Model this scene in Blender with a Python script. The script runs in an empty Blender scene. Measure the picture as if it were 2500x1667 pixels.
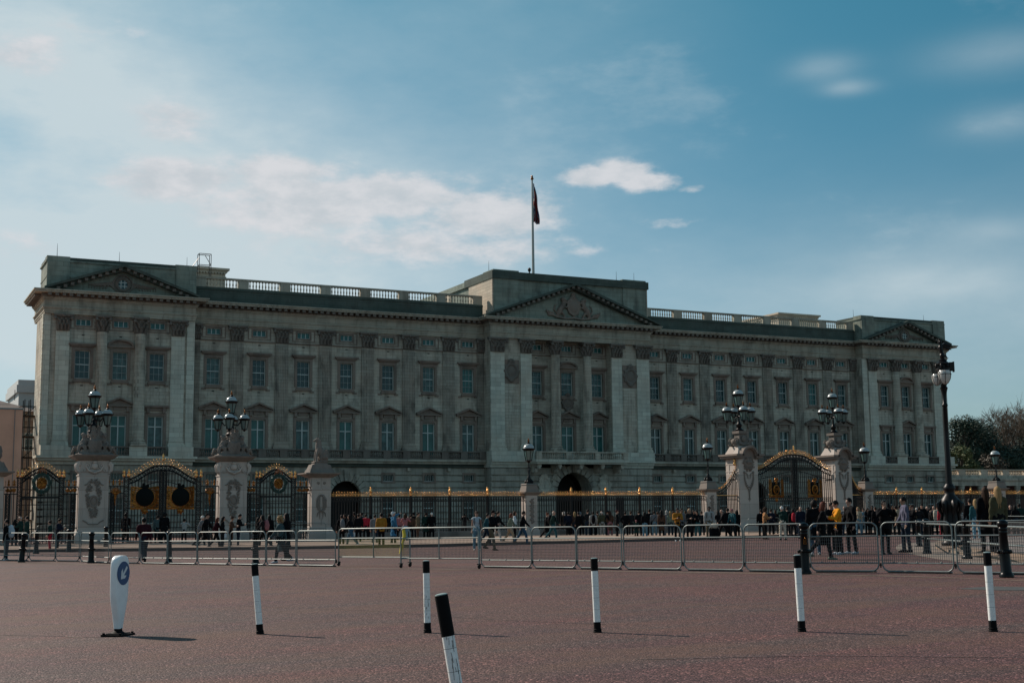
import bpy, math, random
from mathutils import Vector, Matrix
sc = bpy.context.scene
C = sc.collection
R = math.radians
random.seed(7)

# ------------------------------------------------------------------ camera
F, YAW, PITCH, ROLL = 3199.9, .4595, .1309, -.0104
CAM = Vector((-67.938, -124.505, 1.599))
fw = Vector((math.sin(YAW)*math.cos(PITCH), math.cos(YAW)*math.cos(PITCH), math.sin(PITCH)))
r0 = Vector((math.cos(YAW), -math.sin(YAW), 0)); u0 = r0.cross(fw)
rt = r0*math.cos(ROLL)+u0*math.sin(ROLL); up = -r0*math.sin(ROLL)+u0*math.cos(ROLL)
cd = bpy.data.cameras.new('camera'); cam = bpy.data.objects.new('camera', cd); C.objects.link(cam)
cd.sensor_width = 36; cd.lens = F/2500*36; cd.clip_end = 6000; cd.clip_start = .1
cam.matrix_world = Matrix(((rt.x, up.x, -fw.x, CAM.x), (rt.y, up.y, -fw.y, CAM.y), (rt.z, up.z, -fw.z, CAM.z), (0, 0, 0, 1)))
sc.camera = cam

# ------------------------------------------------------------------ light
SUN_EL = R(34.5)
sdir = Vector((-.446*math.cos(SUN_EL), .895*math.cos(SUN_EL), math.sin(SUN_EL)))   # towards the sun
sl = bpy.data.lights.new('sun', 'SUN'); sl.energy = 5.0; sl.angle = R(.5); sl.color = (1, .86, .74)
so = bpy.data.objects.new('sun', sl); C.objects.link(so)
so.rotation_euler = sdir.to_track_quat('Z', 'Y').to_euler()
W = bpy.data.worlds.new('World'); sc.world = W; W.use_nodes = True
def build_world():
    nt = W.node_tree; N = nt.nodes; L = nt.links; N.clear()
    def nd(t, **k):
        n = N.new(t)
        for a, b in k.items(): setattr(n, a, b)
        return n
    def mth(op, a, b=None, c=None, clamp=False):
        n = nd('ShaderNodeMath', operation=op); n.use_clamp = clamp
        for i, v in enumerate((a, b, c)):
            if v is None: continue
            if isinstance(v, (int, float)): n.inputs[i].default_value = v
            else: L.new(v, n.inputs[i])
        return n.outputs[0]
    out = nd('ShaderNodeOutputWorld'); bg = nd('ShaderNodeBackground'); bg.inputs[1].default_value = .0668
    sky = nd('ShaderNodeTexSky', sky_type='NISHITA'); sky.sun_disc = False
    sky.sun_elevation = SUN_EL; sky.sun_rotation = math.atan2(sdir.x, sdir.y); sky.altitude = 50
    sky.air_density = 1.0; sky.dust_density = .3; sky.ozone_density = 2.5
    tc = nd('ShaderNodeTexCoord'); sp = nd('ShaderNodeSeparateXYZ'); L.new(tc.outputs['Generated'], sp.inputs[0])
    X, Y, Z = sp.outputs
    az = mth('SUBTRACT', mth('ARCTAN2', X, Y), YAW)                      # azimuth from the street's axis
    el = mth('ARCSINE', Z)
    # teal grade of the atmosphere, paler towards the horizon
    def mixc(f, a, b, blend='MIX'):
        n = nd('ShaderNodeMix', data_type='RGBA', blend_type=blend)
        if isinstance(f, (int, float)): n.inputs[0].default_value = f
        else: L.new(f, n.inputs[0])
        for s, v in ((6, a), (7, b)):
            if isinstance(v, tuple): n.inputs[s].default_value = (*v, 1)
            else: L.new(v, n.inputs[s])
        return n.outputs[2]
    mr = nd('ShaderNodeMapRange'); L.new(el, mr.inputs[0]); mr.inputs[1].default_value = -.02; mr.inputs[2].default_value = .38
    tint = mixc(1, sky.outputs[0], mixc(mr.outputs[0], SKY_TINT_LOW, SKY_TINT), 'MULTIPLY')
    # clouds
    cb = nd('ShaderNodeCombineXYZ'); L.new(mth('MULTIPLY', az, 1), cb.inputs[0]); L.new(mth('MULTIPLY', el, 2.2), cb.inputs[1])
    def noise(scale, det, rough, off=0., sx=1.):
        mp = nd('ShaderNodeMapping'); mp.inputs['Location'].default_value = (off, off*.7, off*.3); mp.inputs['Scale'].default_value = (sx, 1, 1)
        L.new(cb.outputs[0], mp.inputs[0]); n = nd('ShaderNodeTexNoise'); n.inputs['Scale'].default_value = scale
        n.inputs['Detail'].default_value = det; n.inputs['Roughness'].default_value = rough; L.new(mp.outputs[0], n.inputs['Vector']); return n.outputs[0]
    n1 = noise(9, 9, .58, 1.3); n2 = noise(30, 7, .6, 4.1); n3 = noise(2.6, 6, .5, 7.7, .6)
    def ss(v, a, b):
        n = nd('ShaderNodeMapRange', interpolation_type='SMOOTHSTEP'); L.new(v, n.inputs[0]); n.inputs[1].default_value = a; n.inputs[2].default_value = b; return n.outputs[0]
    def blob(a0, e0, wa, we):
        return mth('EXPONENT', mth('MULTIPLY', mth('ADD', mth('POWER', mth('DIVIDE', mth('SUBTRACT', az, a0), wa), 2), mth('POWER', mth('DIVIDE', mth('SUBTRACT', el, e0), we), 2)), -1))
    total = None
    for (px, py, wx, wy, s) in CLOUDS:
        a0, e0 = px2ae(px, py); b = mth('MULTIPLY', blob(a0, e0, wx/F, wy/F), s)
        total = b if total is None else mth('MAXIMUM', total, b)
    n4 = noise(75, 6, .65, 9.3); dens = mth('ADD', total, mth('ADD', mth('MULTIPLY', mth('SUBTRACT', n1, .5), 1.9), mth('ADD', mth('MULTIPLY', mth('SUBTRACT', n2, .5), .9), mth('MULTIPLY', mth('SUBTRACT', n4, .5), .3))))
    cum = mth('MULTIPLY', ss(dens, .24, .8), ss(total, .04, .35))
    # thin veil: left and low
    veil = None
    for (px, py, wx, wy, s) in VEILS:
        a0, e0 = px2ae(px, py); b = mth('MULTIPLY', blob(a0, e0, wx/F, wy/F), s)
        veil = b if veil is None else mth('ADD', veil, b)
    # unseen bright veil added behind the viewer to lift the light on the facade
    back = mth('MULTIPLY', ss(mth('ABSOLUTE', mth('WRAP', az, math.pi, -math.pi)), .75, 1.6), ss(el, 1.35, .3))
    veil = mth('ADD', veil, mth('MULTIPLY', back, BACK_FILL))
    veil = mth('MULTIPLY', veil, mth('ADD', -.08, mth('ADD', mth('MULTIPLY', n3, .9), mth('MULTIPLY', n1, 1.25))), clamp=True)
    veil = mth('MINIMUM', veil, .9)
    wisp = mth('MULTIPLY', ss(n1, .52, .8), .22)
    c1 = mixc(veil, tint, VEIL_COL); c2 = mixc(wisp, c1, VEIL_COL)
    shade = ss(n2, .3, .7)
    ccol = mixc(shade, CLOUD_LO, CLOUD_HI)
    c3 = mixc(mth('MULTIPLY', cum, .92), c2, ccol)
    hs = nd('ShaderNodeHueSaturation'); hs.inputs['Saturation'].default_value = 1.0; L.new(c3, hs.inputs['Color'])
    L.new(hs.outputs[0], bg.inputs[0]); L.new(bg.outputs[0], out.inputs[0])
def px2ae(px, py):
    d = fw*F + rt*(px-1250) - up*(py-833.5); d.normalize()
    return math.atan2(d.x, d.y)-YAW, math.asin(d.z)
# where the clouds of the photograph stand: x, y, half widths, strength
CLOUDS = [(400, 440, 230, 50, .75), (700, 420, 200, 50, .6), (760, 500, 280, 75, .85), (950, 480, 260, 65, .85), (1180, 530, 200, 80, .8), (1000, 600, 360, 60, .75), (1420, 610, 220, 50, .45),
          (1440, 430, 70, 26, .9), (1520, 418, 80, 28, .9), (1600, 445, 95, 28, .85), (1690, 462, 50, 15, .7), (1650, 545, 110, 26, .5), (420, 300, 110, 60, .45), (60, 130, 120, 80, .5), (250, 60, 220, 60, .4), (40, 610, 120, 50, .45)]
VEILS = [(2010, 165, 80, 30, .30), (2070, 215, 60, 18, .34), (2420, 130, 150, 45, .26), (2450, 300, 120, 40, .2), (2430, 560, 110, 30, .2), (2230, 690, 260, 60, .26), (-150, 60, 620, 330, .85), (100, 720, 900, 300, .72), (700, 560, 700, 200, .35), (1250, 900, 2400, 300, .36), (2350, 680, 500, 160, .12), (600, 300, 800, 260, .3), (1250, -50, 500, 260, .16)]
BACK_FILL = .26
SKY_TINT_LOW = (.80, .90, 1.0)
SKY_TINT = (.50, 1.27, 1.14)
VEIL_COL = (8.9, 10.2, 10.7)
CLOUD_HI = (10.3, 10.4, 10.8)
CLOUD_LO = (8.0, 8.7, 9.3)
build_world()
sc.view_settings.view_transform = 'Standard'; sc.view_settings.look = 'None'; sc.view_settings.exposure = 0; sc.view_settings.gamma = 1
sc.render.engine = 'CYCLES'
sc.cycles.max_bounces = 5; sc.cycles.diffuse_bounces = 3; sc.cycles.glossy_bounces = 3; sc.cycles.transmission_bounces = 4; sc.cycles.transparent_max_bounces = 8

# ------------------------------------------------------------------ ground shape
def gz(x, y):
    dx, dy = x-CAM.x, y-CAM.y
    lat = dx*r0.x+dy*r0.y; dep = dx*math.sin(YAW)+dy*math.cos(YAW)
    t = min(1, max(0, (75-dep)/28)); t = t*t*(3-2*t)
    b = min(1, max(0, (dep+15)/20))
    return .0125*max(-40, min(40, lat))*t*b
def ray(px, py): return fw*F + rt*(px-1250) - up*(py-833.5)
def ground_at(px, py, dz=0.):
    d = ray(px, py); z = 0.
    for _ in range(25):
        t = (z+dz-CAM.z)/d.z; p = CAM+d*t; z = gz(p.x, p.y)
    return Vector((p.x, p.y, z+dz))
def on_plane(px, py, y):
    d = ray(px, py); return CAM+d*((y-CAM.y)/d.y)

# ------------------------------------------------------------------ mesh helpers
class MB:
    def __init__(s): s.v = []; s.f = []; s.m = []; s.cur = 0
    def face(s, pts):
        n = len(s.v); s.v += [tuple(p) for p in pts]; s.f.append(tuple(range(n, n+len(pts)))); s.m.append(s.cur)
    def raw(s, vs, fs):
        n = len(s.v); s.v += [tuple(p) for p in vs]; s.f += [tuple(i+n for i in f) for f in fs]; s.m += [s.cur]*len(fs); return s
    def box(s, x0, x1, y0, y1, z0, z1):
        return s.raw([(x0, y0, z0), (x1, y0, z0), (x1, y1, z0), (x0, y1, z0), (x0, y0, z1), (x1, y0, z1), (x1, y1, z1), (x0, y1, z1)],
                     [(0, 3, 2, 1), (4, 5, 6, 7), (0, 1, 5, 4), (1, 2, 6, 5), (2, 3, 7, 6), (3, 0, 4, 7)])
    def frust(s, a, z0, b, z1, cx=0, cy=0):     # a, b = (hx, hy)
        v = []
        for (hx, hy), z in ((a, z0), (b, z1)): v += [(cx-hx, cy-hy, z), (cx+hx, cy-hy, z), (cx+hx, cy+hy, z), (cx-hx, cy+hy, z)]
        return s.raw(v, [(0, 3, 2, 1), (4, 5, 6, 7), (0, 1, 5, 4), (1, 2, 6, 5), (2, 3, 7, 6), (3, 0, 4, 7)])
    def prism(s, pts, y0, y1):                  # polygon in x,z pulled along y
        n = len(pts); v = [(x, y0, z) for x, z in pts]+[(x, y1, z) for x, z in pts]
        return s.raw(v, [tuple(range(n)), tuple(range(2*n-1, n-1, -1))]+[(i, i+n, (i+1) % n+n, (i+1) % n) for i in range(n)])
    def prismz(s, pts, z0, z1):
        n = len(pts); v = [(x, y, z0) for x, y in pts]+[(x, y, z1) for x, y in pts]
        return s.raw(v, [tuple(range(n-1, -1, -1)), tuple(range(n, 2*n))]+[(i, (i+1) % n, (i+1) % n+n, i+n) for i in range(n)])
    def lathe(s, prof, cx=0, cy=0, cz=0, seg=16, flute=0., ph=0., sx=1., sy=1.):
        v = []; n = len(prof)
        for i, (r, z) in enumerate(prof):
            for k in range(seg):
                a = 2*math.pi*(k+ph)/seg; q = r*(1-(flute if k % 2 and 0 < i < n-1 else 0))
                v.append((cx+q*math.cos(a)*sx, cy+q*math.sin(a)*sy, cz+z))
        f = [(i*seg+k, i*seg+(k+1) % seg, (i+1)*seg+(k+1) % seg, (i+1)*seg+k) for i in range(n-1) for k in range(seg)]
        f.append(tuple(range(seg-1, -1, -1))); f.append(tuple((n-1)*seg+k for k in range(seg)))
        return s.raw(v, f)
    def tube(s, path, r, seg=6, round_=False):
        P = [Vector(p) for p in path]; n = len(P); rr = r if isinstance(r, (list, tuple)) else [r]*n
        if round_:
            a = (P[0]-P[1]).normalized(); b = (P[-1]-P[-2]).normalized(); q0, q1 = rr[0], rr[-1]
            P = [P[0]+a*q0*.95, P[0]+a*q0*.6]+P+[P[-1]+b*q1*.6, P[-1]+b*q1*.95]; rr = [q0*.3, q0*.8]+list(rr)+[q1*.8, q1*.3]; n += 4
        v = []; prev = None
        for i in range(n):
            t = (P[min(i+1, n-1)]-P[max(i-1, 0)])
            t = t.normalized() if t.length > 1e-9 else Vector((0, 0, 1))
            if prev is None: side = t.cross(Vector((0, 0, 1)) if abs(t.z) < .9 else Vector((1, 0, 0))).normalized()
            else:
                side = prev-t*prev.dot(t)
                side = side.normalized() if side.length > 1e-6 else t.cross(Vector((1, 0, 0))).normalized()
            prev = side; w = t.cross(side)
            for k in range(seg):
                a = 2*math.pi*k/seg; v.append(P[i]+(side*math.cos(a)+w*math.sin(a))*rr[i])
        f = [(i*seg+k, i*seg+(k+1) % seg, (i+1)*seg+(k+1) % seg, (i+1)*seg+k) for i in range(n-1) for k in range(seg)]
        f.append(tuple(range(seg-1, -1, -1))); f.append(tuple((n-1)*seg+k for k in range(seg)))
        return s.raw(v, f)
    def ball(s, c, r, seg=8, rings=5):
        if isinstance(r, (int, float)): r = (r, r, r)
        v = [(c[0], c[1], c[2]-r[2])]; f = []
        for i in range(1, rings):
            t = math.pi*i/rings
            for k in range(seg):
                a = 2*math.pi*k/seg; v.append((c[0]+r[0]*math.sin(t)*math.cos(a), c[1]+r[1]*math.sin(t)*math.sin(a), c[2]-r[2]*math.cos(t)))
        v.append((c[0], c[1], c[2]+r[2])); n = len(v)
        for k in range(seg):
            f.append((0, 1+(k+1) % seg, 1+k)); b = 1+(rings-2)*seg; f.append((n-1, b+k, b+(k+1) % seg))
        for i in range(rings-2):
            for k in range(seg):
                a = 1+i*seg; f.append((a+k, a+(k+1) % seg, a+seg+(k+1) % seg, a+seg+k))
        return s.raw(v, f)
    def ringxz(s, c, R_, r, seg=10, rs=4, sz=1.):     # torus standing in the x,z plane
        v = []; f = []
        for i in range(seg):
            a = 2*math.pi*i/seg
            for k in range(rs):
                b = 2*math.pi*(k+.5)/rs; q = R_+r*math.cos(b); v.append((c[0]+q*math.cos(a), c[1]+r*math.sin(b), c[2]+q*math.sin(a)*sz))
        for i in range(seg):
            for k in range(rs): f.append((i*rs+k, i*rs+(k+1) % rs, ((i+1) % seg)*rs+(k+1) % rs, ((i+1) % seg)*rs+k))
        return s.raw(v, f)
    def add(s, o, M=None):
        n = len(s.v); s.v += [tuple(M @ Vector(p)) for p in o.v] if M else o.v
        s.f += [tuple(i+n for i in f) for f in o.f]; s.m += [m+s.cur for m in o.m]; return s
    def mesh(s, name, mats, smooth=None):
        me = bpy.data.meshes.new(name); me.from_pydata(s.v, [], s.f)
        for m in (mats if isinstance(mats, (list, tuple)) else [mats]): me.materials.append(m)
        if any(s.m): me.polygons.foreach_set('material_index', s.m)
        if smooth is not None:
            me.shade_smooth(); me.set_sharp_from_angle(angle=R(smooth))
        me.update(); return me
    def obj(s, name, mats, parent=None, loc=None, smooth=None):
        o = bpy.data.objects.new(name, s.mesh(name, mats, smooth)); C.objects.link(o)
        if parent: o.parent = parent
        if loc: o.location = loc
        return o
def T(x=0, y=0, z=0, rz=0, s=1.): return Matrix.Translation((x, y, z)) @ Matrix.Rotation(rz, 4, 'Z') @ Matrix.Diagonal((s, s, s, 1) if isinstance(s, (int, float)) else (*s, 1))
def tag(o, label, cat, group=None, kind=None):
    if label: o['label'] = label
    if cat: o['category'] = cat
    if group: o['group'] = group
    if kind: o['kind'] = kind
    return o
def thing(name, label, cat, loc=(0, 0, 0), rz=0, group=None):
    o = bpy.data.objects.new(name, None); C.objects.link(o); o.location = loc; o.rotation_euler = (0, 0, rz); o.empty_display_size = .3
    return tag(o, label, cat, group)
def copy_tree(o, parent=None):
    c = o.copy(); C.objects.link(c)
    if parent: c.parent = parent; c.matrix_parent_inverse = o.matrix_parent_inverse
    for ch in o.children[:]: copy_tree(ch, c)
    return c
def voxel(mb, size, name='m', smooth_it=2):
    o = bpy.data.objects.new('tmp', mb.mesh('tmp', [])); C.objects.link(o)
    m = o.modifiers.new('r', 'REMESH'); m.mode = 'VOXEL'; m.voxel_size = size
    if smooth_it: k = o.modifiers.new('s', 'SMOOTH'); k.iterations = smooth_it; k.factor = .5
    dg = bpy.context.evaluated_depsgraph_get(); ev = o.evaluated_get(dg); me = bpy.data.meshes.new_from_object(ev)
    r = MB(); r.v = [tuple(v.co) for v in me.vertices]; r.f = [tuple(p.vertices) for p in me.polygons]; r.m = [0]*len(r.f)
    bpy.data.objects.remove(o); bpy.data.meshes.remove(me); return r

# ------------------------------------------------------------------ materials
def mat(name, col, rough=.7, metal=0., var=0., vscale=3., bump=0., bscale=20., spec=.5, emis=None, coat=0.):
    m = bpy.data.materials.new(name); m.use_nodes = True; nt = m.node_tree; b = nt.nodes['Principled BSDF']
    b.inputs['Base Color'].default_value = (*col, 1); b.inputs['Roughness'].default_value = rough; b.inputs['Metallic'].default_value = metal
    b.inputs['Specular IOR Level'].default_value = spec
    if coat: b.inputs['Coat Weight'].default_value = coat
    tc = nt.nodes.new('ShaderNodeTexCoord')
    if var:
        n = nt.nodes.new('ShaderNodeTexNoise'); n.inputs['Scale'].default_value = vscale; n.inputs['Detail'].default_value = 6; n.inputs['Roughness'].default_value = .6
        nt.links.new(tc.outputs['Object'], n.inputs['Vector'])
        mr = nt.nodes.new('ShaderNodeMapRange'); nt.links.new(n.outputs[0], mr.inputs[0]); mr.inputs[1].default_value = .3; mr.inputs[2].default_value = .7; mr.inputs[3].default_value = 1-var; mr.inputs[4].default_value = 1+var
        mx = nt.nodes.new('ShaderNodeMix'); mx.data_type = 'RGBA'; mx.blend_type = 'MULTIPLY'; mx.inputs[0].default_value = 1; mx.inputs[6].default_value = (*col, 1)
        nt.links.new(mr.outputs[0], mx.inputs[7]); nt.links.new(mx.outputs[2], b.inputs['Base Color'])
    if bump:
        n = nt.nodes.new('ShaderNodeTexNoise'); n.inputs['Scale'].default_value = bscale; n.inputs['Detail'].default_value = 5
        nt.links.new(tc.outputs['Object'], n.inputs['Vector']); bp = nt.nodes.new('ShaderNodeBump'); bp.inputs['Strength'].default_value = bump; bp.inputs['Distance'].default_value = .02
        nt.links.new(n.outputs[0], bp.inputs['Height']); nt.links.new(bp.outputs[0], b.inputs['Normal'])
    return m
def stone_mat(name, col, joints=True, soot=.35, green=0., bw=1.15, bh=.33, streak=.3, dark=(.05, .045, .04)):
    m = bpy.data.materials.new(name); m.use_nodes = True; nt = m.node_tree; N = nt.nodes; L = nt.links; b = N['Principled BSDF']
    b.inputs['Roughness'].default_value = .88; b.inputs['Specular IOR Level'].default_value = .25
    tc = N.new('ShaderNodeTexCoord'); sp = N.new('ShaderNodeSeparateXYZ'); L.new(tc.outputs['Object'], sp.inputs[0])
    ad = N.new('ShaderNodeMath'); ad.operation = 'ADD'; L.new(sp.outputs[0], ad.inputs[0]); L.new(sp.outputs[1], ad.inputs[1])
    cb = N.new('ShaderNodeCombineXYZ'); L.new(ad.outputs[0], cb.inputs[0]); L.new(sp.outputs[2], cb.inputs[1])
    cur = None
    def mixm(a, f, colr, blend='MIX'):
        x = N.new('ShaderNodeMix'); x.data_type = 'RGBA'; x.blend_type = blend
        if isinstance(f, float): x.inputs[0].default_value = f
        else: L.new(f, x.inputs[0])
        if isinstance(a, tuple): x.inputs[6].default_value = (*a, 1)
        else: L.new(a, x.inputs[6])
        if isinstance(colr, tuple): x.inputs[7].default_value = (*colr, 1)
        else: L.new(colr, x.inputs[7])
        return x.outputs[2]
    def noise(scale, det=6, sc=(1, 1, 1), rough=.6, a=.4, c=.7, top=1.):
        mp = N.new('ShaderNodeMapping'); mp.inputs['Scale'].default_value = sc; L.new(tc.outputs['Object'], mp.inputs[0])
        n = N.new('ShaderNodeTexNoise'); n.inputs['Scale'].default_value = scale; n.inputs['Detail'].default_value = det; n.inputs['Roughness'].default_value = rough; L.new(mp.outputs[0], n.inputs['Vector'])
        r = N.new('ShaderNodeMapRange'); L.new(n.outputs[0], r.inputs[0]); r.inputs[1].default_value = a; r.inputs[2].default_value = c; r.inputs[4].default_value = top; return r.outputs[0]
    base = tuple(col)
    if joints:
        br = N.new('ShaderNodeTexBrick'); L.new(cb.outputs[0], br.inputs['Vector']); br.inputs['Scale'].default_value = 1
        br.inputs['Brick Width'].default_value = bw; br.inputs['Row Height'].default_value = bh; br.inputs['Mortar Size'].default_value = .013; br.inputs['Mortar Smooth'].default_value = .3
        br.inputs['Color1'].default_value = (*[c*.86 for c in col], 1); br.inputs['Color2'].default_value = (*[min(1, c*1.13) for c in col], 1); br.inputs['Mortar'].default_value = (*[c*.35 for c in col], 1)
        base = br.outputs['Color']
    c = mixm(base, noise(.35, 4, a=.35, c=.65, top=.5), tuple(x*y for x, y in zip(col, (1.12, .92, .85))))
    c = mixm(c, noise(.9, 8, sc=(1, 1, .5), a=.5, c=.75, top=soot), dark)
    c = mixm(c, noise(2.2, 5, sc=(1, 1, .07), a=.5, c=.78, top=streak), dark)
    if green: c = mixm(c, noise(.8, 7, sc=(.6, 1, .8), a=.25, c=.7, top=green), (.034, .062, .054))
    L.new(c, b.inputs['Base Color'])
    n = N.new('ShaderNodeTexNoise'); n.inputs['Scale'].default_value = 9; n.inputs['Detail'].default_value = 6; L.new(tc.outputs['Object'], n.inputs['Vector'])
    bp = N.new('ShaderNodeBump'); bp.inputs['Strength'].default_value = .3; bp.inputs['Distance'].default_value = .03; L.new(n.outputs[0], bp.inputs['Height']); L.new(bp.outputs[0], b.inputs['Normal'])
    return m
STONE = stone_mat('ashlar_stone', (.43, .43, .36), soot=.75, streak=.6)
STONE_F = stone_mat('sooty_fluted_stone', (.33, .325, .275), soot=.95, streak=.6)
STONE_L = stone_mat('ground_storey_stone', (.33, .34, .29), bh=.63, bw=1.6, soot=.8, streak=.7)
STONE_P = stone_mat('pale_pier_stone', (.50, .54, .465), soot=.25, streak=.25, bh=.45)
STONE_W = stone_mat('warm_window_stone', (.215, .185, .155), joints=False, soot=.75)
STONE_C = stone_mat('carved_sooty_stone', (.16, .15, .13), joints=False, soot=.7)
STONE_K = stone_mat('entablature_stone', (.37, .375, .31), bw=2.2, bh=.9, soot=.5, streak=.5)
STONE_G = stone_mat('algae_parapet_stone', (.095, .125, .11), soot=.7, green=.6, bh=.5)
STONE_T = stone_mat('cream_and_sunlit_stone', (.5, .45, .36), soot=.12, streak=.08)
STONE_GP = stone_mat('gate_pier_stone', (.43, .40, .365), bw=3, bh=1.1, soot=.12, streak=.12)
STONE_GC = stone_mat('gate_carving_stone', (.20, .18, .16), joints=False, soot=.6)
FRAME = mat('white_window_paint', (.44, .51, .49), .5)
BLIND = mat('window_with_blind', (.022, .115, .110), .2, spec=.3, var=.35, vscale=.8)
PANE = mat('dark_window_glass', (.012, .048, .052), .1, spec=.35, var=.3, vscale=1.)
PANE2 = mat('curtained_glass', (.05, .11, .11), .25, spec=.3, var=.6, vscale=2.2)
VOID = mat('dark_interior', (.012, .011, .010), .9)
IRON = mat('black_gate_iron', (.004, .0042, .005), .42, metal=.0, spec=.25)
IRON_B = mat('black_bollard_paint', (.003, .0034, .004), .3, spec=.2)
GOLD = mat('gilding', (.80, .42, .15), .26, metal=1., var=.25, vscale=8)
GOLD_D = mat('weathered_gilding', (.26, .10, .02), .32, metal=.85, var=.7, vscale=7, bump=1., bscale=12)
STEEL = mat('galvanised_steel', (.17, .20, .195), .48, metal=.6, var=.15, vscale=9)
LAMPG = mat('lantern_glass', (.10, .17, .16), .1, spec=.8)
LAMPD = mat('lantern_white_dome', (.34, .38, .38), .25, spec=.5)
GLOBE = mat('opal_glass_globe', (.50, .49, .46), .15, spec=.6)
STONE_A = stone_mat('green_stained_stone', (.28, .34, .29), bw=1.9, bh=.45, soot=.6, streak=.6, green=.45)
LEAD = mat('roof_lead', (.10, .11, .11), .6, var=.2)
# ------------------------------------------------------------------ the palace
PAL = thing('palace', 'long grey stone palace with columns, pediments and rows of sash windows behind the gilded railings', 'palace')
def P(name, mb, m, parent=None, smooth=None): return mb.obj(name, m, parent or PAL, None, smooth)
def wall_grid(mb, x0, x1, z0, z1, y, holes, dep=.4):
    xs = sorted({x0, x1} | {v for h in holes for v in h[:2] if x0 < v < x1}); zs = sorted({z0, z1} | {v for h in holes for v in h[2:] if z0 < v < z1})
    for a, b in zip(xs, xs[1:]):
        for c, d in zip(zs, zs[1:]):
            mx, mz = (a+b)/2, (c+d)/2
            if any(h[0] < mx < h[1] and h[2] < mz < h[3] for h in holes): continue
            mb.face([(a, y, c), (b, y, c), (b, y, d), (a, y, d)])
    for a, b, c, d in holes:
        e = y+dep
        mb.face([(a, y, c), (a, y, d), (a, e, d), (a, e, c)]); mb.face([(b, y, c), (b, e, c), (b, e, d), (b, y, d)])
        mb.face([(a, y, d), (b, y, d), (b, e, d), (a, e, d)]); mb.face([(a, y, c), (a, e, c), (b, e, c), (b, y, c)])
ZU0, ZU1, ZF0, ZF1, ZS0, ZS1 = 14.19, 16.76, 7.3, 10.95, 19.02, 19.62
WX = [11.53+4.457*k for k in range(7)]                     # window axes of each wing
PX = [13.76+4.457*k for k in range(6)]                     # pilasters between them
PC = 47.18
wind = []                                                  # (x, wall y, column kind)
for s in (-1, 1):
    wind += [(s*x, 0., 'wing') for x in WX]
    wind += [(s*PC-3.33, -1.3, 'pavs'), (s*PC, -1.3, 'pavm'), (s*PC+3.33, -1.3, 'pavs')]
wind += [(-3.75, -.5, 'port'), (0, -.5, 'portm'), (3.75, -.5, 'port')]
hw = {'wing': .65, 'pavs': .66, 'pavm': .66, 'port': .72, 'portm': .72}
def holes_for(x0, x1):
    h = []
    for x, y, k in wind:
        if x0 < x < x1:
            w = hw[k]; h += [(x-w, x+w, ZU0, ZU1), (x-w-.04, x+w+.04, ZF0, ZF1), (x-w+(0 if k != 'portm' else .1), x+w-(0 if k != 'portm' else .1), ZS0, ZS1)]
    return h
w = MB()
for a, b, y in ((-40.4, -9.75, 0), (9.75, 40.4, 0), (-53.9, -40.4, -1.3), (40.4, 53.9, -1.3), (-4.9, 4.9, -.5)):
    wall_grid(w, a, b, 6.9, 20.1, y, holes_for(a, b))
for s in (-1, 1):
    w.box(min(s*4.9, s*9.75), max(s*4.9, s*9.75), -1.62, .4, 6.9, 20.1)
    w.box(min(s*40.4, s*40.43), max(s*40.4, s*40.43), -1.3, .0, 6.9, 20.1)
for s in (-1, 1):                                          # long side walls
    X = s*53.9
    w.box(min(X, X-s*.4), max(X, X-s*.4), -1.29, 4.4, 0, 20.1); w.box(min(s*45, X-s*.41), max(s*45, X-s*.41), 4.01, 4.4, 0, 20.1)
P('wall', w, STONE)
# building body behind the front (closes rooms and roof)
b = MB()
arX = (-24.9, 0, 24.9)
for a, c in ((-45.8, -27.2), (-22.6, -3.4), (3.4, 22.6), (27.2, 45.8)): b.box(a, c, .62, 45, 0, 6.5)
b.box(-45.85, 45.85, .6, 45, 6.5, 21.9)
for s in (-1, 1): b.box(min(s*45, s*53.4), max(s*45, s*53.4), .61, 4.0, 0, 21.95)
for s in (-1, 1): b.box(min(s*41, s*53.7), max(s*41, s*53.7), -.72, .6, 0, 22.2)
for s in (-1, 1): b.box(min(s*5.1, s*9.6), max(s*5.1, s*9.6), -.9, .6, 0, 22.2)
for x in arX: b.box(x-2.6, x+2.6, 14, 14.2, 0, 6.5)
P('inner_walls', b, VOID)
rf = MB(); rf.box(-45.5, 45.5, .9, 45, 22.0, 22.3); P('roof', rf, LEAD)
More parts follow.
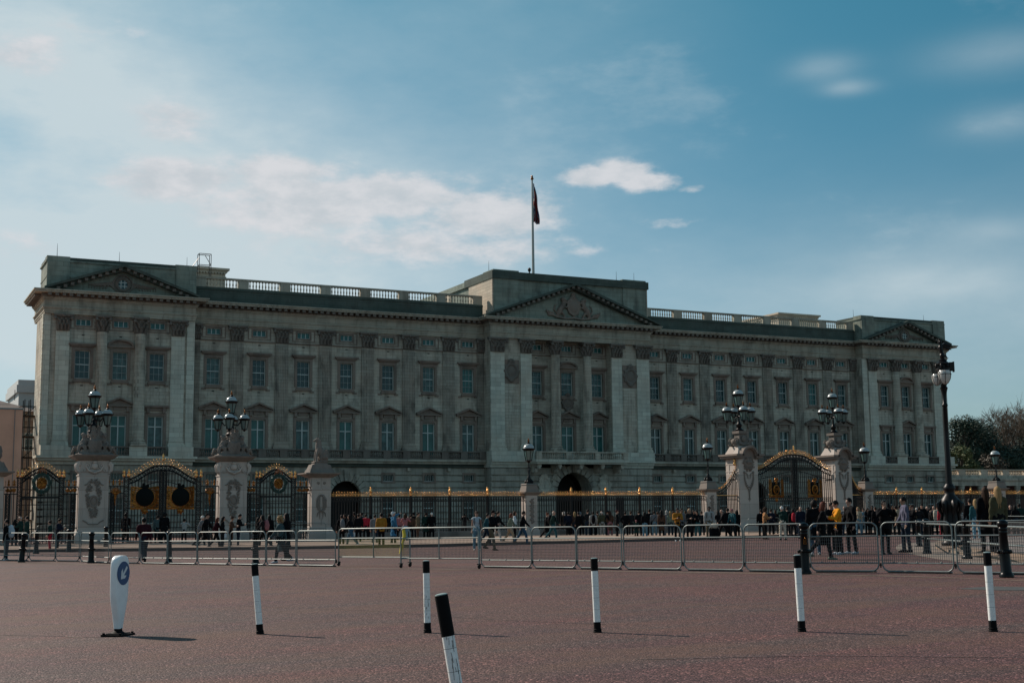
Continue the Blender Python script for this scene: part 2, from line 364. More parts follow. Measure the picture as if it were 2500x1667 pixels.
# rusticated ground storey
ru = MB()
COURSE = .63
def base_holes(x0, x1, yr):
    h = []
    for x, y, k in wind:
        if x0 < x < x1 and not any(abs(x-ax) < 1 for ax in arX):
            if abs(x) < 5: continue
            h += [(x-.55, x+.55, 5.0, 5.69), (x-.62, x+.62, 1.1, 3.5)]
    return h
ARCH = {-24.9: (1.62, 3.42), 24.9: (1.62, 3.42), 0: (2.1, 3.85)}
def clip_spans(spans, a, b):
    r = []
    for s, e in spans:
        if b <= s or a >= e: r.append((s, e)); continue
        if a > s: r.append((s, a))
        if b < e: r.append((b, e))
    return r
for a, b_, y in ((-40.4, -9.75, -.12), (9.75, 40.4, -.12), (-53.98, -40.4, -1.45), (40.4, 53.98, -1.45), (-9.75, 9.75, -1.8)):
    holes = base_holes(a, b_, y)
    zb = [0, .55]+[.55+COURSE*i for i in range(1, 9)]+[6.42]
    zs = sorted(set(zb) | {v for h in holes for v in h[2:]})
    ax = [x for x in arX if a < x < b_]
    # fine slices near arches for a round opening
    for z0, z1 in zip(zs, zs[1:]):
        n = 4 if ax and z1 > 3.3 and z0 < 6 else 1
        for i in range(n):
            c0, c1 = z0+(z1-z0)*i/n, z0+(z1-z0)*(i+1)/n; m = (c0+c1)/2
            sp = [(a, b_)]
            for h in holes:
                if h[2] < m < h[3]: sp = clip_spans(sp, h[0], h[1])
            for x in ax:
                r, zc = ARCH[x]
                hwid = r if m < zc else (math.sqrt(max(0, r*r-(m-zc)**2)))
                if hwid > .05: sp = clip_spans(sp, x-hwid, x+hwid)
            for s, e in sp:
                ru.box(s, e, y+.16, .4, c0, c1)
    for i, (z0, z1) in enumerate(zip(zb, zb[1:])):
        cuts = sorted({z0+(.07 if i > 1 else 0), z1-.07 if i > 0 else z1} | {v for h in holes for v in h[2:] if z0+.05 < v < z1-.05})
        for c0, c1 in zip(cuts, cuts[1:]):
            n = 3 if ax and c1 > 3.3 and c0 < 6 else 1
            for j in range(n):
                d0, d1 = c0+(c1-c0)*j/n, c0+(c1-c0)*(j+1)/n; m = (d0+d1)/2; sp = [(a, b_)]
                for h in holes:
                    if h[2] < m < h[3]: sp = clip_spans(sp, h[0]-.18, h[1]+.18)
                for x in ax:
                    r, zc = ARCH[x]; r += .35
                    hwid = r if m < zc else (math.sqrt(max(0, r*r-(m-zc)**2)))
                    if hwid > .05: sp = clip_spans(sp, x-hwid, x+hwid)
                off = -.06 if i == 0 else 0
                for s, e in sp: ru.box(s, e, y+off, y+.17, d0, d1)
P('rusticated_storey', ru, STONE_L)
for x in arX:                                              # voussoirs round each arch
    r, zc = ARCH[x]; y = -.12 if x else -1.8; v = MB(); N_ = 13
    for i in range(N_):
        a0, a1 = math.pi*i/N_+.02, math.pi*(i+1)/N_-.02; ro = r+(1.0 if i % 2 == 0 else .75)+(.15 if i == N_//2 else 0)
        v.prism([(x+r*math.cos(a0), zc+r*math.sin(a0)), (x+ro*math.cos(a0), zc+ro*math.sin(a0)), (x+ro*math.cos(a1), zc+ro*math.sin(a1)), (x+r*math.cos(a1), zc+r*math.sin(a1))], y-.07-(.15 if i == N_//2 else 0), y+.3)
    P('arch_surround', v, STONE_L)
# windows
def bars(mb, x0, x1, z0, z1, y, nx, nz, t=.02, f=.06):
    mb.box(x0, x0+f, y-.05, y+.03, z0, z1); mb.box(x1-f, x1, y-.05, y+.03, z0, z1); mb.box(x0+f, x1-f, y-.05, y+.03, z0, z0+f); mb.box(x0+f, x1-f, y-.05, y+.03, z1-f, z1)
    for i in range(1, nx): x = x0+(x1-x0)*i/nx; mb.box(x-t/2, x+t/2, y-.03, y+.02, z0+f, z1-f)
    for i in range(1, nz):
        z = z0+(z1-z0)*i/nz; mb.box(x0+f, x1-f, y-.034, y+.024, z-t/2, z+t/2)
for x, y, k in wind:
    g = y+.28; h = hw[k]
    m = MB(); bars(m, x-h, x+h, ZU0, ZU1, g, 3, 4); m.box(x-h+.06, x+h-.06, g-.06, g+.03, (ZU0+ZU1)/2-.04, (ZU0+ZU1)/2+.04)
    o = P('sash_window', m, FRAME); q = MB(); q.box(x-h+.02, x+h-.02, g+.035, g+.06, ZU0, ZU1); P('pane', q, random.choice((PANE, PANE, BLIND, PANE2)), o)
    m = MB(); bars(m, x-h-.04, x+h+.04, ZF0, ZF1, g, 1, 1, f=.09); m.box(x-.055, x+.055, g-.04, g+.03, ZF0+.09, ZF1-.09); m.box(x-h+.05, x+h-.05, g-.055, g+.03, 9.9, 10.0)
    o = P('french_window', m, FRAME); q = MB(); q.box(x-h, x+h, g+.035, g+.06, ZF0, ZF1); P('pane', q, (PANE if x > 9 else BLIND) if random.random() < .7 else PANE2, o)
    m = MB(); hs = h-(.1 if k == 'portm' else 0); bars(m, x-hs, x+hs, ZS0, ZS1, g-.1, 3, 1, t=.07, f=.05)
    o = P('attic_window', m, FRAME); q = MB(); q.box(x-hs+.02, x+hs-.02, g-.065, g-.04, ZS0, ZS1); P('pane', q, BLIND, o)
    # stone surrounds
    m = MB(); yy = y
    def ring(x0, x1, z0, z1, t, pr, zb=None):
        m.box(x0-t, x0, yy-pr, yy+.02, z0, z1); m.box(x1, x1+t, yy-pr, yy+.02, z0, z1); m.box(x0-t, x1+t, yy-pr, yy+.02, z1, z1+t)
        if zb: m.box(x0-t, x1+t, yy-pr, yy+.02, z0-zb, z0)
    ring(x-h, x+h, ZU0, ZU1, .27, .07)
    m.box(x-h-.16, x+h+.16, yy-.22, yy+.02, ZU0-.34, ZU0-.17); m.box(x-h-.08, x+h+.08, yy-.14, yy+.02, ZU0-.17, ZU0-.001)
    m.box(x-h-.45, x-h-.02, yy-.07, yy+.02, ZU0-.52, ZU0-.36); m.box(x+h+.02, x+h+.45, yy-.07, yy+.02, ZU0-.52, ZU0-.36)
    if k in ('pavm', 'portm'):                                # segmental pediment
        m.box(x-1.2, x+1.2, yy-.32, yy+.02, 17.13, 17.3)
        pts = [(x+1.2*math.cos(a), 17.301+.62*math.sin(a)) for a in [math.pi*i/10 for i in range(11)]]
        inn = [(x+1.0*math.cos(a), 17.301+.45*math.sin(a)) for a in [math.pi*i/10 for i in range(11)]]
        for i in range(10): m.prism([pts[i], pts[i+1], inn[i+1], inn[i]], yy-.35, yy+.02)
        m.prism(inn, yy-.1, yy+.02)
    else:
        m.box(x-h-.57, x+h+.57, yy-.34, yy+.02, 17.22, 17.38); m.box(x-h-.42, x+h+.42, yy-.24, yy+.02, 17.1, 17.22); m.box(x-h-.35, x+h+.35, yy-.1, yy+.02, 17.04, 17.1)
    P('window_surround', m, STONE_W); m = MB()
    ring(x-h-.04, x+h+.04, 8.2, ZF1, .28, .07)
    if k in ('wing', 'pavm', 'port', 'portm'):                # triangular pediment on brackets
        hwp = 1.42 if k != 'port' else 1.3
        m.box(x-hwp+.05, x+hwp-.05, yy-.34, yy+.02, 11.72, 11.84)
        for s in (-1, 1):
            m.prism([(x+s*hwp, 11.84), (x+s*hwp, 12.0), (x, 12.6), (x, 12.42)], yy-.42, yy+.02)
            m.box(x+s*.78-.13, x+s*.78+.13, yy-.26, yy+.02, 11.28, 11.715); m.box(x+s*.78-.16, x+s*.78+.16, yy-.16, yy+.02, 11.23, 11.28)
        m.prism([(x-hwp+.2, 11.85), (x+hwp-.2, 11.85), (x, 12.4)], yy-.08, yy+.02)
        m.box(x-.5, x+.5, yy-.12, yy+.02, 11.35, 11.7)
    else:
        m.box(x-1.15, x+1.15, yy-.36, yy+.02, 11.72, 11.9); m.box(x-1.0, x+1.0, yy-.14, yy+.02, 11.4, 11.715)
        for s in (-1, 1): m.box(x+s*.72-.14, x+s*.72+.14, yy-.28, yy+.02, 11.2, 11.715)
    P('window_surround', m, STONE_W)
    m = MB(); ring(x-hs, x+hs, ZS0, ZS1, .14, .05, .14)
    t0, t1 = 18.66, 19.84
    m.box(x-1.15, x-1.05, yy-.04, yy+.02, t0, t1); m.box(x+1.05, x+1.15, yy-.04, yy+.02, t0, t1); m.box(x-1.05, x+1.05, yy-.04, yy+.02, t0, t0+.1); m.box(x-1.05, x+1.05, yy-.04, yy+.02, t1-.1, t1)
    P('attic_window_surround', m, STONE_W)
    v = MB(); v.box(x-.12, x+.12, yy-.012, yy+.02, 18.1, 18.2); P('vent', v, VOID); v = MB(); v.box(x-.12, x+.12, yy-.012, yy+.02, 13.5, 13.6); P('vent', v, VOID)
    if abs(x) > 5 and not any(abs(x-ax) < 1 for ax in arX):
        yb = (-.12 if abs(x) < 40 else -1.45)+.35
        m = MB(); bars(m, x-.55, x+.55, 5.0, 5.69, yb-.05, 4, 1, t=.02, f=.05); o = P('basement_window', m, FRAME); q = MB(); q.box(x-.53, x+.53, yb, yb+.03, 5.0, 5.69); P('pane', q, PANE, o)
        m = MB(); bars(m, x-.62, x+.62, 1.1, 3.5, yb-.05, 2, 4); m.box(x-.56, x+.56, yb-.12, yb, 2.25, 2.35); o = P('ground_floor_window', m, FRAME); q = MB(); q.box(x-.6, x+.6, yb, yb+.03, 1.1, 3.5); P('pane', q, PANE, o)
        m = MB(); yy = yb-.35; ring(x-.55, x+.55, 5.0, 5.69, .2, .04, .2); P('basement_surround', m, STONE_W); m = MB(); ring(x-.62, x+.62, 1.1, 3.5, .18, .04, .18); P('basement_surround', m, STONE_W)
        m = MB(); m.box(x+1.98, x+2.3, yy-.3, yy+.05, 6.05, 6.35) if abs(x) < 34 and x+2.2 < 40 and abs(x+2.1) > 10.5 else m.box(x-.1, x+.1, yy-.05, yy+.05, 6.1, 6.3); P('keystone', m, STONE)
# string course in the wings
s_ = MB()
for s in (-1, 1): s_.box(min(s*9.76, s*40.38), max(s*9.76, s*40.38), -.16, .02, 18.42, 18.52)
s_.box(-4.88, 4.88, -.62, -.48, 18.42, 18.52)
P('string_course', s_, STONE_W)
# Corinthian capitals
def capital(wd, round_=False):
    m = MB(); h = wd/2
    if round_: m.lathe([(h*.86, 0), (h*.9, .9), (h*1.1, 1.25)], seg=14)
    else: m.frust((h*.9, .14), 0, (h*1.05, .2), 1.28)
    m.box(-h*1.42, h*1.42, (-h*1.42 if round_ else -.42), (h*1.42 if round_ else .1), 1.32, 1.5); m.box(-h*1.3, h*1.3, (-h*1.3 if round_ else -.36), (h*1.3 if round_ else .1), 1.26, 1.319)
    if round_:
        pos = [(h*.9*math.sin(2*math.pi*i/8), -h*.9*math.cos(2*math.pi*i/8), 2*math.pi*i/8) for i in range(8)]
    else: pos = [(-h*.8+h*1.6*i/3, -.15, 0) for i in range(4)]
    for tier, (z0, ln) in enumerate(((.05, .5), (.45, .45))):
        for i, (px_, py_, a) in enumerate(pos):
            if tier: 
                if not round_ and i == 3: continue
                if round_: a += math.pi/8; px_, py_ = h*.92*math.sin(a), -h*.92*math.cos(a)
                else: px_ += h*.27
            dx, dy = math.sin(a), -math.cos(a); out = lambda q, z: (px_+dx*q, py_+dy*q, z)
            m.tube([out(0, z0), out(.07, z0+ln*.5), out(.12, z0+ln*.85), out(.24, z0+ln), out(.26, z0+ln-.12)], [.11, .14, .12, .09, .03], 5)
    for sx in (-1, 1):
        for sy in ((-1, 1) if round_ else (-1,)):
            cx_ = sx*h*1.25; cy_ = sy*h*1.2 if round_ else -.3
            m.tube([(sx*h*.5, cy_*.7, .8), (sx*h*.95, cy_*.9, 1.15), (cx_, cy_, 1.2)], [.05, .06, .05], 5)
            m.lathe([(.17, -.07), (.19, 0), (.17, .07)], cx_, cy_, 1.14, 8) if False else m.ball((cx_, cy_, 1.12), (.16, .12, .17), 7, 5)
            m.ball((sx*h*.3, cy_ if not round_ else sy*h, 1.08), (.1, .1, .12), 6, 4)
    m.ball((0, -h*1.3 if round_ else -.42, 1.36), (.16, .08, .16), 6, 4)
    return m
cap_w = {}
def cap_mesh(wd, rd):
    key = (wd, rd)
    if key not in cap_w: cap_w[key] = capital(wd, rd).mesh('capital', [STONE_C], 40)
    return cap_w[key]
def put_cap(par, x, y, wd, rd):
    o = bpy.data.objects.new('capital', cap_mesh(wd, rd)); C.objects.link(o); o.parent = par; o.location = (x, y, 18.45)
Z0 = 8.12
def pilaster(x, y, wd, fl=True, base=True, cap=True):     # y: face of the wall behind
    m = MB(); h = wd/2; t = .16
    m.box(x-h, x+h, y-t, y+.02, Z0+.55, 18.46)
    if fl:
        n = 7; sw = wd/(2*n+1)
        for i in range(n+1): xx = x-h+sw*2*i; m.box(xx, xx+sw, y-t-.05, y-t+.01, Z0+.75, 18.2)
    m.box(x-h-.16, x+h+.16, y-t-.2, y+.02, Z0, Z0+.2); m.box(x-h-.12, x+h+.12, y-t-.15, y+.02, Z0+.2, Z0+.33); m.box(x-h-.05, x+h+.05, y-t-.08, y+.02, Z0+.33, Z0+.42); m.box(x-h-.09, x+h+.09, y-t-.12, y+.02, Z0+.42, Z0+.55)
    o = P('pilaster', m, STONE_F if fl else STONE_P)
    if cap: put_cap(o, x, y-t, wd, False)
    return o
def column(x, y):
    m = MB(); prof = [(.5, Z0+.6), (.525, Z0+.8)]+[(.525-.075*(i/8)**1.6, Z0+.8+9.3*i/8) for i in range(1, 9)]+[(.46, 18.44)]
    m.lathe(prof, x, y, 0, 40, flute=.075)
    m.box(x-.72, x+.72, y-.72, y+.72, Z0, Z0+.2); m.lathe([(.7, Z0+.2), (.73, Z0+.28), (.68, Z0+.37), (.58, Z0+.4), (.58, Z0+.46), (.64, Z0+.5), (.6, Z0+.6)], x, y, 0, 24)
    o = P('column', m, STONE); put_cap(o, x, y, .98, True)
for s in (-1, 1):
    for x in PX: pilaster(s*x, 0, 1.3)
    pilaster(s*39.95, 0, .7, True)
    pilaster(s*10.15, 0, .7, True)
    pilaster(s*(PC+5.12), -1.3, 1.18, False); pilaster(s*(PC-5.2), -1.3, 1.25, False)
    for q in (-1, 1): column(s*PC+q*1.7, -1.62)
    pilaster(s*8.92, -1.62, 1.62, False); pilaster(s*5.56, -1.62, 1.3, False)
    column(s*1.94, -1.55)
    # plain corner strips beside the pavilions' pilasters
    m = MB(); a = s*(PC+6.2); m.box(min(a, s*53.92), max(a, s*53.92), -1.42, -1.28, Z0, 19.94); P('corner_strip', m, STONE_P); m = MB(); a, c = s*40.42, s*41.15; m.box(min(a, c), max(a, c), -1.42, -1.28, Z0, 19.94); P('corner_strip', m, STONE_P)
    m = MB()                                              # quoins up the side corner
    if s < 0:
        for i in range(34): m.box(-54.03, -53.89, -1.36, -.7 if i % 2 else -1.0, 8.2+i*.345, 8.2+i*.345+.3)
        P('quoin', m, STONE_P)
# entablature, cornice with modillions
def entab(x0, x1, yf, dz, back, side=(0, 0)):
    m = MB(); ms = MB()
    def bx(z0, z1, pr): m.box(x0-pr*side[0], x1+pr*side[1], yf-pr, back, z0+dz, z1+dz)
    bx(19.96, 20.14, .0); bx(20.141, 20.34, .05); bx(20.341, 20.46, .1); bx(20.461, 20.56, .18)
    bx(20.561, 21.2, .02); bx(21.201, 21.34, .12); bx(21.341, 21.45, .22); bx(21.75, 21.92, .95); bx(21.921, 22.04, 1.06)
    n = max(2, round((x1-x0)/.62)); st = (x1-x0)/n
    ms.box(x0-.3*side[0], x1+.3*side[1], yf-.3, back, 21.451+dz, 21.749+dz)
    for i in range(n):
        c = x0+st*(i+.5); ms.box(c-.15, c+.15, yf-.86, yf-.29, 21.5+dz, 21.745+dz)
    if side[0] or side[1]:
        for sd, X in ((0, x0), (1, x1)):
            if side[sd] and abs(X) > 53:
                q = -1 if sd == 0 else 1
                for i in range(11):
                    yy = yf+.4+i*.62
                    ms.box(min(X+q*.29, X+q*.86), max(X+q*.29, X+q*.86), yy, yy+.3, 21.5+dz, 21.745+dz)
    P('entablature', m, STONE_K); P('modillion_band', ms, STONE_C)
entab(-40.42, -9.7, -.22, 0, .9); entab(9.7, 40.42, -.22, 0, .9)
entab(-53.95, -40.42, -1.6, .003, 6, (1, 1)); entab(40.42, 53.95, -1.6, .006, 6, (1, 1))
entab(-9.8, 9.8, -1.95, .009, 1.2, (1, 1))
# parapets
def balustrade(x0, x1, y, z0, z1, bays, pier, n, rail=.16, t=.34, mt=STONE_G, name='roof_balustrade', mb_=STONE_C, r=.085):
    L_ = (x1-x0-pier)/bays
    for i in range(bays):
        m = MB(); a = x0+i*L_; m.box(a, a+pier, y-t/2-.03, y+t/2+.03, z0, z1)
        if i == bays-1: m.box(x1-pier, x1, y-t/2-.03, y+t/2+.03, z0, z1)
        m.box(a, a+L_+(pier if i == bays-1 else 0), y-t/2-.06, y+t/2+.06, z1+.001, z1+rail)
        m.box(a+pier, a+L_, y-t/2, y+t/2, z0-.02, z0+.07)
        h = z1-z0-.08
        for k in range(n):
            c = a+pier+(L_-pier)*(k+.5)/n
            m.lathe([(r*1.0, 0), (r*1.0, h*.08), (r*.5, h*.14), (r*1.15, h*.34), (r*.95, h*.5), (r*.5, h*.75), (r*.5, h*.82), (r*.95, h*.9), (r*.95, h)], c, y, z0+.07, 8)
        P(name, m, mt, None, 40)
for s in (-1, 1):
    m = MB(); a, c = sorted((s*9.9, s*40.3))
    m.box(a, c, -.55, .35, 22.05, 22.25); m.box(a, c, -.3, .3, 22.251, 23.3); m.box(a, c, -.38, .35, 23.301, 23.53); P('parapet', m, STONE_G)
    balustrade(a+.05, c-.05, -.1, 23.54, 24.36, 7, 1.05, 10, r=.072, mt=STONE_K)
    # end pavilion: attic and pediment
    a, c = sorted((s*40.45, s*53.85)); m = MB()
    m.box(a, c, -1.5, 3, 22.06, 24.72); m.box(a-.12, c+.12, -1.62, 3.1, 24.721, 24.86); m.box(a+.08, c-.08, -1.45, 3, 24.861, 25.15)
    for e in (a, c):
        q0, q1 = (e, e+1.9) if e == a else (e-1.9, e)
        m.box(q0-.02, q1+.02, -1.66, -1.45, 22.06, 24.715); m.box(q0-.05, q1+.05, -1.6, -.2, 24.862, 25.22)
    m.box(a-.04, c+.04, -1.58, 3.02, 23.3, 23.42); P('attic', m, STONE_A)
    m = MB(); m.box(a-.02, c+.02, -1.56, 2.9, 24.865, 25.16); P('attic_coping', m, STONE_G)
    def pedim(xc, hb, zb, za, yf, name='pediment'):
        t = .5; m = MB(); k = MB(); sl_ = (za-zb)/hb
        for q in (-1, 1):
            m.prism([(xc+q*hb, zb+.0), (xc+q*(hb-.25), zb+.28) if False else (xc+q*hb, zb+.2), (xc, za), (xc, za-.3)], yf, yf+1.4)
            m.prism([(xc+q*(hb-.9), zb+.03), (xc, za-.3-.62+.28), (xc, za-.3), (xc+q*(hb-.02), zb+.01)], yf+.45, yf+1.4)
            n = int(hb/.62)
            for i in range(n):
                d = (i+.6)*hb/(n+.6); z = zb+(za-zb)*(1-d/hb)-.12
                if z-.2 < zb+.05: continue
                k.prism([(xc+q*d-.15, z-.12-sl_*.15*-1*0), (xc+q*d+.15, z-.12), (xc+q*d+.15, z-.38), (xc+q*d-.15, z-.38)], yf+.1, yf+.46)
        m.cur = 0
        o = P(name, m, STONE_G); P('raking_modillions', k, STONE_C, o)
        ty = MB(); ty.prism([(xc-hb+1.6, zb+.02), (xc+hb-1.6, zb+.02), (xc, za-.85)], yf+.95, yf+1.4); P('tympanum', ty, STONE_A, o)
        return o
    po = pedim(s*PC, 6.95, 22.07, 24.8, -2.5)
    m = MB(); yy = -1.6                                       # round window with foliage
    m.ringxz((s*PC, yy, 22.98), .56, .16, 20, 6); m.ringxz((s*PC, yy+.02, 22.98), .85, .1, 20, 5)
    for q in (-1, 1):
        for i in range(7):
            a0 = q*(.9+.28*i); m.tube([(s*PC+q*.8, yy, 22.55+.1*i), (s*PC+q*(1.2+.16*i), yy-.05, 22.9+.12*math.sin(i)), (s*PC+q*(1.5+.25*i), yy, 22.62+.03*i), (s*PC+q*(1.55+.24*i), yy, 22.45)], [.07, .1, .07, .03], 5)
    P('oculus', m, STONE_C, po, 40)
    m = MB(); m.lathe([(.5, 0), (.5, .02)], seg=20); q_ = MB(); q_.add(m, Matrix.Translation((s*PC, -1.57, 22.98)) @ Matrix.Rotation(R(90), 4, 'X')); P('pane', q_, PANE, po)
    m = MB()
    for d in (-.17, .17): m.box(s*PC+d-.03, s*PC+d+.03, -1.63, -1.59, 22.55, 23.4); m.box(s*PC-.42, s*PC+.42, -1.64, -1.595, 22.98+d-.03, 22.98+d+.03)
    P('glazing_bars', m, FRAME, po)
# central attic and pediment
m = MB(); m.box(-9.4, 9.4, -1.9, 27, 22.1, 26.25); m.box(-9.62, 9.62, -2.15, 27.1, 26.251, 26.45); m.box(-9.3, 9.3, -1.8, 27, 26.451, 27.0); m.box(-9.45, 9.45, -1.95, -1.2, 24.0, 24.12)
for s in (-1, 1):
    a, c = sorted((s*9.42, s*6.4)); m.box(a, c, -2.02, -1.85, 22.1, 26.248); m.box(a+(.0 if s < 0 else .0), c, -1.95, .6, 26.452, 27.2)
    a, c = sorted((s*9.56, s*9.38)); k = MB(); k.box(a, c, -1.97, 4, 22.1, 26.249); P('side_panel', k, STONE_T); k = MB(); k.box(a, c, 9, 26.9, 22.1, 26.249); P('side_panel', k, STONE_T)  # sunlit look of the attic sides put into paler stone
P('attic', m, STONE_A)
m = MB(); m.box(-9.64, 9.64, -2.17, 5, 26.22, 27.02); P('attic_coping', m, STONE_G)
po = pedim(0, 10.55, 22.13, 26.2, -3.05)
# royal arms in the central tympanum: crowned shield, two supporters, scrollwork
def blob_arms(x, y, z, s=1.):
    b = MB()
    b.prism([(-.75, 2.0), (.75, 2.0), (.8, 1.2), (.55, .6), (0, .3), (-.55, .6), (-.8, 1.2)], -.28, .1)
    b.ball((0, -.1, 1.3), (.66, .34, .72), 12, 8)
    b.ball((0, -.1, 2.3), (.42, .25, .2)); b.ball((0, -.1, 2.62), (.3, .2, .25)); b.tube([(-.45, -.15, 2.1), (.45, -.15, 2.1)], .12, 6, True)
    for q in (-1, 1):
        b.tube([(q*1.9, -.1, .35), (q*1.65, -.15, .9), (q*1.25, -.15, 1.45), (q*1.15, -.15, 1.8)], [.2, .3, .28, .22], 8, True)
        b.ball((q*1.25, -.2, 2.05), (.3, .24, .26)); b.ball((q*1.0, -.25, 1.98), (.17, .16, .13))
        b.tube([(q*1.3, -.2, 1.6), (q*.9, -.25, 1.75), (q*.72, -.25, 1.7)], [.13, .11, .08], 6, True); b.tube([(q*1.4, -.2, 1.3), (q*.98, -.25, 1.2), (q*.8, -.25, 1.3)], [.13, .11, .08], 6, True)
        b.tube([(q*1.7, -.15, .8), (q*1.3, -.2, .55), (q*1.1, -.2, .25)], [.2, .14, .1], 6, True); b.tube([(q*1.9, -.1, .5), (q*2.3, -.1, .9), (q*2.2, -.1, 1.4), (q*1.95, -.1, 1.5)], [.1, .08, .07, .06], 6, True)
        b.tube([(q*.1, -.15, .12), (q*1.0, -.2, .02), (q*1.9, -.15, .15), (q*2.6, -.15, .35), (q*3.0, -.1, .3)], [.14, .13, .13, .1, .06], 6, True)
        for i in range(4): b.tube([(q*(2.2+.25*i), -.1, .3), (q*(2.5+.25*i), -.14, .6+.1*i), (q*(2.75+.2*i), -.1, .5)], [.07, .09, .04], 6, True)
    return voxel(b, .055), T(x, y, z, 0, s)
vm, M_ = blob_arms(0, -2.1, 22.32, 1.02); m = MB(); m.add(vm, M_); P('coat_of_arms', m, STONE_W, po, 60)
# medallions between the paired pilasters and over the middle window
for x, y, z in ((-7.3, -1.64, 16.45), (7.3, -1.64, 16.45), (0, -.52, 13.4)):
    b = MB(); b.ball((0, 0, 0), (.62, .2, .72), 14, 8); b.ringxz((0, -.1, 0), .72, .16, 18, 6, 1.15)
    for i in range(10): a = i*.628; b.ball((.85*math.cos(a), -.08, .95*math.sin(a)+.05), (.2, .15, .2), 6, 5)
    b.ball((0, -.15, 1.15), (.4, .2, .28)); b.ball((0, -.15, -1.0), (.3, .15, .22))
    vm = voxel(b, .05); m = MB(); m.add(vm, T(x, y, z, 0, .8 if x == 0 else .95)); P('medallion', m, STONE_C, None, 60)
    if x: m = MB(); m.box(x-.95, x+.95, y-.03, y+.03, z-1.25, z+1.25); P('medallion_panel', m, STONE_W)
# balcony, its consoles, balustrades above the ground storey
for a, c, y in ((-40.4, -9.9, 0), (9.9, 40.4, 0)):
    m = MB(); m.box(a, c, y-1.05, y+.3, 6.98, 7.2); m.box(a, c, y-.8, y+.3, 6.75, 6.979); P('balcony_floor', m, STONE_K); m = MB(); m.box(a, c, y-.35, y+.3, 6.43, 6.749); P('balcony_moulding', m, STONE_G)
    balustrade(a+.02, c-.02, y-.8, 7.22, 7.95, 14, .75, 7, .12, .3, STONE_C, 'balcony_balustrade')
for s in (-1, 1):
    a, c = sorted((s*40.42, s*54.0)); m = MB(); m.box(a-.3, c+.3, -2.2, .3, 6.983, 7.203); m.box(a-.15, c+.15, -1.95, .3, 6.753, 6.982); m.box(a, c, -1.6, .3, 6.43, 6.752)
    for q0, q1 in ((PC+4.2, PC+6.75), (PC-6.7, PC-4.4), (PC+.9, PC+2.5), (PC-2.5, PC-.9)):
        u, v = sorted((s*q0, s*q1)); m.box(u, v, -2.12, -1.3, 7.204, 8.1)
    P('balcony_floor', m, STONE_P)
    for q0, q1 in ((2.5, 4.2), (-.9, .9), (-4.4, -2.5)):
        u, v = sorted((s*PC+q0, s*PC+q1)); balustrade(u, v, -1.95, 7.22, 7.95, 1, .05, 7, .14, .26, STONE_C, 'balcony_balustrade')
    a, c = sorted((s*4.9, s*9.9)); m = MB(); m.box(a, c, -2.2, .3, 7.206, 8.1); m.box(a-.0, c+.0, -2.35, .3, 6.986, 7.205); m.box(a, c, -2.1, .3, 6.7, 6.985); m.box(a, c, -1.9, .3, 6.43, 6.699); P('pedestal', m, STONE_P)
m = MB(); m.box(-5.6, 5.6, -3.9, -1.6, 6.93, 7.18); m.box(-5.45, 5.45, -3.75, -1.6, 6.75, 6.929); P('balcony_floor', m, STONE_P)
balustrade(-5.5, 5.5, -3.7, 7.19, 7.9, 3, .6, 12, .14, .28, STONE, 'balcony_balustrade', r=.09)
for x in (-5, -2.6, 0, 2.6, 5):
    m = MB(); m.box(x-.22, x+.22, -3.5, -1.8, 6.45, 6.749); m.prism([(x-.2, 6.449), (x+.2, 6.449), (x+.2, 5.9), (x-.2, 5.9)], -2.6, -1.8); m.ball((x, -2.65, 6.1), (.2, .3, .3)); m.ball((x, -3.3, 6.35), (.22, .25, .2)); P('console', m, STONE, None, 40)
for x in (-3.65, 3.65):
    b = MB(); b.ball((0, 0, 0), (.55, .22, .75), 12, 8); b.ball((0, -.05, .95), (.45, .25, .3)); b.ringxz((0, -.1, 0), .6, .14, 16, 6, 1.3)
    for i in range(8): b.ball((.72*math.cos(i*.785), -.05, .95*math.sin(i*.785)), (.18, .15, .18), 6, 5)
    vm = voxel(b, .05); m = MB(); m.add(vm, T(x, -1.85, 4.6)); P('shield', m, STONE, None, 60)
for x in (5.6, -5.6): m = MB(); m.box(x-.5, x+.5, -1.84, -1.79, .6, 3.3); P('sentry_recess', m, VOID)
# arch gates
for x in arX:
    r, zc = ARCH[x]; y = 1.6; m = MB(); m.prism([(x-r, 0), (x+r, 0), (x+r, zc)]+[(x+r*math.cos(a), zc+r*math.sin(a)) for a in [math.pi*i/10 for i in range(1, 10)]]+[(x-r, zc)], y, y+.1); P('archway_door', m, VOID)
# things that stand on the roof and belong to the building
for (x0, x1, y0, y1, z1) in ((-38.9, -35.3, 8, 14, 27.1), (38.6, 44.9, 12, 24, 27.45)):
    m = MB(); m.box(x0, x1, y0, y1, 22.3, z1-1.05); m.box(x0-.35, x1+.35, y0-.35, y1+.35, z1-.32, z1-.1); m.box(x0-.15, x1+.15, y0-.15, y1+.15, z1-.55, z1-.321); m.box(x0-.08, x1+.08, y0-.08, y1+.08, z1-1.049, z1-.95); m.box(x0, x1, y0, y1, z1-.949, z1-.551); m.box(x0+.3, x1-.3, y0+.3, y1-.3, z1-.099, z1)
    n = int((x1-x0)/.3)
    for i in range(n): c = x0+(i+.5)*(x1-x0)/n; m.box(c-.07, c+.07, y0-.25, y0+.01, z1-.72, z1-.551)
    for i in range(int((y1-y0)/.3)): c = y0+.15+i*.3; m.box(x0-.25, x0+.01, c-.07, c+.07, z1-.72, z1-.551)
    P('chimney_stack', m, STONE_T)
m = MB()
for dx in (0, 1.15):
    for dy in (0, .7): m.tube([(-39.6+dx, 1+dy, 24.8), (-39.6+dx, 1+dy, 27.0)], .035, 5)
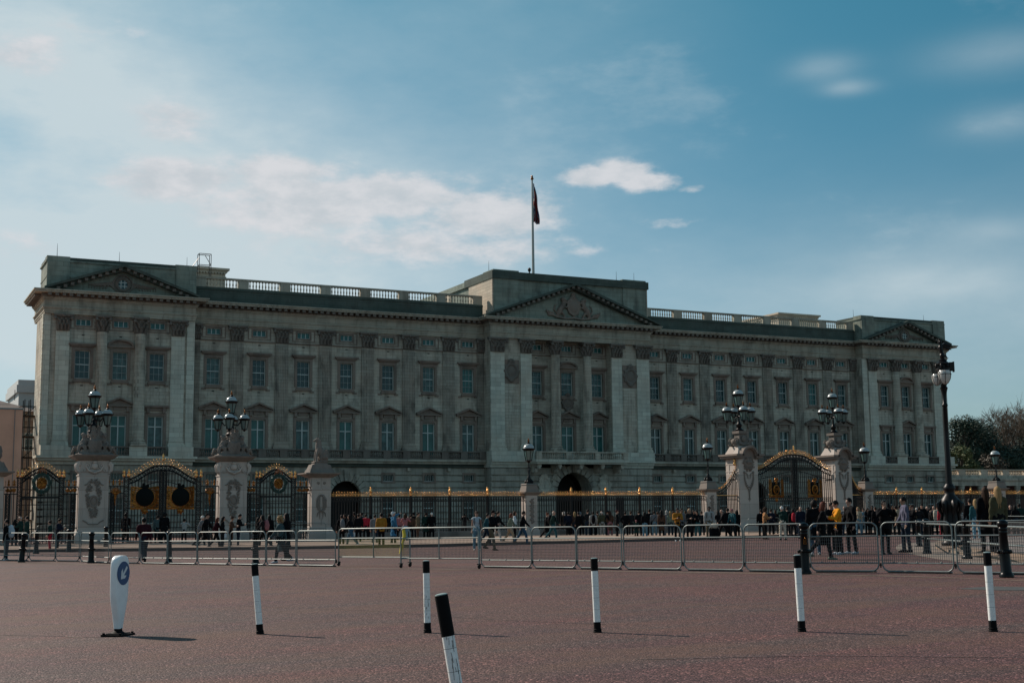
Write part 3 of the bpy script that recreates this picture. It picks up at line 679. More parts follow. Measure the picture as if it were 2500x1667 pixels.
for z in (25.9, 27.0): m.tube([(-39.6, 1, z), (-38.45, 1, z), (-38.45, 1.7, z), (-39.6, 1.7, z), (-39.6, 1, z)], .035, 5)
m.tube([(-38.45, 1, 25.9), (-38.9, 1.7, 27.0)], .03, 5); m.tube([(-39.6, 1, 26.6), (-40.7, 1, 25.0)], .03, 5); P('roof_ladder_cage', m, IRON)
m = MB()
for x, y, z in ((-53, -1.2, 25.2), (-47.3, 0, 25.1), (-41, 0, 25.1), (-9, 0, 27.2), (9.1, 0, 27.2), (6.2, -1, 27), (41.5, 1, 25.1), (53, 1, 25.1)): m = MB(); m.tube([(x, y, z), (x, y, z+1.25)], [.03, .012], 5); P('lightning_rod', m, IRON)
m = MB(); m.tube([(-2.6, 3, 26.9), (-2.6, 3, 28.3)], .07, 6); m.ball((-2.6, 3, 28.45), (.2, .2, .25)); P('roof_camera', m, IRON)
# flagpole and flag
fp = thing('flagpole', 'tall pale flagpole rising from the middle of the palace roof with a limp flag', 'flagpole', (0, 7.1, 26.9))
m = MB(); m.tube([(0, 0, 0), (0, 0, 7), (0, 0, 13.0)], [.17, .14, .09], 10); m.obj('pole', mat('white_pole_paint', (.34, .36, .34), .5), fp, smooth=40)
m = MB(); m.ball((0, 0, 13.15), (.2, .2, .16)); m.ball((0, 0, 13.4), (.13, .13, .16)); m.obj('finial', GOLD_D, fp, smooth=40)
fl = MB(); nu, nv = 22, 26; V = []
cols = ['r', 'b', 'w']
for j in range(nv+1):
    t = j/nv; z = 12.75-t*4.7
    wdt = .22+.42*math.sin(min(1, t*1.25)*math.pi*.62)+.08*math.sin(t*9)
    for i in range(nu+1):
        u = i/nu; V.append((.12+wdt*u+.06*math.sin(u*9+t*5), .22*math.sin(u*16+t*2.2)*(.4+t*.6), z-.9*u*(1-t)*.6-.25*u))
Fc = [(j*(nu+1)+i, j*(nu+1)+i+1, (j+1)*(nu+1)+i+1, (j+1)*(nu+1)+i) for j in range(nv) for i in range(nu)]
fl.raw(V, Fc); fl.m = []
for j in range(nv):
    for i in range(nu):
        u, t = i/nu*2-1, j/nv*2-1; d1, d2 = abs(u-t), abs(u+t)
        fl.m.append(1 if abs(u) < .14 or abs(t) < .14 else 2 if abs(u) < .26 or abs(t) < .26 else 1 if min(d1, d2) < .12 else 2 if min(d1, d2) < .3 else 0)
fl.obj('flag', [mat('flag_blue', (.02, .03, .12), .8), mat('flag_red', (.16, .015, .02), .8), mat('flag_white', (.16, .17, .19), .8)], fp, smooth=80)
# ------------------------------------------------------------------ ground, road, pavements
def asphalt(name, c0, c1, c2, chip=55., bump=.5, line=False):
    m = bpy.data.materials.new(name); m.use_nodes = True; nt = m.node_tree; N = nt.nodes; L = nt.links; b = N['Principled BSDF']
    b.inputs['Roughness'].default_value = .75; b.inputs['Specular IOR Level'].default_value = .3
    tc = N.new('ShaderNodeTexCoord')
    def noise(scale, det, a, c, sc=(1, 1, 1)):
        mp = N.new('ShaderNodeMapping'); mp.inputs['Scale'].default_value = sc; mp.inputs['Rotation'].default_value = (0, 0, -.98); L.new(tc.outputs['Object'], mp.inputs[0])
        n = N.new('ShaderNodeTexNoise'); n.inputs['Scale'].default_value = scale; n.inputs['Detail'].default_value = det; n.inputs['Roughness'].default_value = .65; L.new(mp.outputs[0], n.inputs[0])
        r = N.new('ShaderNodeMapRange'); L.new(n.outputs[0], r.inputs[0]); r.inputs[1].default_value = a; r.inputs[2].default_value = c; return r.outputs[0]
    def mx(f, a, c, bl='MIX'):
        x = N.new('ShaderNodeMix'); x.data_type = 'RGBA'; x.blend_type = bl
        if isinstance(f, (int, float)): x.inputs[0].default_value = f
        else: L.new(f, x.inputs[0])
        for i, v in ((6, a), (7, c)):
            if isinstance(v, tuple): x.inputs[i].default_value = (*v, 1)
            else: L.new(v, x.inputs[i])
        return x.outputs[2]
    col = mx(noise(.35, 6, .40, .60), c0, c1)
    col = mx(noise(.5, 6, .45, .7, (.15, 1, 1)), col, c2)
    vo = N.new('ShaderNodeTexVoronoi'); vo.inputs['Scale'].default_value = chip; L.new(tc.outputs['Object'], vo.inputs['Vector'])
    cr = N.new('ShaderNodeValToRGB'); L.new(vo.outputs['Color'], cr.inputs[0]); e = cr.color_ramp.elements
    e[0].color = (.22, .19, .19, 1); e[1].position = .75; e[1].color = (1.35, 1.25, 1.2, 1); q = cr.color_ramp.elements.new(.9); q.color = (3.8, 3.4, 3.3, 1); q = cr.color_ramp.elements.new(.3); q.color = (.72, .6, .6, 1)
    col = mx(1., col, cr.outputs[0], 'MULTIPLY')
    col = mx(noise(.8, 8, .46, .68, (.35, 1, 1)), col, tuple(x*y for x, y in zip(c0, (1.12, 1.18, .95))))
    n2 = noise(24, 9, .38, .62); g = N.new('ShaderNodeMapRange'); L.new(n2, g.inputs[0]); g.inputs[3].default_value = .62; g.inputs[4].default_value = 1.38
    col = mx(1., col, g.outputs[0], 'MULTIPLY')
    L.new(col, b.inputs['Base Color'])
    v2 = N.new('ShaderNodeTexVoronoi'); v2.inputs['Scale'].default_value = chip; L.new(tc.outputs['Object'], v2.inputs['Vector'])
    bp = N.new('ShaderNodeBump'); bp.invert = True; bp.inputs['Strength'].default_value = bump; bp.inputs['Distance'].default_value = .012; L.new(v2.outputs['Distance'], bp.inputs['Height']); L.new(bp.outputs[0], b.inputs['Normal'])
    return m
ROAD = asphalt('red_asphalt', (.104, .052, .046), (.078, .043, .043), (.070, .056, .050), 42, 1.0)
GROUND = asphalt('dull_ground', (.10, .09, .08), (.12, .10, .09), (.09, .085, .08))
PAVE = stone_mat('sandy_paving', (.30, .235, .185), joints=False, soot=.1, streak=.05)
PINK = asphalt('pink_forecourt_gravel', (.20, .12, .105), (.22, .14, .12), (.17, .12, .11), 30)
GREYP = asphalt('grey_island_paving', (.15, .135, .13), (.17, .15, .14), (.13, .125, .12), 30)
KERB = stone_mat('granite_kerb', (.20, .165, .13), joints=False, soot=.3)
SETT = stone_mat('granite_setts', (.23, .20, .17), soot=.5, bw=.14, bh=.12)
def grid(name, xs, ys, dz, m, kind='structure', keep=None):
    mb = MB(); nx = len(xs); idx = {}
    for j, y in enumerate(ys):
        for i, x in enumerate(xs): mb.v.append((x, y, gz(x, y)+dz))
    for j in range(len(ys)-1):
        for i in range(nx-1):
            if keep and not keep((xs[i]+xs[i+1])/2, (ys[j]+ys[j+1])/2): continue
            mb.f.append((j*nx+i, j*nx+i+1, (j+1)*nx+i+1, (j+1)*nx+i)); mb.m.append(0)
    o = mb.obj(name, m); tag(o, None, None, None, kind); return o
dense_x = [-130+2*i for i in range(106)]; dense_y = [-160+2*i for i in range(111)]
grid('ground', [-3000, -1200, -500, -250]+dense_x+[120, 200, 400, 1200, 3000], [-3000, -1200, -500, -260]+dense_y+[120, 300, 800, 2000, 4000], -.008, GROUND)
grid('road', dense_x, [y for y in dense_y if y <= -44], 0, ROAD)
def strip(name, A, B, z0, z1, m, rows=4, kind='structure', side=True):
    """raised slab between two polylines A (near, kerbed) and B (far)"""
    mb = MB(); n = len(A)
    for j in range(rows+1):
        t = j/rows
        for a, b in zip(A, B): x, y = a[0]+(b[0]-a[0])*t, a[1]+(b[1]-a[1])*t; mb.v.append((x, y, gz(x, y)+z1))
    for j in range(rows):
        for i in range(n-1): mb.f.append((j*n+i, j*n+i+1, (j+1)*n+i+1, (j+1)*n+i)); mb.m.append(0)
    if side:
        for i in range(n-1):
            p, q = A[i], A[i+1]; mb.face([(p[0], p[1], gz(*p)+z0), (q[0], q[1], gz(*q)+z0), (q[0], q[1], gz(*q)+z1), (p[0], p[1], gz(*p)+z1)])
    return tag(mb.obj(name, m), None, None, None, kind)
def dens(P_, st=1.5):
    r = []
    for a, b in zip(P_, P_[1:]):
        n = max(1, int(math.dist(a, b)/st)); r += [(a[0]+(b[0]-a[0])*i/n, a[1]+(b[1]-a[1])*i/n) for i in range(n)]
    return r+[tuple(P_[-1])]
def gp(px, py): p = ground_at(px, py); return (p.x, p.y)
def smooth_poly(P_, k=2):
    for _ in range(k):
        q = [P_[0]]
        for a, b in zip(P_, P_[1:]): q += [(a[0]*.75+b[0]*.25, a[1]*.75+b[1]*.25), (a[0]*.25+b[0]*.75, a[1]*.25+b[1]*.75)]
        P_ = q+[P_[-1]]
    return P_
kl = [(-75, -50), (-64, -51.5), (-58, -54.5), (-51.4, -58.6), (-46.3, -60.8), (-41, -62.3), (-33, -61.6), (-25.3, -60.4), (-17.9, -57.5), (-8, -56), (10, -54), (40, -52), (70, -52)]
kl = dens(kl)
strip('pavement', [(x, y+.28) for x, y in kl], [(x, -41.0) for x, y in kl], 0, .13, PAVE, side=False)
strip('kerb', kl, [(x, y+.279) for x, y in kl], 0, .15, stone_mat('shade_toned_kerb', (.075, .055, .05), joints=False, soot=.5), 1)  # shadow line of the kerb face put into its dark colour
grid('forecourt_ground', dense_x, [-41, -38, -34, -30, -20, -10, 2], .012, PINK)
# traffic island on the right
ed = [gp(*p) for p in ((2281, 1336), (2290, 1341), (2304, 1345), (2338, 1352), (2389, 1361), (2440, 1367), (2500, 1374))]
ed = [(-16, -77.6), (-20.5, -77.6), (-23.6, -78.6)]+ed+[(-38.5, -101), (-38.5, -108), (-34, -116)]
ed = dens(smooth_poly(ed), 1.2); inn = (-12, -96)
def inset(P_, d): return [(x+(inn[0]-x)/math.dist((x, y), inn)*d, y+(inn[1]-y)/math.dist((x, y), inn)*d) for x, y in P_]
strip('cobble_path', inset(ed, -1.5), ed, 0, .004, SETT, 1, side=False)
strip('island_kerb', ed, inset(ed, .45), 0, .09, KERB, 1)
strip('island_kerb', inset(ed, .42), inset(ed, .75), .05, .19, KERB, 1)
strip('island_pavement', inset(ed, .74), [(inn[0]+.01*i, inn[1]) for i in range(len(ed))], .05, .186, GREYP, 6, side=False)
# granite setts along the barrier line
se = dens([gp(x, y) for x, y in ((-60, 1371), (330, 1379), (820, 1386), (1400, 1393), (1900, 1400), (2250, 1408), (2560, 1420))], 1.)
strip('road_edge', [(x-.02, y-.13) for x, y in se], [(x+.1, y+.2) for x, y in se], 0, .006, stone_mat('pale_setts', (.20, .165, .13), soot=.5, bw=.2, bh=.2), 1, side=False)
DARKT = asphalt('worn_tar_seam', (.115, .085, .085), (.11, .08, .08), (.10, .08, .08))
for i, pts in enumerate([[(-60, 1548), (150, 1553), (250, 1556)], [(580, 1478), (900, 1490), (1200, 1512), (1480, 1524)], [(1180, 1402), (1500, 1409), (2000, 1418), (2560, 1430)], [(1550, 1610), (2000, 1600), (2560, 1606)]]):
    q = dens([gp(*p) for p in pts], 1.); strip('road_seam', q, [(x+.02, y+.035) for x, y in q], 0, .004, DARKT, 1, side=False)
CH = mat('faded_road_marking', (.26, .19, .15), .8, var=.5, vscale=30)
for pts in ([(810, 1397), (850, 1396)], [(910, 1396), (935, 1396)], [(945, 1396), (960, 1396)], [(1350, 1412), (1372, 1412)], [(1408, 1413), (1424, 1413)], [(1480, 1414), (1500, 1414)], [(160, 1555), (200, 1556)]):
    q = [gp(*p) for p in pts]; strip('road_marking', q, [(x+.01, y+.06) for x, y in q], 0, .006, CH, 1, side=False)
mh = [gp(x, y) for x, y in ((2335, 1437), (2420, 1431), (2560, 1434), (2560, 1441), (2440, 1441))]
m = MB(); m.prismz(mh, 0, .006); m.v = [(x, y, gz(x, y)+z) for x, y, z in m.v]; tag(m.obj('utility_cover', mat('grey_steel_cover', (.05, .052, .05), .85, var=.3)), None, None, None, 'structure')
# ------------------------------------------------------------------ lamps, piers, gates, railings
FY = -42.0
def lantern(par, x, y, z, s=1., name='lantern', seg=6):
    """z: bottom of the glass; total height about 1.45 s"""
    m = MB()
    for k in range(seg):
        a = 2*math.pi*(k+.5)/seg; m.tube([(x+.19*s*math.cos(a), y+.19*s*math.sin(a), z), (x+.31*s*math.cos(a), y+.31*s*math.sin(a), z+.62*s)], .016*s+.006, 4)
    m.lathe([(.12*s, -.07*s), (.22*s, -.03*s), (.22*s, .01*s)], x, y, z, seg, ph=.5); m.lathe([(.05*s, -.16*s), (.12*s, -.06*s)], x, y, z, 8)
    m.lathe([(.31*s, .60*s), (.40*s, .68*s), (.43*s, .74*s), (.36*s, .76*s)], x, y, z, 12)
    m.lathe([(.09*s, 1.03*s), (.11*s, 1.1*s), (.05*s, 1.16*s)], x, y, z, 8)
    o = m.obj(name, IRON, par, smooth=35)
    g = MB(); g.lathe([(.18*s, .0), (.30*s, .61*s)], x, y, z, seg, ph=.5); g.obj('glass', LAMPG, o)
    d = MB(); d.lathe([(.355*s, .761*s), (.33*s, .85*s), (.27*s, .95*s), (.17*s, 1.02*s), (.09*s, 1.04*s)], x, y, z, 16); d.obj('dome', LAMPD, o, smooth=50)
    f = MB(); f.lathe([(.04*s, 1.161*s), (.065*s, 1.2*s), (.075*s, 1.27*s), (.04*s, 1.3*s)], x, y, z, 8); f.ball((x, y, z+1.35*s), .045*s); f.obj('finial', GOLD_D, o, smooth=50)
    return o
def lamp_standard(X, Y, Z, top, label, four=True, s=1., tw=0.):
    """ornate standard: lanterns on arms, the highest in the middle; top = world z of the finial"""
    t = thing('lamp_standard', label, 'street lamp', (X, Y, Z), 0, 'black lamp standards on the stone piers')
    H = top-Z; zt = H-1.42*s
    m = MB(); m.lathe([(.3*s, 0), (.32*s, .1), (.2*s, .2), (.13*s, .28), (.2*s, .4), (.21*s, .5), (.1*s, .62), (.075*s, .8), (.055*s, zt-.15)] if four else [(.2, 0), (.21, .12), (.12, .2), (.14, .34), (.09, .5), (.055, .6), (.085, .9), (.055, 1.0), (.045, zt-.6), (.075, zt-.5), (.045, zt-.4), (.04, zt-.1)], 0, 0, 0, 10)
    m.obj('post', IRON, t, smooth=40)
    lantern(t, 0, 0, zt, s)
    if four:
        a = MB(); r = .84*s; zl = zt-1.05*s
        for k in range(4):
            an = tw+k*math.pi/2+math.pi/4; cx, cy = r*math.cos(an), r*math.sin(an)
            a.tube([(0, 0, zl+.35*s), (cx*.5, cy*.5, zl+.25*s), (cx*.85, cy*.85, zl+.62*s), (cx*.75, cy*.75, zl+.72*s)], [.05, .045, .04, .03], 6)
            lantern(t, cx, cy, zl, s*.9)
        a.obj('bracket', IRON, t, smooth=40)
    else:
        b = MB()
        for k in range(4):
            an = k*math.pi/2+math.pi/4; b.ball((.22*math.cos(an), .22*math.sin(an), .12), (.11, .11, .13)); b.tube([(.08*math.cos(an), .08*math.sin(an), .32), (.2*math.cos(an), .2*math.sin(an), .25), (.3*math.cos(an), .3*math.sin(an), .02)], [.04, .05, .06], 5)
        b.obj('foot_ornament', IRON, t, smooth=40)
    return t
def spiral(m, cx, y, cz, r, turns=1.4, q=1, th=.03, a0=0.):
    pts = [(cx+q*r*(1-.8*i/14)*math.cos(a0+turns*2*math.pi*i/14), y, cz+r*(1-.8*i/14)*math.sin(a0+turns*2*math.pi*i/14)) for i in range(15)]
    m.tube(pts, [th]*10+[th*1.4]*5, 5)
def relief(cx, cz, w, h, y, n=46, seed=1, oval=True, tp=.4):
    """carved cartouche: oval moulding, scrolls and leaves standing proud of the face at y"""
    rnd = random.Random(seed); m = MB()
    if oval:
        m.ringxz((cx, y-.02, cz-h*.05), w*.24, .055, 18, 6, 1.3); m.ball((cx, y+.02, cz-h*.05), (w*.22, .07, w*.28), 12, 6)
    for i in range(n):
        for q in (-1, 1):
            t = rnd.random(); zz = cz-h/2+h*t; half = w/2*math.sin(math.pi*min(1, .12+t*.8))**.8*(tp+(1-tp)*min(1, t*1.6))
            xx = cx+q*half*(.35+.62*rnd.random())
            if oval and abs(xx-cx) < w*.26 and abs(zz-(cz-h*.05)) < w*.36: continue
            if rnd.random() < .4: spiral(m, xx, y-.03, zz, .05+.05*rnd.random(), 1.1, q, .018, rnd.random()*6)
            else:
                a = rnd.random()*6.3; l = .06+.07*rnd.random(); dx, dz = math.cos(a)*l, math.sin(a)*l
                m.tube([(xx-dx, y, zz-dz), (xx, y-.055, zz), (xx+dx, y, zz+dz)], [.015, .045, .012], 5)
    return m
GR_P = 'carved stone piers of the gates'
def big_pier(x0, x1, label, seed, y=FY, dep=1.1, zc=5.5, win=True):
    """left group of piers: base, panelled shaft with cartouche, festooned frieze, cornice"""
    t = thing('gate_pier', label, 'gate pier', ((x0+x1)/2, y, 0), 0, GR_P); h = (x1-x0)/2; hy = dep/2
    m = MB(); cy = hy
    m.frust((h+.16, hy+.14), 0, (h+.16, hy+.14), .55, 0, cy); m.frust((h+.16, hy+.14), .551, (h+.02, hy+.02), .8, 0, cy); m.frust((h+.06, hy+.05), .8, (h+.0, hy), .93, 0, cy)
    m.box(-h, h, 0, dep, .93, 4.2)
    for a, b, c, d in ((-h+.16, -h+.21, 1.15, 4.0), (h-.21, h-.16, 1.15, 4.0)): m.box(a, b, -.03, .01, c, d)
    m.box(-h+.21, h-.21, -.03, .01, 1.15, 1.2); m.box(-h+.21, h-.21, -.03, .01, 3.95, 4.0)
    m.obj('shaft', STONE_GP, t)
    c = relief(0, 2.75, 1.0, 2.35, -.02, 60, seed)
    c.tube([(-.55, -.03, 3.6), (-.4, -.06, 3.65), (-.3, -.06, 3.82), (.3, -.06, 3.82), (.4, -.06, 3.65), (.55, -.03, 3.6)], .035, 5); c.tube([(-.6, -.03, 1.5), (-.4, -.06, 1.4), (-.28, -.06, 1.27), (.28, -.06, 1.27), (.4, -.06, 1.4), (.6, -.03, 1.5)], .03, 5)
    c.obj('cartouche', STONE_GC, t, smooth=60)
    f = MB(); f.box(-h+.03, h-.03, .03, dep-.03, 4.2, 5.08); f.box(-h-.04, h+.04, -.04, dep+.04, 4.16, 4.23)
    for q in (-1, 1):
        for yy in (-.02, dep*.5): f.tube([(q*(h-.02), yy, 4.3), (q*(h+.12), yy, 4.5), (q*(h+.14), yy, 4.8), (q*(h+.02), yy, 5.0)], [.06, .1, .13, .09], 7)
        f.ball((q*(h+.05), -.03, 4.85), (.13, .1, .15)); spiral(f, q*.42, -.02, 4.75, .2, 1.3, q, .04, 1.5); spiral(f, q*.62, -.02, 4.45, .12, 1.2, -q, .03)
    f.tube([(-.5, -.02, 4.75), (-.35, -.08, 4.48), (0, -.1, 4.33), (.35, -.08, 4.48), (.5, -.02, 4.75)], [.04, .07, .09, .07, .04], 7); f.ball((0, -.05, 4.75), (.2, .12, .2)); f.ball((0, -.08, 4.98), (.16, .1, .08))
    for i in range(6): f.ball((-.3+.12*i, -.06, 4.62+.05*(i % 2)), (.05, .05, .05), 6, 4)
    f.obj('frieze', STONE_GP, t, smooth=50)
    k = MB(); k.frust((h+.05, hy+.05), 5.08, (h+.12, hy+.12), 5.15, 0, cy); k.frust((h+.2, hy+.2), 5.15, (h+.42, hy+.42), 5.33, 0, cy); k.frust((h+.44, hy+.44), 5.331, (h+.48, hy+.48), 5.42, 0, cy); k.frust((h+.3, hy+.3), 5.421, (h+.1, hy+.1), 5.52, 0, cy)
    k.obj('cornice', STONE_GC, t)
    return t
def putti_group(x, y, z, label, seed):
    rnd = random.Random(seed); b = MB()
    b.frust((.75, .5), 0, (.6, .4), .22)
    for q in (-1, 1):                                     # seated children on either side
        bx = q*.5
        b.tube([(bx*1.1, -.05, .28), (bx, -.05, .5), (bx*.85, -.05, .8)], [.19, .2, .17], 8, True); b.ball((bx*.95, -.1, 1.0), (.14, .14, .16)); b.ball((bx*1.0, -.02, 1.08), (.15, .14, .12))
        b.tube([(bx, -.1, .35), (bx*1.45, -.32, .42), (bx*1.6, -.3, .12)], [.14, .12, .07], 7, True); b.tube([(bx*.9, -.1, .33), (bx*1.0, -.42, .42), (bx*.9, -.4, .1)], [.13, .11, .07], 7, True)
        b.tube([(bx*1.0, -.05, .78), (bx*1.35, -.15, .6), (bx*1.15, -.32, .55)], [.08, .07, .06], 6, True); b.tube([(bx*.7, -.05, .78), (bx*.4, -.25, .7), (bx*.25, -.3, .85)], [.08, .07, .05], 6, True)
        b.tube([(bx*1.2, .0, .2), (q*.95, -.05, .3), (q*1.02, 0, .05)], [.12, .14, .08], 6, True)
    b.prism([(-.26, .1), (.26, .1), (.34, .45), (.3, .8), (0, .72), (-.3, .8), (-.34, .45)], -.5, -.3); b.ball((0, -.38, .45), (.25, .17, .33))
    b.tube([(0, 0, .1), (0, 0, .9), (0, 0, 1.35)], [.4, .3, .2], 10)      # standing pair round the stem
    for a in (0.4, 2.4, 4.4):
        cx, cy = .2*math.cos(a), .2*math.sin(a)-.05; b.tube([(cx, cy, .7), (cx*1.1, cy*1.1, 1.05), (cx, cy, 1.28)], [.15, .17, .13], 8, True); b.ball((cx*1.2, cy*1.2, 1.45), (.12, .12, .14)); b.tube([(cx, cy, 1.3), (cx*2, cy*2, 1.25), (cx*1.6, cy*1.9, 1.0)], [.07, .06, .05], 6, True)
    for i in range(24): a = rnd.random()*6.3; b.ball((.7*math.cos(a)*rnd.random(), -.35*abs(math.sin(a)), .1+.5*rnd.random()), .07+.05*rnd.random(), 6, 4)
    v = voxel(b, .035); v.v = [(p[0]*1.22, p[1]*1.1, p[2]*1.08) for p in v.v]
    for i, p in enumerate(v.v):
        v.v[i] = (p[0]+.012*math.sin(p[2]*40+p[0]*23), p[1]+.02*math.sin(p[0]*37+p[2]*31), p[2])
    o = v.obj('sculpture', STONE_GC, None, (x, y, z), 60); return tag(o, label, 'sculpture', 'stone sculptures on the gate piers')
p1 = big_pier(-56.22, -54.50, 'tall carved gate pier left of the gate with two dark discs', 11, dep=1.05)
p2 = big_pier(-47.71, -45.99, 'tall carved gate pier right of the gate with two dark discs', 12, dep=1.0)
putti_group(-55.36, FY+.52, 5.5, 'carved stone children with a shield on the pier left of the dark discs', 1)
putti_group(-46.85, FY+.5, 5.5, 'carved stone children round a lamp stem on the pier right of the dark discs', 2)
lamp_standard(-55.40, FY+.55, 6.75, 9.72, 'black five-lantern lamp standard rising from the stone children left of the double gate', tw=.25)
lamp_standard(-46.95, FY+.5, 6.75, 9.62, 'black five-lantern lamp standard rising from the stone children right of the double gate', tw=.4)
# small pier with a seated heraldic beast
def beast_pier(x0, x1, label, y=FY, dep=.9):
    t = thing('gate_pier', label, 'gate pier', ((x0+x1)/2, y, 0), 0, GR_P); h = (x1-x0)/2; hy = dep/2; cy = hy; m = MB()
    m.frust((h+.28, hy+.25), 0, (h+.26, hy+.24), .5, 0, cy); m.frust((h+.2, hy+.18), .501, (h+.05, hy+.04), .9, 0, cy); m.box(-h, h, 0, dep, .9, 3.3); m.box(-h-.05, h+.05, -.05, dep+.05, 3.3, 3.38); m.box(-h+.02, h-.02, .02, dep-.02, 3.38, 4.1)
    for a, b, c, d in ((-h+.1, h-.1, 1.0, 1.04), (-h+.1, h-.1, 3.1, 3.14), (-h+.1, -h+.14, 1.04, 3.1), (h-.14, h-.1, 1.04, 3.1), (-h+.3, h-.3, 3.5, 3.53), (-h+.3, h-.3, 3.93, 3.96)): m.box(a, b, -.025 if c < 3.2 else -.0, .05, c, d)
    m.obj('shaft', STONE_GP, t)
    c = MB()                                              # trophy: fleur and crossed stems
    for q in (-1, 1):
        for i in range(5): c.tube([(q*.03, -.02, 1.9), (q*(.12+.05*i), -.06, 2.2), (q*(.1+.05*i), -.05, 2.5+.1*(4-i)), (q*(.2+.04*i), -.02, 2.7+.08*(4-i))], [.02, .03, .035, .01], 5)
        c.tube([(q*.03, -.02, 2.0), (q*.25, -.05, 1.8), (q*.3, -.02, 1.55)], [.03, .04, .015], 5); c.tube([(0, -.02, 2.0), (q*.12, -.05, 1.75), (q*.1, -.02, 1.4)], [.03, .03, .01], 5)
    c.ball((0, -.02, 2.95), (.1, .05, .07)); c.tube([(-.3, -.02, 2.05), (0, -.07, 1.93), (.3, -.02, 2.05)], [.02, .05, .02], 5); c.tube([(0, -.02, 1.5), (0, -.02, 1.0)], .012, 4)
    spiral(c, -.2, -.01, 3.72, .1, 1.1, -1, .022); spiral(c, .2, -.01, 3.72, .1, 1.1, 1, .022); c.obj('carved_trophy', STONE_GC, t, smooth=60)
    k = MB(); k.frust((h+.1, hy+.1), 4.1, (h+.5, hy+.45), 4.32, 0, cy); k.frust((h+.54, hy+.5), 4.321, (h+.54, hy+.5), 4.4, 0, cy); k.frust((h+.2, hy+.2), 4.401, (h+.12, hy+.1), 4.62, 0, cy); k.frust((h+.1, hy+.05), 4.62, (h-.05, hy-.05), 4.95, 0, cy); k.frust((h-.15, hy-.1), 4.95, (h-.3, hy-.15), 5.07, 0, cy)
    k.obj('cornice', STONE_GC, t); return t
beast_pier(-41.72, -40.42, 'narrower stone gate pier carrying a seated heraldic beast')
def beast(x, y, z, label):
    b = MB(); b.box(-.45, .45, -.35, .35, 0, .08)
    b.tube([(.3, 0, .3), (.15, 0, .6), (-.08, 0, 1.0), (-.1, 0, 1.25)], [.3, .3, .22, .17], 10, True)
    b.tube([(-.1, 0, 1.2), (-.12, 0, 1.42), (-.2, 0, 1.5), (-.38, 0, 1.42)], [.15, .14, .12, .07], 8, True)
    for q in (-1, 1):
        b.tube([(-.1, q*.15, .95), (-.25, q*.16, .5), (-.28, q*.16, .06)], [.12, .08, .07], 7, True); b.tube([(.32, q*.22, .35), (.02, q*.25, .3), (.05, q*.25, .06)], [.2, .12, .08], 7, True); b.tube([(-.1, q*.07, 1.52), (-.08, q*.09, 1.66)], [.04, .02], 5, True)
    b.tube([(-.15, 0, 1.52), (-.22, 0, 1.72)], [.03, .01], 5, True)
    b.prism([(-.0, .1), (.42, .1), (.45, .55), (.22, .8), (0, .5)], -.32, -.22)
    for i in range(7): b.ball((-.02+.03*i*.5, 0, 1.45-.09*i), (.13, .12, .09), 6, 4)
    b.tube([(.4, 0, .2), (.55, -.1, .5), (.45, -.1, .8)], [.06, .05, .07], 6, True)
    for q in (-1, 1): b.tube([(-.12, q*.1, 1.1), (.0, q*.2, .9), (.02, q*.16, .6)], [.07, .06, .05], 6, True)
    v = voxel(b, .03); o = v.obj('sculpture', STONE_GC, None, (x, y, z), 60); return tag(o, label, 'sculpture', 'stone sculptures on the gate piers')
beast(-41.07, FY+.45, 5.07, 'seated stone beast with a shield on the narrower pier at the start of the railings')
beast_pier(-61.85, -60.45, 'stone gate pier cut off by the left edge of the photo')
bb = beast(-61.15, FY+.45, 5.07, 'sooty stone beast cut off by the left edge, on the leftmost pier')
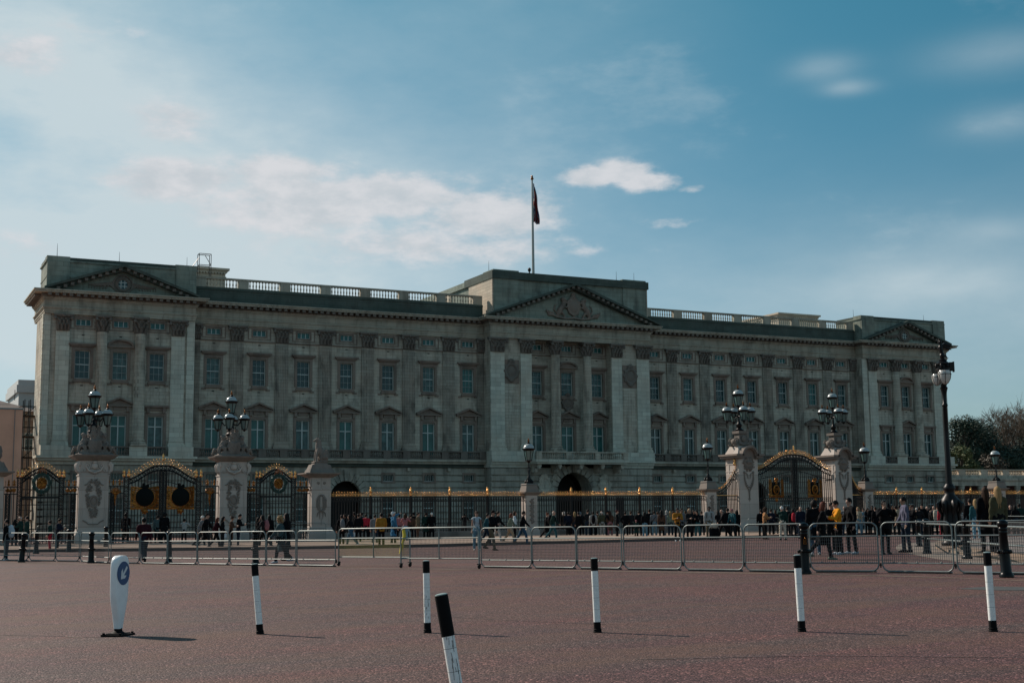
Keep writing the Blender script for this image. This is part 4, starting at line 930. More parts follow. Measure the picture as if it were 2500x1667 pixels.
# central pair of piers, with an arched niche on the front, scrolled block and lamp
def crown_pier(x0, x1, label, y=FY):
    h = (x1-x0)/2; dep = 1.7; hy = dep/2; cy = hy; t = thing('gate_pier', label, 'gate pier', ((x0+x1)/2, y, 0), 0, GR_P); m = MB()
    m.frust((h+.12, hy+.12), 0, (h+.1, hy+.1), .6, 0, cy); m.frust((h+.06, hy+.06), .6, (h, hy), .8, 0, cy); m.box(-h, h, 0, dep, .8, 5.6)
    for z in (5.2, 4.65): m.box(-h-.04, -h+.01, .0, dep, z, z+.07)
    m.box(-h-.03, -h+.01, .25, .45, 3.9, 5.6); m.box(-h-.03, -h+.01, dep-.45, dep-.25, 3.9, 5.6); m.box(-h-.08, -h, .35, dep-.35, 4.1, 4.5)
    m.obj('shaft', STONE_GP, t)
    c = MB(); c.ball((0, -.03, 5.3), (.45, .1, .42), 12, 6)
    c.add(relief(0, 5.2, 1.1, 1.0, -.03, 26, 5, False, .9)); c.ball((0, -.1, 5.35), (.3, .12, .14)); c.tube([(-.35, -.05, 4.95), (0, -.12, 4.85), (.35, -.05, 4.95)], .06, 6)
    for q in (-1, 1):
        c.ball((q*.42, -.05, 4.6), (.1, .07, .1)); c.tube([(q*.4, -.03, 4.5), (q*.42, -.06, 4.1), (q*.3, -.06, 3.6), (q*.08, -.05, 3.3), (0, -.02, 3.0)], [.03, .05, .045, .04, .02], 6); c.tube([(q*.42, -.03, 4.6), (q*.15, -.06, 4.45), (q*.1, -.04, 4.1)], [.03, .04, .02], 5)
        for i in range(8): c.ball((q*(.42-.012*i*i*.6), -.04, 4.45-.14*i), (.06, .05, .06), 6, 4)
    c.tube([(0, -.02, 3.2), (0, -.05, 2.8), (0, -.02, 2.35)], [.07, .05, .01], 6); c.tube([(-.12, -.02, 2.5), (0, -.04, 2.75), (.12, -.02, 2.5)], .02, 4); c.obj('carved_drop', STONE_GC, t, smooth=60)
    k = MB(); w_ = h+.42
    for a, b in ((-w_, -.62), (.62, w_)): k.box(a, b, -.38, dep+.38, 5.86, 6.0); k.box(a+(.1 if a < 0 else 0), b-(0 if a < 0 else .1), -.28, dep+.28, 5.7, 5.859); k.box(a+(.3 if a < 0 else 0), b-(0 if a < 0 else .3), -.1, dep+.1, 5.6, 5.699)
    k.box(-.62, .62, .4, dep+.38, 5.6, 6.0); n = 12
    for r, rr, y0 in ((.62, .78, -.38), (.55, .62, -.25)):
        for i in range(n):
            a, b = math.pi*i/n, math.pi*(i+1)/n; f = lambda R__, g: (R__*math.cos(g), 5.85+R__*1.0*math.sin(g)); k.prism([f(r, a), f(rr, a), f(rr, b), f(r, b)], y0, .6)
    k.prism([(.6*math.cos(math.pi*i/12), 5.6+.62*0+.0+.84*math.sin(math.pi*i/12)) for i in range(13)], .0, .6)
    k.obj('cornice', STONE_GC, t)
    u = MB(); u.frust((h+.0, hy), 6.001, (h-.22, hy-.2), 6.45, 0, cy+.1); u.frust((h-.22, hy-.2), 6.45, (h-.3, hy-.25), 6.62, 0, cy+.1); u.obj('block', STONE_GP, t)
    s = MB(); s.frust((.42, .4), 6.6, (.36, .34), 7.1, 0, cy+.05); s.frust((.36, .34), 7.1, (.34, .32), 7.6, 0, cy+.05); s.box(-.46, .46, cy-.4, cy+.5, 7.6, 7.8)
    for q in (-1, 1):
        for yy in (cy-.3, cy+.35):
            spiral(s, q*.6, yy, 6.98, .3, 1.6, q, .05, 0); s.tube([(q*.35, yy, 6.75), (q*.6, yy-.05, 6.66), (q*.95, yy, 6.7)], [.08, .09, .05], 6)
        s.ball((q*.6, cy, 6.95), (.26, .36, .28), 10, 6)
    for i in range(10): s.ball((-.4+.09*i, cy-.4-.05*math.sin(i*.35*math.pi/1.1), 6.85-.12*math.sin(i/9*math.pi)), (.08, .07, .08), 6, 4)
    s.ball((0, cy-.4, 7.2), (.2, .1, .25)); s.obj('scroll_cap', STONE_GC, t, smooth=50); return t
crown_pier(-7.87, -6.11, 'sunlit stone gate pier with scrolled cap, left of the gate with two gilded arms')
crown_pier(1.48, 3.10, 'sunlit stone gate pier with scrolled cap, right of the gate with two gilded arms')
lamp_standard(-7.0-.05, FY+.95, 7.8, 11.45, 'black five-lantern lamp standard on the scrolled pier left of the gilded-arms gate', s=1.16, tw=.55)
lamp_standard(2.25, FY+.95, 7.8, 11.45, 'black five-lantern lamp standard on the scrolled pier right of the gilded-arms gate', s=1.1, tw=.55)
def lamp_pillar(xc, w_, label, lamp_label, ztop, zc=3.62, y=FY):
    t = thing('railing_pillar', label, 'stone pillar', (xc, y, 0), 0, 'slim stone pillars of the railings'); h = w_/2; m = MB(); cy = h
    m.frust((h+.15, h+.15), 0, (h+.12, h+.12), .5, 0, cy); m.frust((h+.1, h+.1), .5, (h, h), .68, 0, cy); m.box(-h, h, 0, w_, .68, zc-.3); m.box(-h+.12, -h+.15, -.02, .01, .9, zc-.45); m.box(h-.15, h-.12, -.02, .01, .9, zc-.45); m.obj('shaft', STONE_GP, t)
    g = MB(); rnd = random.Random(int(xc*10))
    for i in range(16):
        z = 1.0+i*(zc-1.5)/16; g.ball((.05*math.sin(i*2.1), -.02, z), (.11+.04*(i % 3), .06, .08), 6, 4); g.ball((.12*math.cos(i*1.7), -.02, z+.05), (.06, .05, .06), 6, 4)
    g.obj('carved_garland', STONE_GC, t, smooth=60)
    k = MB(); k.frust((h+.02, h+.02), zc-.3, (h+.18, h+.18), zc-.14, 0, cy); k.frust((h+.24, h+.24), zc-.139, (h+.26, h+.26), zc-.05, 0, cy); k.frust((h+.1, h+.1), zc-.049, (h-.02, h-.02), zc+.45, 0, cy); k.frust((h+.04, h+.04), zc+.451, (h-.04, h-.04), zc+.53, 0, cy); k.obj('cap', STONE_GC, t)
    lt = lamp_standard(xc, y+h, zc+.53, ztop, lamp_label, False, 1.12); return t
lamp_pillar(-25.68, .84, 'slim stone railing pillar in the middle of the photo', 'single-lantern lamp on the slim pillar in the middle of the railings', 6.95, 3.2)
lamp_pillar(-10.44, .84, 'slim stone railing pillar left of the two scrolled piers', 'single-lantern lamp on the slim pillar left of the scrolled piers', 7.2, 3.4)
lamp_pillar(4.84, .8, 'slim stone railing pillar right of the two scrolled piers', 'single-lantern lamp on the slim pillar right of the scrolled piers', 7.1, 3.4)
lamp_pillar(19.35, .95, 'slim stone railing pillar near the right edge, behind the long-haired women', 'single-lantern lamp near the right edge in front of the trees', 7.0, 3.45)
# railings
def railing(x0, x1, label, y=FY+.3, posts=None):
    t = thing('railing', label, 'railing', ((x0+x1)/2, y, 0), 0, 'black railings with gilded tips'); o = (x0+x1)/2; a, b = x0-o, x1-o
    m = MB(); m.box(a, b, -.2, .25, 0, .42); m.frust(((b-a)/2, .2), .42, ((b-a)/2, .12), .5, 0, .02); m.obj('plinth', STONE_GC, t)
    n = int((b-a)/.19); st = (b-a)/n; m = MB(); g = MB()
    for i in range(n):
        x = a+st*(i+.5); m.box(x-.026, x+.026, -.02, .02, .5, 2.82); m.box(x+st/2-.012, x+st/2+.012, -.012, .012, .55, 1.05)
        m.ringxz((x+st/2, 0, 2.66), .062, .02, 8, 3); m.box(x+st/2-.012, x+st/2+.012, -.012, .012, 2.5, 2.6)
        g.box(x-.012, x+.012, -.012, .012, 2.86, 3.08); g.ball((x, 0, 2.93), .036, 8, 5); g.ball((x, 0, 3.14), (.033, .033, .04), 8, 5); g.ball((x+st/2, 0, 3.03), (.032, .032, .036), 8, 5); g.box(x+st/2-.008, x+st/2+.008, -.008, .008, 2.86, 3.02)
    for z0, z1 in ((2.78, 2.85), (2.5, 2.55), (1.05, 1.09), (.58, .62)): m.box(a, b, -.03, .03, z0, z1)
    m.obj('bars', IRON, t); g.obj('gilded_tips', GOLD, t, smooth=50)
    k = max(1, round((b-a)/2.9))
    for i in range(1, k):
        x = a+(b-a)*i/k; m = MB(); m.box(x-.045, x+.045, -.06, .06, .42, 2.9); m.tube([(x, .0, 2.0), (x, .55, .3)], .02, 5); p_ = m.obj('post', IRON, t)
        m = MB(); m.lathe([(.05, 2.9), (.08, 2.98), (.035, 3.05), (.09, 3.18), (.1, 3.25), (.04, 3.32)], x, 0, 0, 8); m.box(x-.1, x+.1, -.02, .02, 3.34, 3.39); m.ball((x, 0, 3.44), .05, 6, 4); m.obj('finial', GOLD, p_, smooth=50)
    return t
railing(-40.42, -26.12, 'black railing with gilded tips between the beast pier and the middle lamp pillar')
railing(-25.24, -10.88, 'black railing with gilded tips between the middle lamp pillar and the scrolled piers')
railing(5.26, 18.85, 'black railing with gilded tips behind the crowd, right of the scrolled piers')
railing(19.85, 40, 'black railing with gilded tips running off the right edge')
# gates
def lattice(m, x, z0, z1, w_=.2, y=0):
    for q in (-1, 1): m.box(x+q*w_/2-.034, x+q*w_/2+.034, y-.04, y+.04, z0, z1)
    n = max(1, int((z1-z0)/(w_*1.05))); st = (z1-z0)/n
    for i in range(n):
        z = z0+st*(i+.5); m.ringxz((x, y, z), w_*.30, .026, 8, 3)
        for q in (-1, 1): m.tube([(x-q*w_/2, y, z+st*.62), (x+q*w_/2, y, z+st*.38)], .018, 4)
def ball_finial(g, x, z, s=1., y=0): g.lathe([(.05*s, 0), (.09*s, .05*s), (.11*s, .12*s), (.06*s, .2*s), (.05*s, .24*s), (.09*s, .32*s), (.06*s, .4*s), (.01, .52*s)], x, y, z, 8)
def arch_band(m, g, x0, x1, zf, th, n, rows=((.12, .035), (.25, .03), (.38, .035))):
    """pierced band following the curve zf(u), gilded balls in rows above it"""
    pts = [(x0+(x1-x0)*i/n, zf(i/n)) for i in range(n+1)]
    for d in (0, -th): m.tube([(x, 0, z+d) for x, z in pts], .045, 5)
    L_ = sum(math.dist(a, b) for a, b in zip(pts, pts[1:])); k = int(L_/(th*.95))
    for i in range(k):
        u = (i+.5)/k; m.ringxz((x0+(x1-x0)*u, 0, zf(u)-th/2), th*.34, .032, 8, 3)
    for j, (dz, r) in enumerate(rows):
        kk = int(L_/.19)
        for i in range(kk):
            u = (i+.5*(j % 2)+.25)/kk
            if u > 1: continue
            z = zf(u)+dz; x = x0+(x1-x0)*u; g.ball((x, 0, z), (r*.85, r*.85, r*1.0), 8, 5); g.box(x-.006, x+.006, -.006, .006, zf(u), z)
ZB = .55
def crest(x, z, r, par, name='gilded_crest', wreath=None, seed=1):
    rnd = random.Random(seed); m = MB()
    b = MB(); b.lathe([(r*.8, -.04), (r, -.02), (r, .02)], seg=20); m.add(b, Matrix.Translation((x, -.04, z)) @ Matrix.Rotation(R(90), 4, 'X') @ Matrix.Diagonal((1, 1.15, 1, 1)))
    m.ringxz((x, -.06, z), r*.92, .03, 20, 5, 1.15)
    for i in range(34): a = rnd.random()*6.3; q = r*.75*math.sqrt(rnd.random()); m.ball((x+q*math.cos(a), -.09, z+q*1.1*math.sin(a)), (.03+.05*rnd.random()*r*2, .045, .03+.05*rnd.random()*r*2), 6, 4)
    o = m.obj(name, GOLD_D, par, smooth=50)
    if wreath:
        w_ = MB()
        for i in range(60):
            a = 2*math.pi*i/60; q = r*1.5; w_.tube([(x+q*math.cos(a), -.06, z+q*1.18*math.sin(a)), (x+(q+.12*math.cos(a*7))*math.cos(a+.12), -.12-.03*math.sin(i*2.3), z+(q+.1*math.sin(i*1.9))*1.18*math.sin(a+.12)), (x+q*1.25*math.cos(a+.2), -.05, z+q*1.4*math.sin(a+.2))], [.04, .075, .02], 5)
        w_.ringxz((x, -.05, z), r*1.45, r*.32, 24, 6, 1.18); w_.obj('wreath', mat('green_bronze', (.035, .075, .065), .5, .3, var=.3) if 'green_bronze' not in bpy.data.materials else bpy.data.materials['green_bronze'], par, smooth=50)
        k = MB(); k.box(x-.26, x+.26, -.1, .05, z+r*1.75, z+r*1.75+.1); zz = z+r*1.75+.1
        for i in range(5): k.tube([(x-.24+.12*i, -.05, zz), (x-.2+.1*i, -.08, zz+.16), (x, -.05, zz+.24)], .03, 5)
        k.ball((x, -.05, zz+.3), .05); k.obj('crown', mat('weathered_crown', (.28, .10, .04), .5, .5) if 'weathered_crown' not in bpy.data.materials else bpy.data.materials['weathered_crown'], par, smooth=50)
    return o
def side_panel(t, a, b, zt, lat, rays=None):
    m = MB(); g = MB(); n = max(2, int((b-a)/.17)); 
    for i in range(n+1): x = a+(b-a)*i/n; m.box(x-.024, x+.024, -.02, .02, .1, zt)
    for z in (zt, zt-.42, ZB+.5, .25): m.box(a, b, -.03, .03, z-.03, z+.03)
    for x in lat: lattice(m, x, .1, zt-.42 if lat else zt, .2)
    for i in range(n): x = a+(b-a)*(i+.5)/n; g.ball((x, 0, zt+.3), (.028, .028, .05), 6, 4); g.box(x-.01, x+.01, -.01, .01, zt, zt+.3); g.ball((x, 0, zt+.18), .026, 6, 4); g.ball((x, 0, zt+.08), .02, 6, 4)
    for x in (a+(b-a)*.35, a+(b-a)*.75): ball_finial(g, x, zt+.05, .75)
    m.obj('side_panel', IRON, t); g.obj('gilded_tips', GOLD_D, t, smooth=50)
    xc = (a+b)/2; r = MB()
    if rays:
        for i in range(9): an = R(20+17.5*i); r.tube([(xc+.08*math.cos(an), -.05, zt-.45), (xc+.34*math.cos(an), -.07, zt-.45+.36*math.sin(an))], [.02, .04], 5)
        r.ball((xc, -.06, zt-.42), (.2, .07, .1)); r.tube([(xc, -.05, zt-.5), (xc-.04, -.06, zt-.85), (xc, -.05, zt-1.2)], [.08, .06, .02], 6)
    else:
        rn = random.Random(4)
        for i in range(22): r.ball((a+.1+(b-a-.2)*rn.random(), -.04, zt-.2+.16*(rn.random()-.5)), (.07, .035, .05), 6, 4)
        r.tube([(a+.08, -.04, zt-.2), (xc, -.06, zt-.27), (b-.08, -.04, zt-.2)], .04, 5)
    r.obj('gilded_plaque', GOLD_D, t, smooth=50)
def wicket_gate(x0, x1, d0, d1, label, seed):
    """x0..x1 whole width between piers, d0..d1 the arched door between lattice posts"""
    o = (x0+x1)/2; t = thing('wicket_gate', label, 'gate', (o, FY+.35, 0), 0, 'black iron gates with gilding'); a, b, c, d = x0-o, d0-o, d1-o, x1-o
    for q0, q1, lx in ((a, b-.12, a+(b-a)*.25), (c+.12, d, d-(d-c)*.3)): side_panel(t, q0, q1, 3.5, [lx] if q1-q0 > .5 else [])
    for x in (b, c): m = MB(); lattice(m, x, .05, 4.0, .24); m.box(x-.2, x+.2, -.08, .08, 3.98, 4.06); m.obj('lattice_post', IRON, t)
    g = MB()
    for x in (b, c):
        for q in (-1, 1): ball_finial(g, x+q*.12, 4.06, .95)
    m = MB(); w_ = c-b; zf = lambda u: 3.98+.62*max(0, math.sin(math.pi*u))**1.15
    arch_band(m, g, b+.13, c-.13, zf, .22, 20); m.obj('overthrow', IRON, t, smooth=50); g.obj('gilded_tips', GOLD, t, smooth=50)
    m = MB(); n = int((w_-.3)/.19)
    for i in range(n+1):
        u = i/n; x = b+.15+(w_-.3)*u; m.box(x-.026, x+.026, -.02, .02, .1, zf(u)-.24)
        if i < n: xx = x+(w_-.3)/n/2; m.box(xx-.012, xx+.012, -.012, .012, .1, 1.0)
    m.box(b+.12, c-.12, -.04, .04, 2.82, 2.94); m.box(b+.12, c-.12, -.03, .03, 2.42, 2.47); m.box(b+.12, c-.12, -.03, .03, 1.0, 1.05); m.box(b+.12, c-.12, -.03, .03, .1, .18); m.box(-.03, .03, -.03, .03, .1, 2.9) if False else None
    m.obj('door', IRON, t); crest(0, 3.72, .30, t, wreath=True, seed=seed); return t
wicket_gate(-60.42, -56.22, -59.55, -57.18, 'arched black wicket gate with a wreathed gilded crest, far left of the gates', 1)
wicket_gate(-45.99, -41.72, -45.17, -42.85, 'arched black wicket gate with a wreathed gilded crest beside the beast pier', 2)
def double_gate(x0, x1, d0, d1, label, zs, za, disc):
    o = (d0+d1)/2; t = thing('double_gate', label, 'gate', (o, FY+.35, 0), 0, 'black iron gates with gilding'); a, b, c, d = x0-o, d0-o, d1-o, x1-o
    if disc:
        for q0, q1, lx in ((a, b-.15, a+(b-a)*.3), (c+.15, d, d-(d-c)*.35)): side_panel(t, q0, q1, 3.55, [lx] if lx else [], True)
        for x in (b, c): m = MB(); lattice(m, x, .05, 4.1, .26); m.obj('lattice_post', IRON, t)
    g = MB()
    if disc:
        for x in (b, c):
            for q in (-1, 1): ball_finial(g, x+q*.15, 4.1, 1.)
    w_ = c-b; zf = lambda u: zs+(za-zs)*max(0, math.sin(math.pi*u))**1.6*(1-.12*max(0, math.sin(math.pi*u))**8)
    m = MB(); arch_band(m, g, b+.15, c-.15, zf, .28 if disc else .34, 34, ((.12, .04), (.26, .035), (.42, .04)) if disc else ((.1, .04), (.24, .045), (.36, .045)))
    ball_finial(g, 0, zf(.5)+.3, .9); m.obj('overthrow', IRON, t, smooth=50); g.obj('gilded_tips', GOLD, t, smooth=50)
    zb = zs-1.75 if disc else zs-2.35
    for sd in (-1, 1):
        m = MB(); xa, xb = (b+.15, -.16) if sd < 0 else (.16, c-.15); n = int((xb-xa)/.19)
        for i in range(n+1):
            x = xa+(xb-xa)*i/n; u = (x-b-.15)/(w_-.3); m.box(x-.026, x+.026, -.02, .02, .1, zf(u)-.3)
            if i < n:
                xx = x+(xb-xa)/n/2; m.box(xx-.012, xx+.012, -.012, .012, .1, 1.0); m.ringxz((xx, 0, zb+.12), .06, .014, 8, 3)
                if not disc:
                    for zz in (zb+.12, zs-.45, zs-.75): m.ball((xx, -.03, zz), .022, 5, 4)
        m.box(xa, xb, -.035, .035, zb-.04, zb+.02); m.box(xa, xb, -.035, .035, zb+.22, zb+.27); m.box(xa, xb, -.03, .03, .98, 1.03); m.box(xa, xb, -.03, .03, .1, .2)
        m.tube([(xa+(xb-xa)*i/12, 0, zs-.65+(.5 if disc else .6)*math.sin(math.pi/2*((xa+(xb-xa)*i/12-b)/(-b) if sd < 0 else (c-(xa+(xb-xa)*i/12))/c))**2) for i in range(13)], .025, 5)
        lattice(m, sd*.13 if disc else sd*.12, .1, zf(.5)-.35, .2); lf = m.obj('gate_leaf', IRON, t)
        xc = (xa+xb)/2+(-.02*sd); e = MB()
        if disc:
            zc = 2.88; k = MB(); k.lathe([(.54, -.03), (.57, 0), (.54, .03)], seg=28); q = MB(); q.add(k, Matrix.Translation((xc, -.08, zc)) @ Matrix.Rotation(R(90), 4, 'X') @ Matrix.Diagonal((1, 1.03, 1, 1))); q.ball((xc, -.08, zc+.6), (.25, .06, .12)); q.ball((xc-.1, -.08, zc+.75), (.08, .05, .12)); q.ball((xc+.15, -.08, zc+.7), (.1, .05, .1)); q.obj('covered_shield', mat('dark_cover', (.004, .006, .006), .7, spec=.1) if 'dark_cover' not in bpy.data.materials else bpy.data.materials['dark_cover'], lf, smooth=50)
            for qd in (-1, 1):
                for i in range(13):
                    f_ = i/12; z = zc+.55-f_*1.25; inner = math.sqrt(max(0, .58**2-(z-zc)**2)) if abs(z-zc) < .58 else .0; an = .9-.75*f_
                    x_in = xc+qd*max(inner, .08+.0*i); x_out = xc+qd*.84; e.tube([(x_in, -.05, z-.04), ((x_in+x_out)/2, -.09, z+.03), (x_out, -.05, z+.1+.05*math.sin(i*2))], [.03, .065, .03], 5)
                e.box(xc+qd*.82-.03, xc+qd*.82+.03, -.06, -.02, zc-.7, zc+.55)
            e.box(xc-.85, xc+.85, -.055, -.015, zc-.76, zc-.62); e.ringxz((xc, -.07, zc), .58, .035, 28, 5)
            e.ball((xc, -.09, zc-.85), (.17, .09, .17)); [e.ball((xc+.17*math.cos(i), -.09, zc-.85+.17*math.sin(i)), .06, 6, 4) for i in range(7)]
        else:
            zc = zs-1.35; rn = random.Random(9)
            for qd in (-1, 1):
                for i in range(12):
                    z = zc-.7+i*.115; e.tube([(xc+qd*.42, -.05, z), (xc+qd*.55, -.09, z+.06), (xc+qd*.68, -.05, z+.12)], [.03, .06, .03], 5)
                e.tube([(xc+qd*.68, -.05, zc-.75), (xc+qd*.68, -.05, zc+.6)], .025, 5)
            for i in range(14): x = xc-.6+i*.092; e.tube([(x, -.05, zc-.72), (x+.05, -.09, zc-.6), (x+.02*i-.13, -.05, zc-.5)], [.03, .06, .03], 5)
            e.ball((xc, -.08, zc-.9), (.15, .08, .17)); e.ringxz((xc, -.07, zc-.12), .26, .05, 16, 5, 1.3)
            for i in range(40): an = rn.random()*6.3; q = .24*math.sqrt(rn.random()); e.ball((xc+q*math.cos(an), -.06, zc-.12+1.3*q*math.sin(an)), (.04, .04, .04), 5, 4)
            e.ball((xc, -.08, zc+.42), (.14, .06, .1)); e.tube([(xc-.18, -.07, zc+.5), (xc-.05, -.1, zc+.7), (xc+.12, -.08, zc+.75), (xc+.2, -.07, zc+.6)], [.05, .09, .07, .04], 6); e.tube([(xc, -.07, zc+.5), (xc+.05, -.09, zc+.62)], .08, 6)
            k = MB(); k.box(xc-.42, xc+.42, .0, .04, zc-.55, zc+.45); k.obj('backing_plate', bpy.data.materials['dark_cover'], lf)
        e.obj('gilded_arms', GOLD_D, lf, smooth=50)
    return t
double_gate(-54.50, -47.71, -53.4, -48.98, 'tall arched double gate with two dark covered discs in gilded frames', 3.98, 4.92, True)
double_gate(-6.11, 1.48, -6.11, 1.48, 'tall arched double gate with two gilded coats of arms between the scrolled piers', 4.75, 6.15, False)
# swept screens from the scrolled piers down to the slim pillars
def sweep(x0, x1, y0, y1, zlo, zhi, label, flip):
    t = thing('swept_screen', label, 'screen', (x0, FY, 0), 0, 'swept screens beside the scrolled piers'); m = MB(); g = MB(); n = 16
    P_ = []
    for i in range(n+1):
        u = i/n; x = (x1-x0)*u; y = y0+(y1-y0)*math.sin(math.pi*u)*0+y0*(0)+.0; v = u if not flip else 1-u
        P_.append((x, .35+.0*u, zlo+(zhi-zlo)*v**2.2))
    for p in P_: m.box(p[0]-.024, p[0]+.024, p[1]-.02, p[1]+.02, .1, p[2])
    m.tube(P_, .035, 5); m.tube([(p[0], p[1], p[2]-.28) for p in P_], .025, 5); m.box(0, x1-x0, .32, .38, 2.78, 2.84); m.box(0, x1-x0, .32, .38, 2.5, 2.55); m.box(0, x1-x0, .2, .5, 0, .45)
    for i in range(n): a, b = P_[i], P_[i+1]; x, z = (a[0]+b[0])/2, (a[2]+b[2])/2; m.ringxz((x, .35, z-.14), .07, .014, 8, 3); m.ringxz((x, .35, 2.66), .07, .012, 8, 3); g.ball((x, .35, z+.14), .045, 6, 4); g.ball((x, .35, z+.27), .04, 6, 4); g.ball((a[0], .35, z+.2), .035, 6, 4); g.box(x-.01, x+.01, .34, .36, z, z+.27); g.ball((x, .3, z-.14), .025, 5, 4)
    top = P_[-1] if not flip else P_[0]; ball_finial(g, top[0]-(.15 if not flip else -.15), top[2]+.2, 1.2, .35)
    g.box(0, x1-x0, .31, .39, 2.841, 2.87); m.obj('screen', IRON, t, smooth=50); g.obj('gilded_tips', GOLD, t, smooth=50); return t
sweep(-10.02, -7.87, 0, 0, 3.1, 4.9, 'swept screen with gilded balls rising to the pier left of the gilded-arms gate', False)
sweep(3.10, 4.44, 0, 0, 3.1, 4.9, 'swept screen with gilded balls falling from the pier right of the gilded-arms gate', True)
# ------------------------------------------------------------------ barriers, posts, bollards
H_B = 1.2
def round_frame(w_, h, r=.17, z0=.05):
    pts = []
    for cx, cz, a0 in ((r, z0+r, 180), (w_-r, z0+r, 270), (w_-r, h-r, 0), (r, h-r, 90)):
        for i in range(6): a = R(a0+18*i); pts.append((cx+r*math.cos(a), 0, cz+r*math.sin(a)))
    return pts+[pts[0]]
def barrier_parts(w_, foot=1):
    f = MB(); f.tube(round_frame(w_, H_B), .019, 8)
    for z in (.88, .24): f.tube([(.0, 0, z), (w_, 0, z)], .018, 7)
    f.tube([(.12, 0, .03), (w_*.3, .18*foot, .022), (w_-.25, .22*foot, .022), (w_-.1, .1*foot, .03), (w_-.12, 0, .05)], .02, 7)
    for i in range(3): f.ball((w_*(i+.5)/3, 0, .262), .022, 5, 4)
    m = MB(); n = int(w_/.052)
    for i in range(1, n): x = w_*i/n; m.box(x-.0042, x+.0042, -.003, .003, .24, .88)
    for i in range(1, 8): z = .24+.64*i/8; m.box(.02, w_-.02, -.0025, .0025, z-.004, z+.004)
    h = MB(); h.box(w_, w_+.07, -.012, .012, .18, .2); h.box(w_+.03, w_+.06, -.02, .02, .13, .24); h.box(w_, w_+.05, -.012, .012, .85, .865)
    return f, m, h
WIRE = mat('mesh_wire', (.10, .10, .10), .5, .5)
GRP = 'steel crowd barriers along the road'
yb = lambda x: 1368.5+(x/2500)*37+(3 if 200 < x < 1100 else 0)-(2 if x > 2000 else 0)
fr = [(-60, 9.5), (10.8, 67.6), (71.4, 134), (135.8, 192.6), (196, 265), (269.8, 339), (342, 407), (409, 480), (482, 558), (561, 648), (650.5, 722), (725, 819)]
fr2 = [(1175, 1298), (1300, 1407), (1410, 1519), (1524, 1665), (1671, 1816), (1820, 1976), (1981, 2147), (2156, 2330), (2339, 2535)]
names = ['at the left edge of the photo', 'beside the leftmost near bollard', 'in front of the person in a red skirt', 'just left of the leftmost carved pier', 'with the second near bollard in front of it', 'behind the blue arrow sign', 'in front of the man in a fur-collared jacket', 'with the third near bollard at its right',
         'in front of the two red-scarfed walkers', 'with the fourth near bollard in front', 'in front of the woman with blond curls', 'just left of the wheeled barriers',
         'just right of the wheeled barriers, before the striding man in jeans', 'below the middle lamp pillar', 'crossed by the striped post in the middle right', 'in front of the man in a mustard sweater', 'in front of the man in a white sweatshirt', 'ending at the bollard with a gold cipher', 'in front of the man in an orange jacket', 'in front of the man in a lilac shirt', 'running off the right edge of the photo']
for (xa, xb), nm in zip(fr+fr2, names):
    a, b = ground_at(xa, yb(xa)), ground_at(xb, yb(xb)); w_ = (b-a).length
    t = thing('crowd_barrier', 'steel mesh crowd barrier '+nm, 'barrier', a, math.atan2(b.y-a.y, b.x-a.x), GRP)
    t.rotation_euler.y = -math.atan2(b.z-a.z, w_)
    f, m, h = barrier_parts(w_); f.obj('frame', STEEL, t, smooth=60); m.obj('mesh_infill', WIRE, t); h.obj('hook', IRON, t)
# two long wheeled barriers
YEL = mat('yellow_coated_wire', (.42, .36, .10), .5, .2)
for xa, xb, y0, nm, wm in ((827, 1001, 1381, 'long wheeled steel barrier with yellowish mesh, left one of the two', YEL), (979, 1170, 1386, 'long wheeled steel barrier behind the woman in a white vest', WIRE)):
    a, b = ground_at(xa, y0), ground_at(xb, y0+2); w_ = (b-a).length
    t = thing('wheeled_barrier', nm, 'barrier', a, math.atan2(b.y-a.y, b.x-a.x), 'wheeled steel barriers'); t.rotation_euler.y = -math.atan2(b.z-a.z, w_)
    f = MB(); f.tube([(0, 0, .12), (0, 0, 1.1), (.05, 0, 1.2), (.15, 0, 1.24), (w_-.15, 0, 1.24), (w_-.05, 0, 1.2), (w_, 0, 1.1), (w_, 0, .12)], .024, 8)
    for z in (.92, .3): f.tube([(0, 0, z), (w_, 0, z)], .02, 7)
    f.tube([(w_*.5, 0, .3), (w_*.5, 0, 1.24)], .02, 7); f.obj('frame', STEEL, t, smooth=60)
    m = MB(); n = int(w_/.055)
    for i in range(1, n): x = w_*i/n; m.box(x-.004, x+.004, -.003, .003, .3, .92)
    for i in range(1, 9): z = .3+.62*i/9; m.box(.02, w_-.02, -.0025, .0025, z-.003, z+.003)
    m.obj('mesh_infill', wm, t)
    for x in (0, w_):
        c = MB(); c.box(x-.05, x+.05, -.05, .05, .12, .15); c.box(x-.035, x-.025, -.04, .04, .05, .14); c.box(x+.025, x+.035, -.04, .04, .05, .14)
        k = MB(); k.lathe([(.06, -.02), (.07, -.01), (.07, .01), (.06, .02)], seg=14); c.add(k, Matrix.Translation((x, 0, .07)) @ Matrix.Rotation(R(90), 4, 'Y')); c.obj('castor', IRON, t, smooth=40)
m = MB(); p = ground_at(985, 1383)
m.tube([(0, 0, 1.2), (.02, -.03, 1.0), (-.03, -.03, .8)], [.05, .06, .035], 7); m.tube([(-.03, -.03, .8), (-.08, -.04, .62), (-.14, -.05, .42)], [.04, .055, .03], 7)
tag(m.obj('barrier_tape', mat('yellow_tape', (.62, .48, .02), .5), None, p, 50), 'bundle of yellow tape knotted round the join of the wheeled barriers', 'tape')
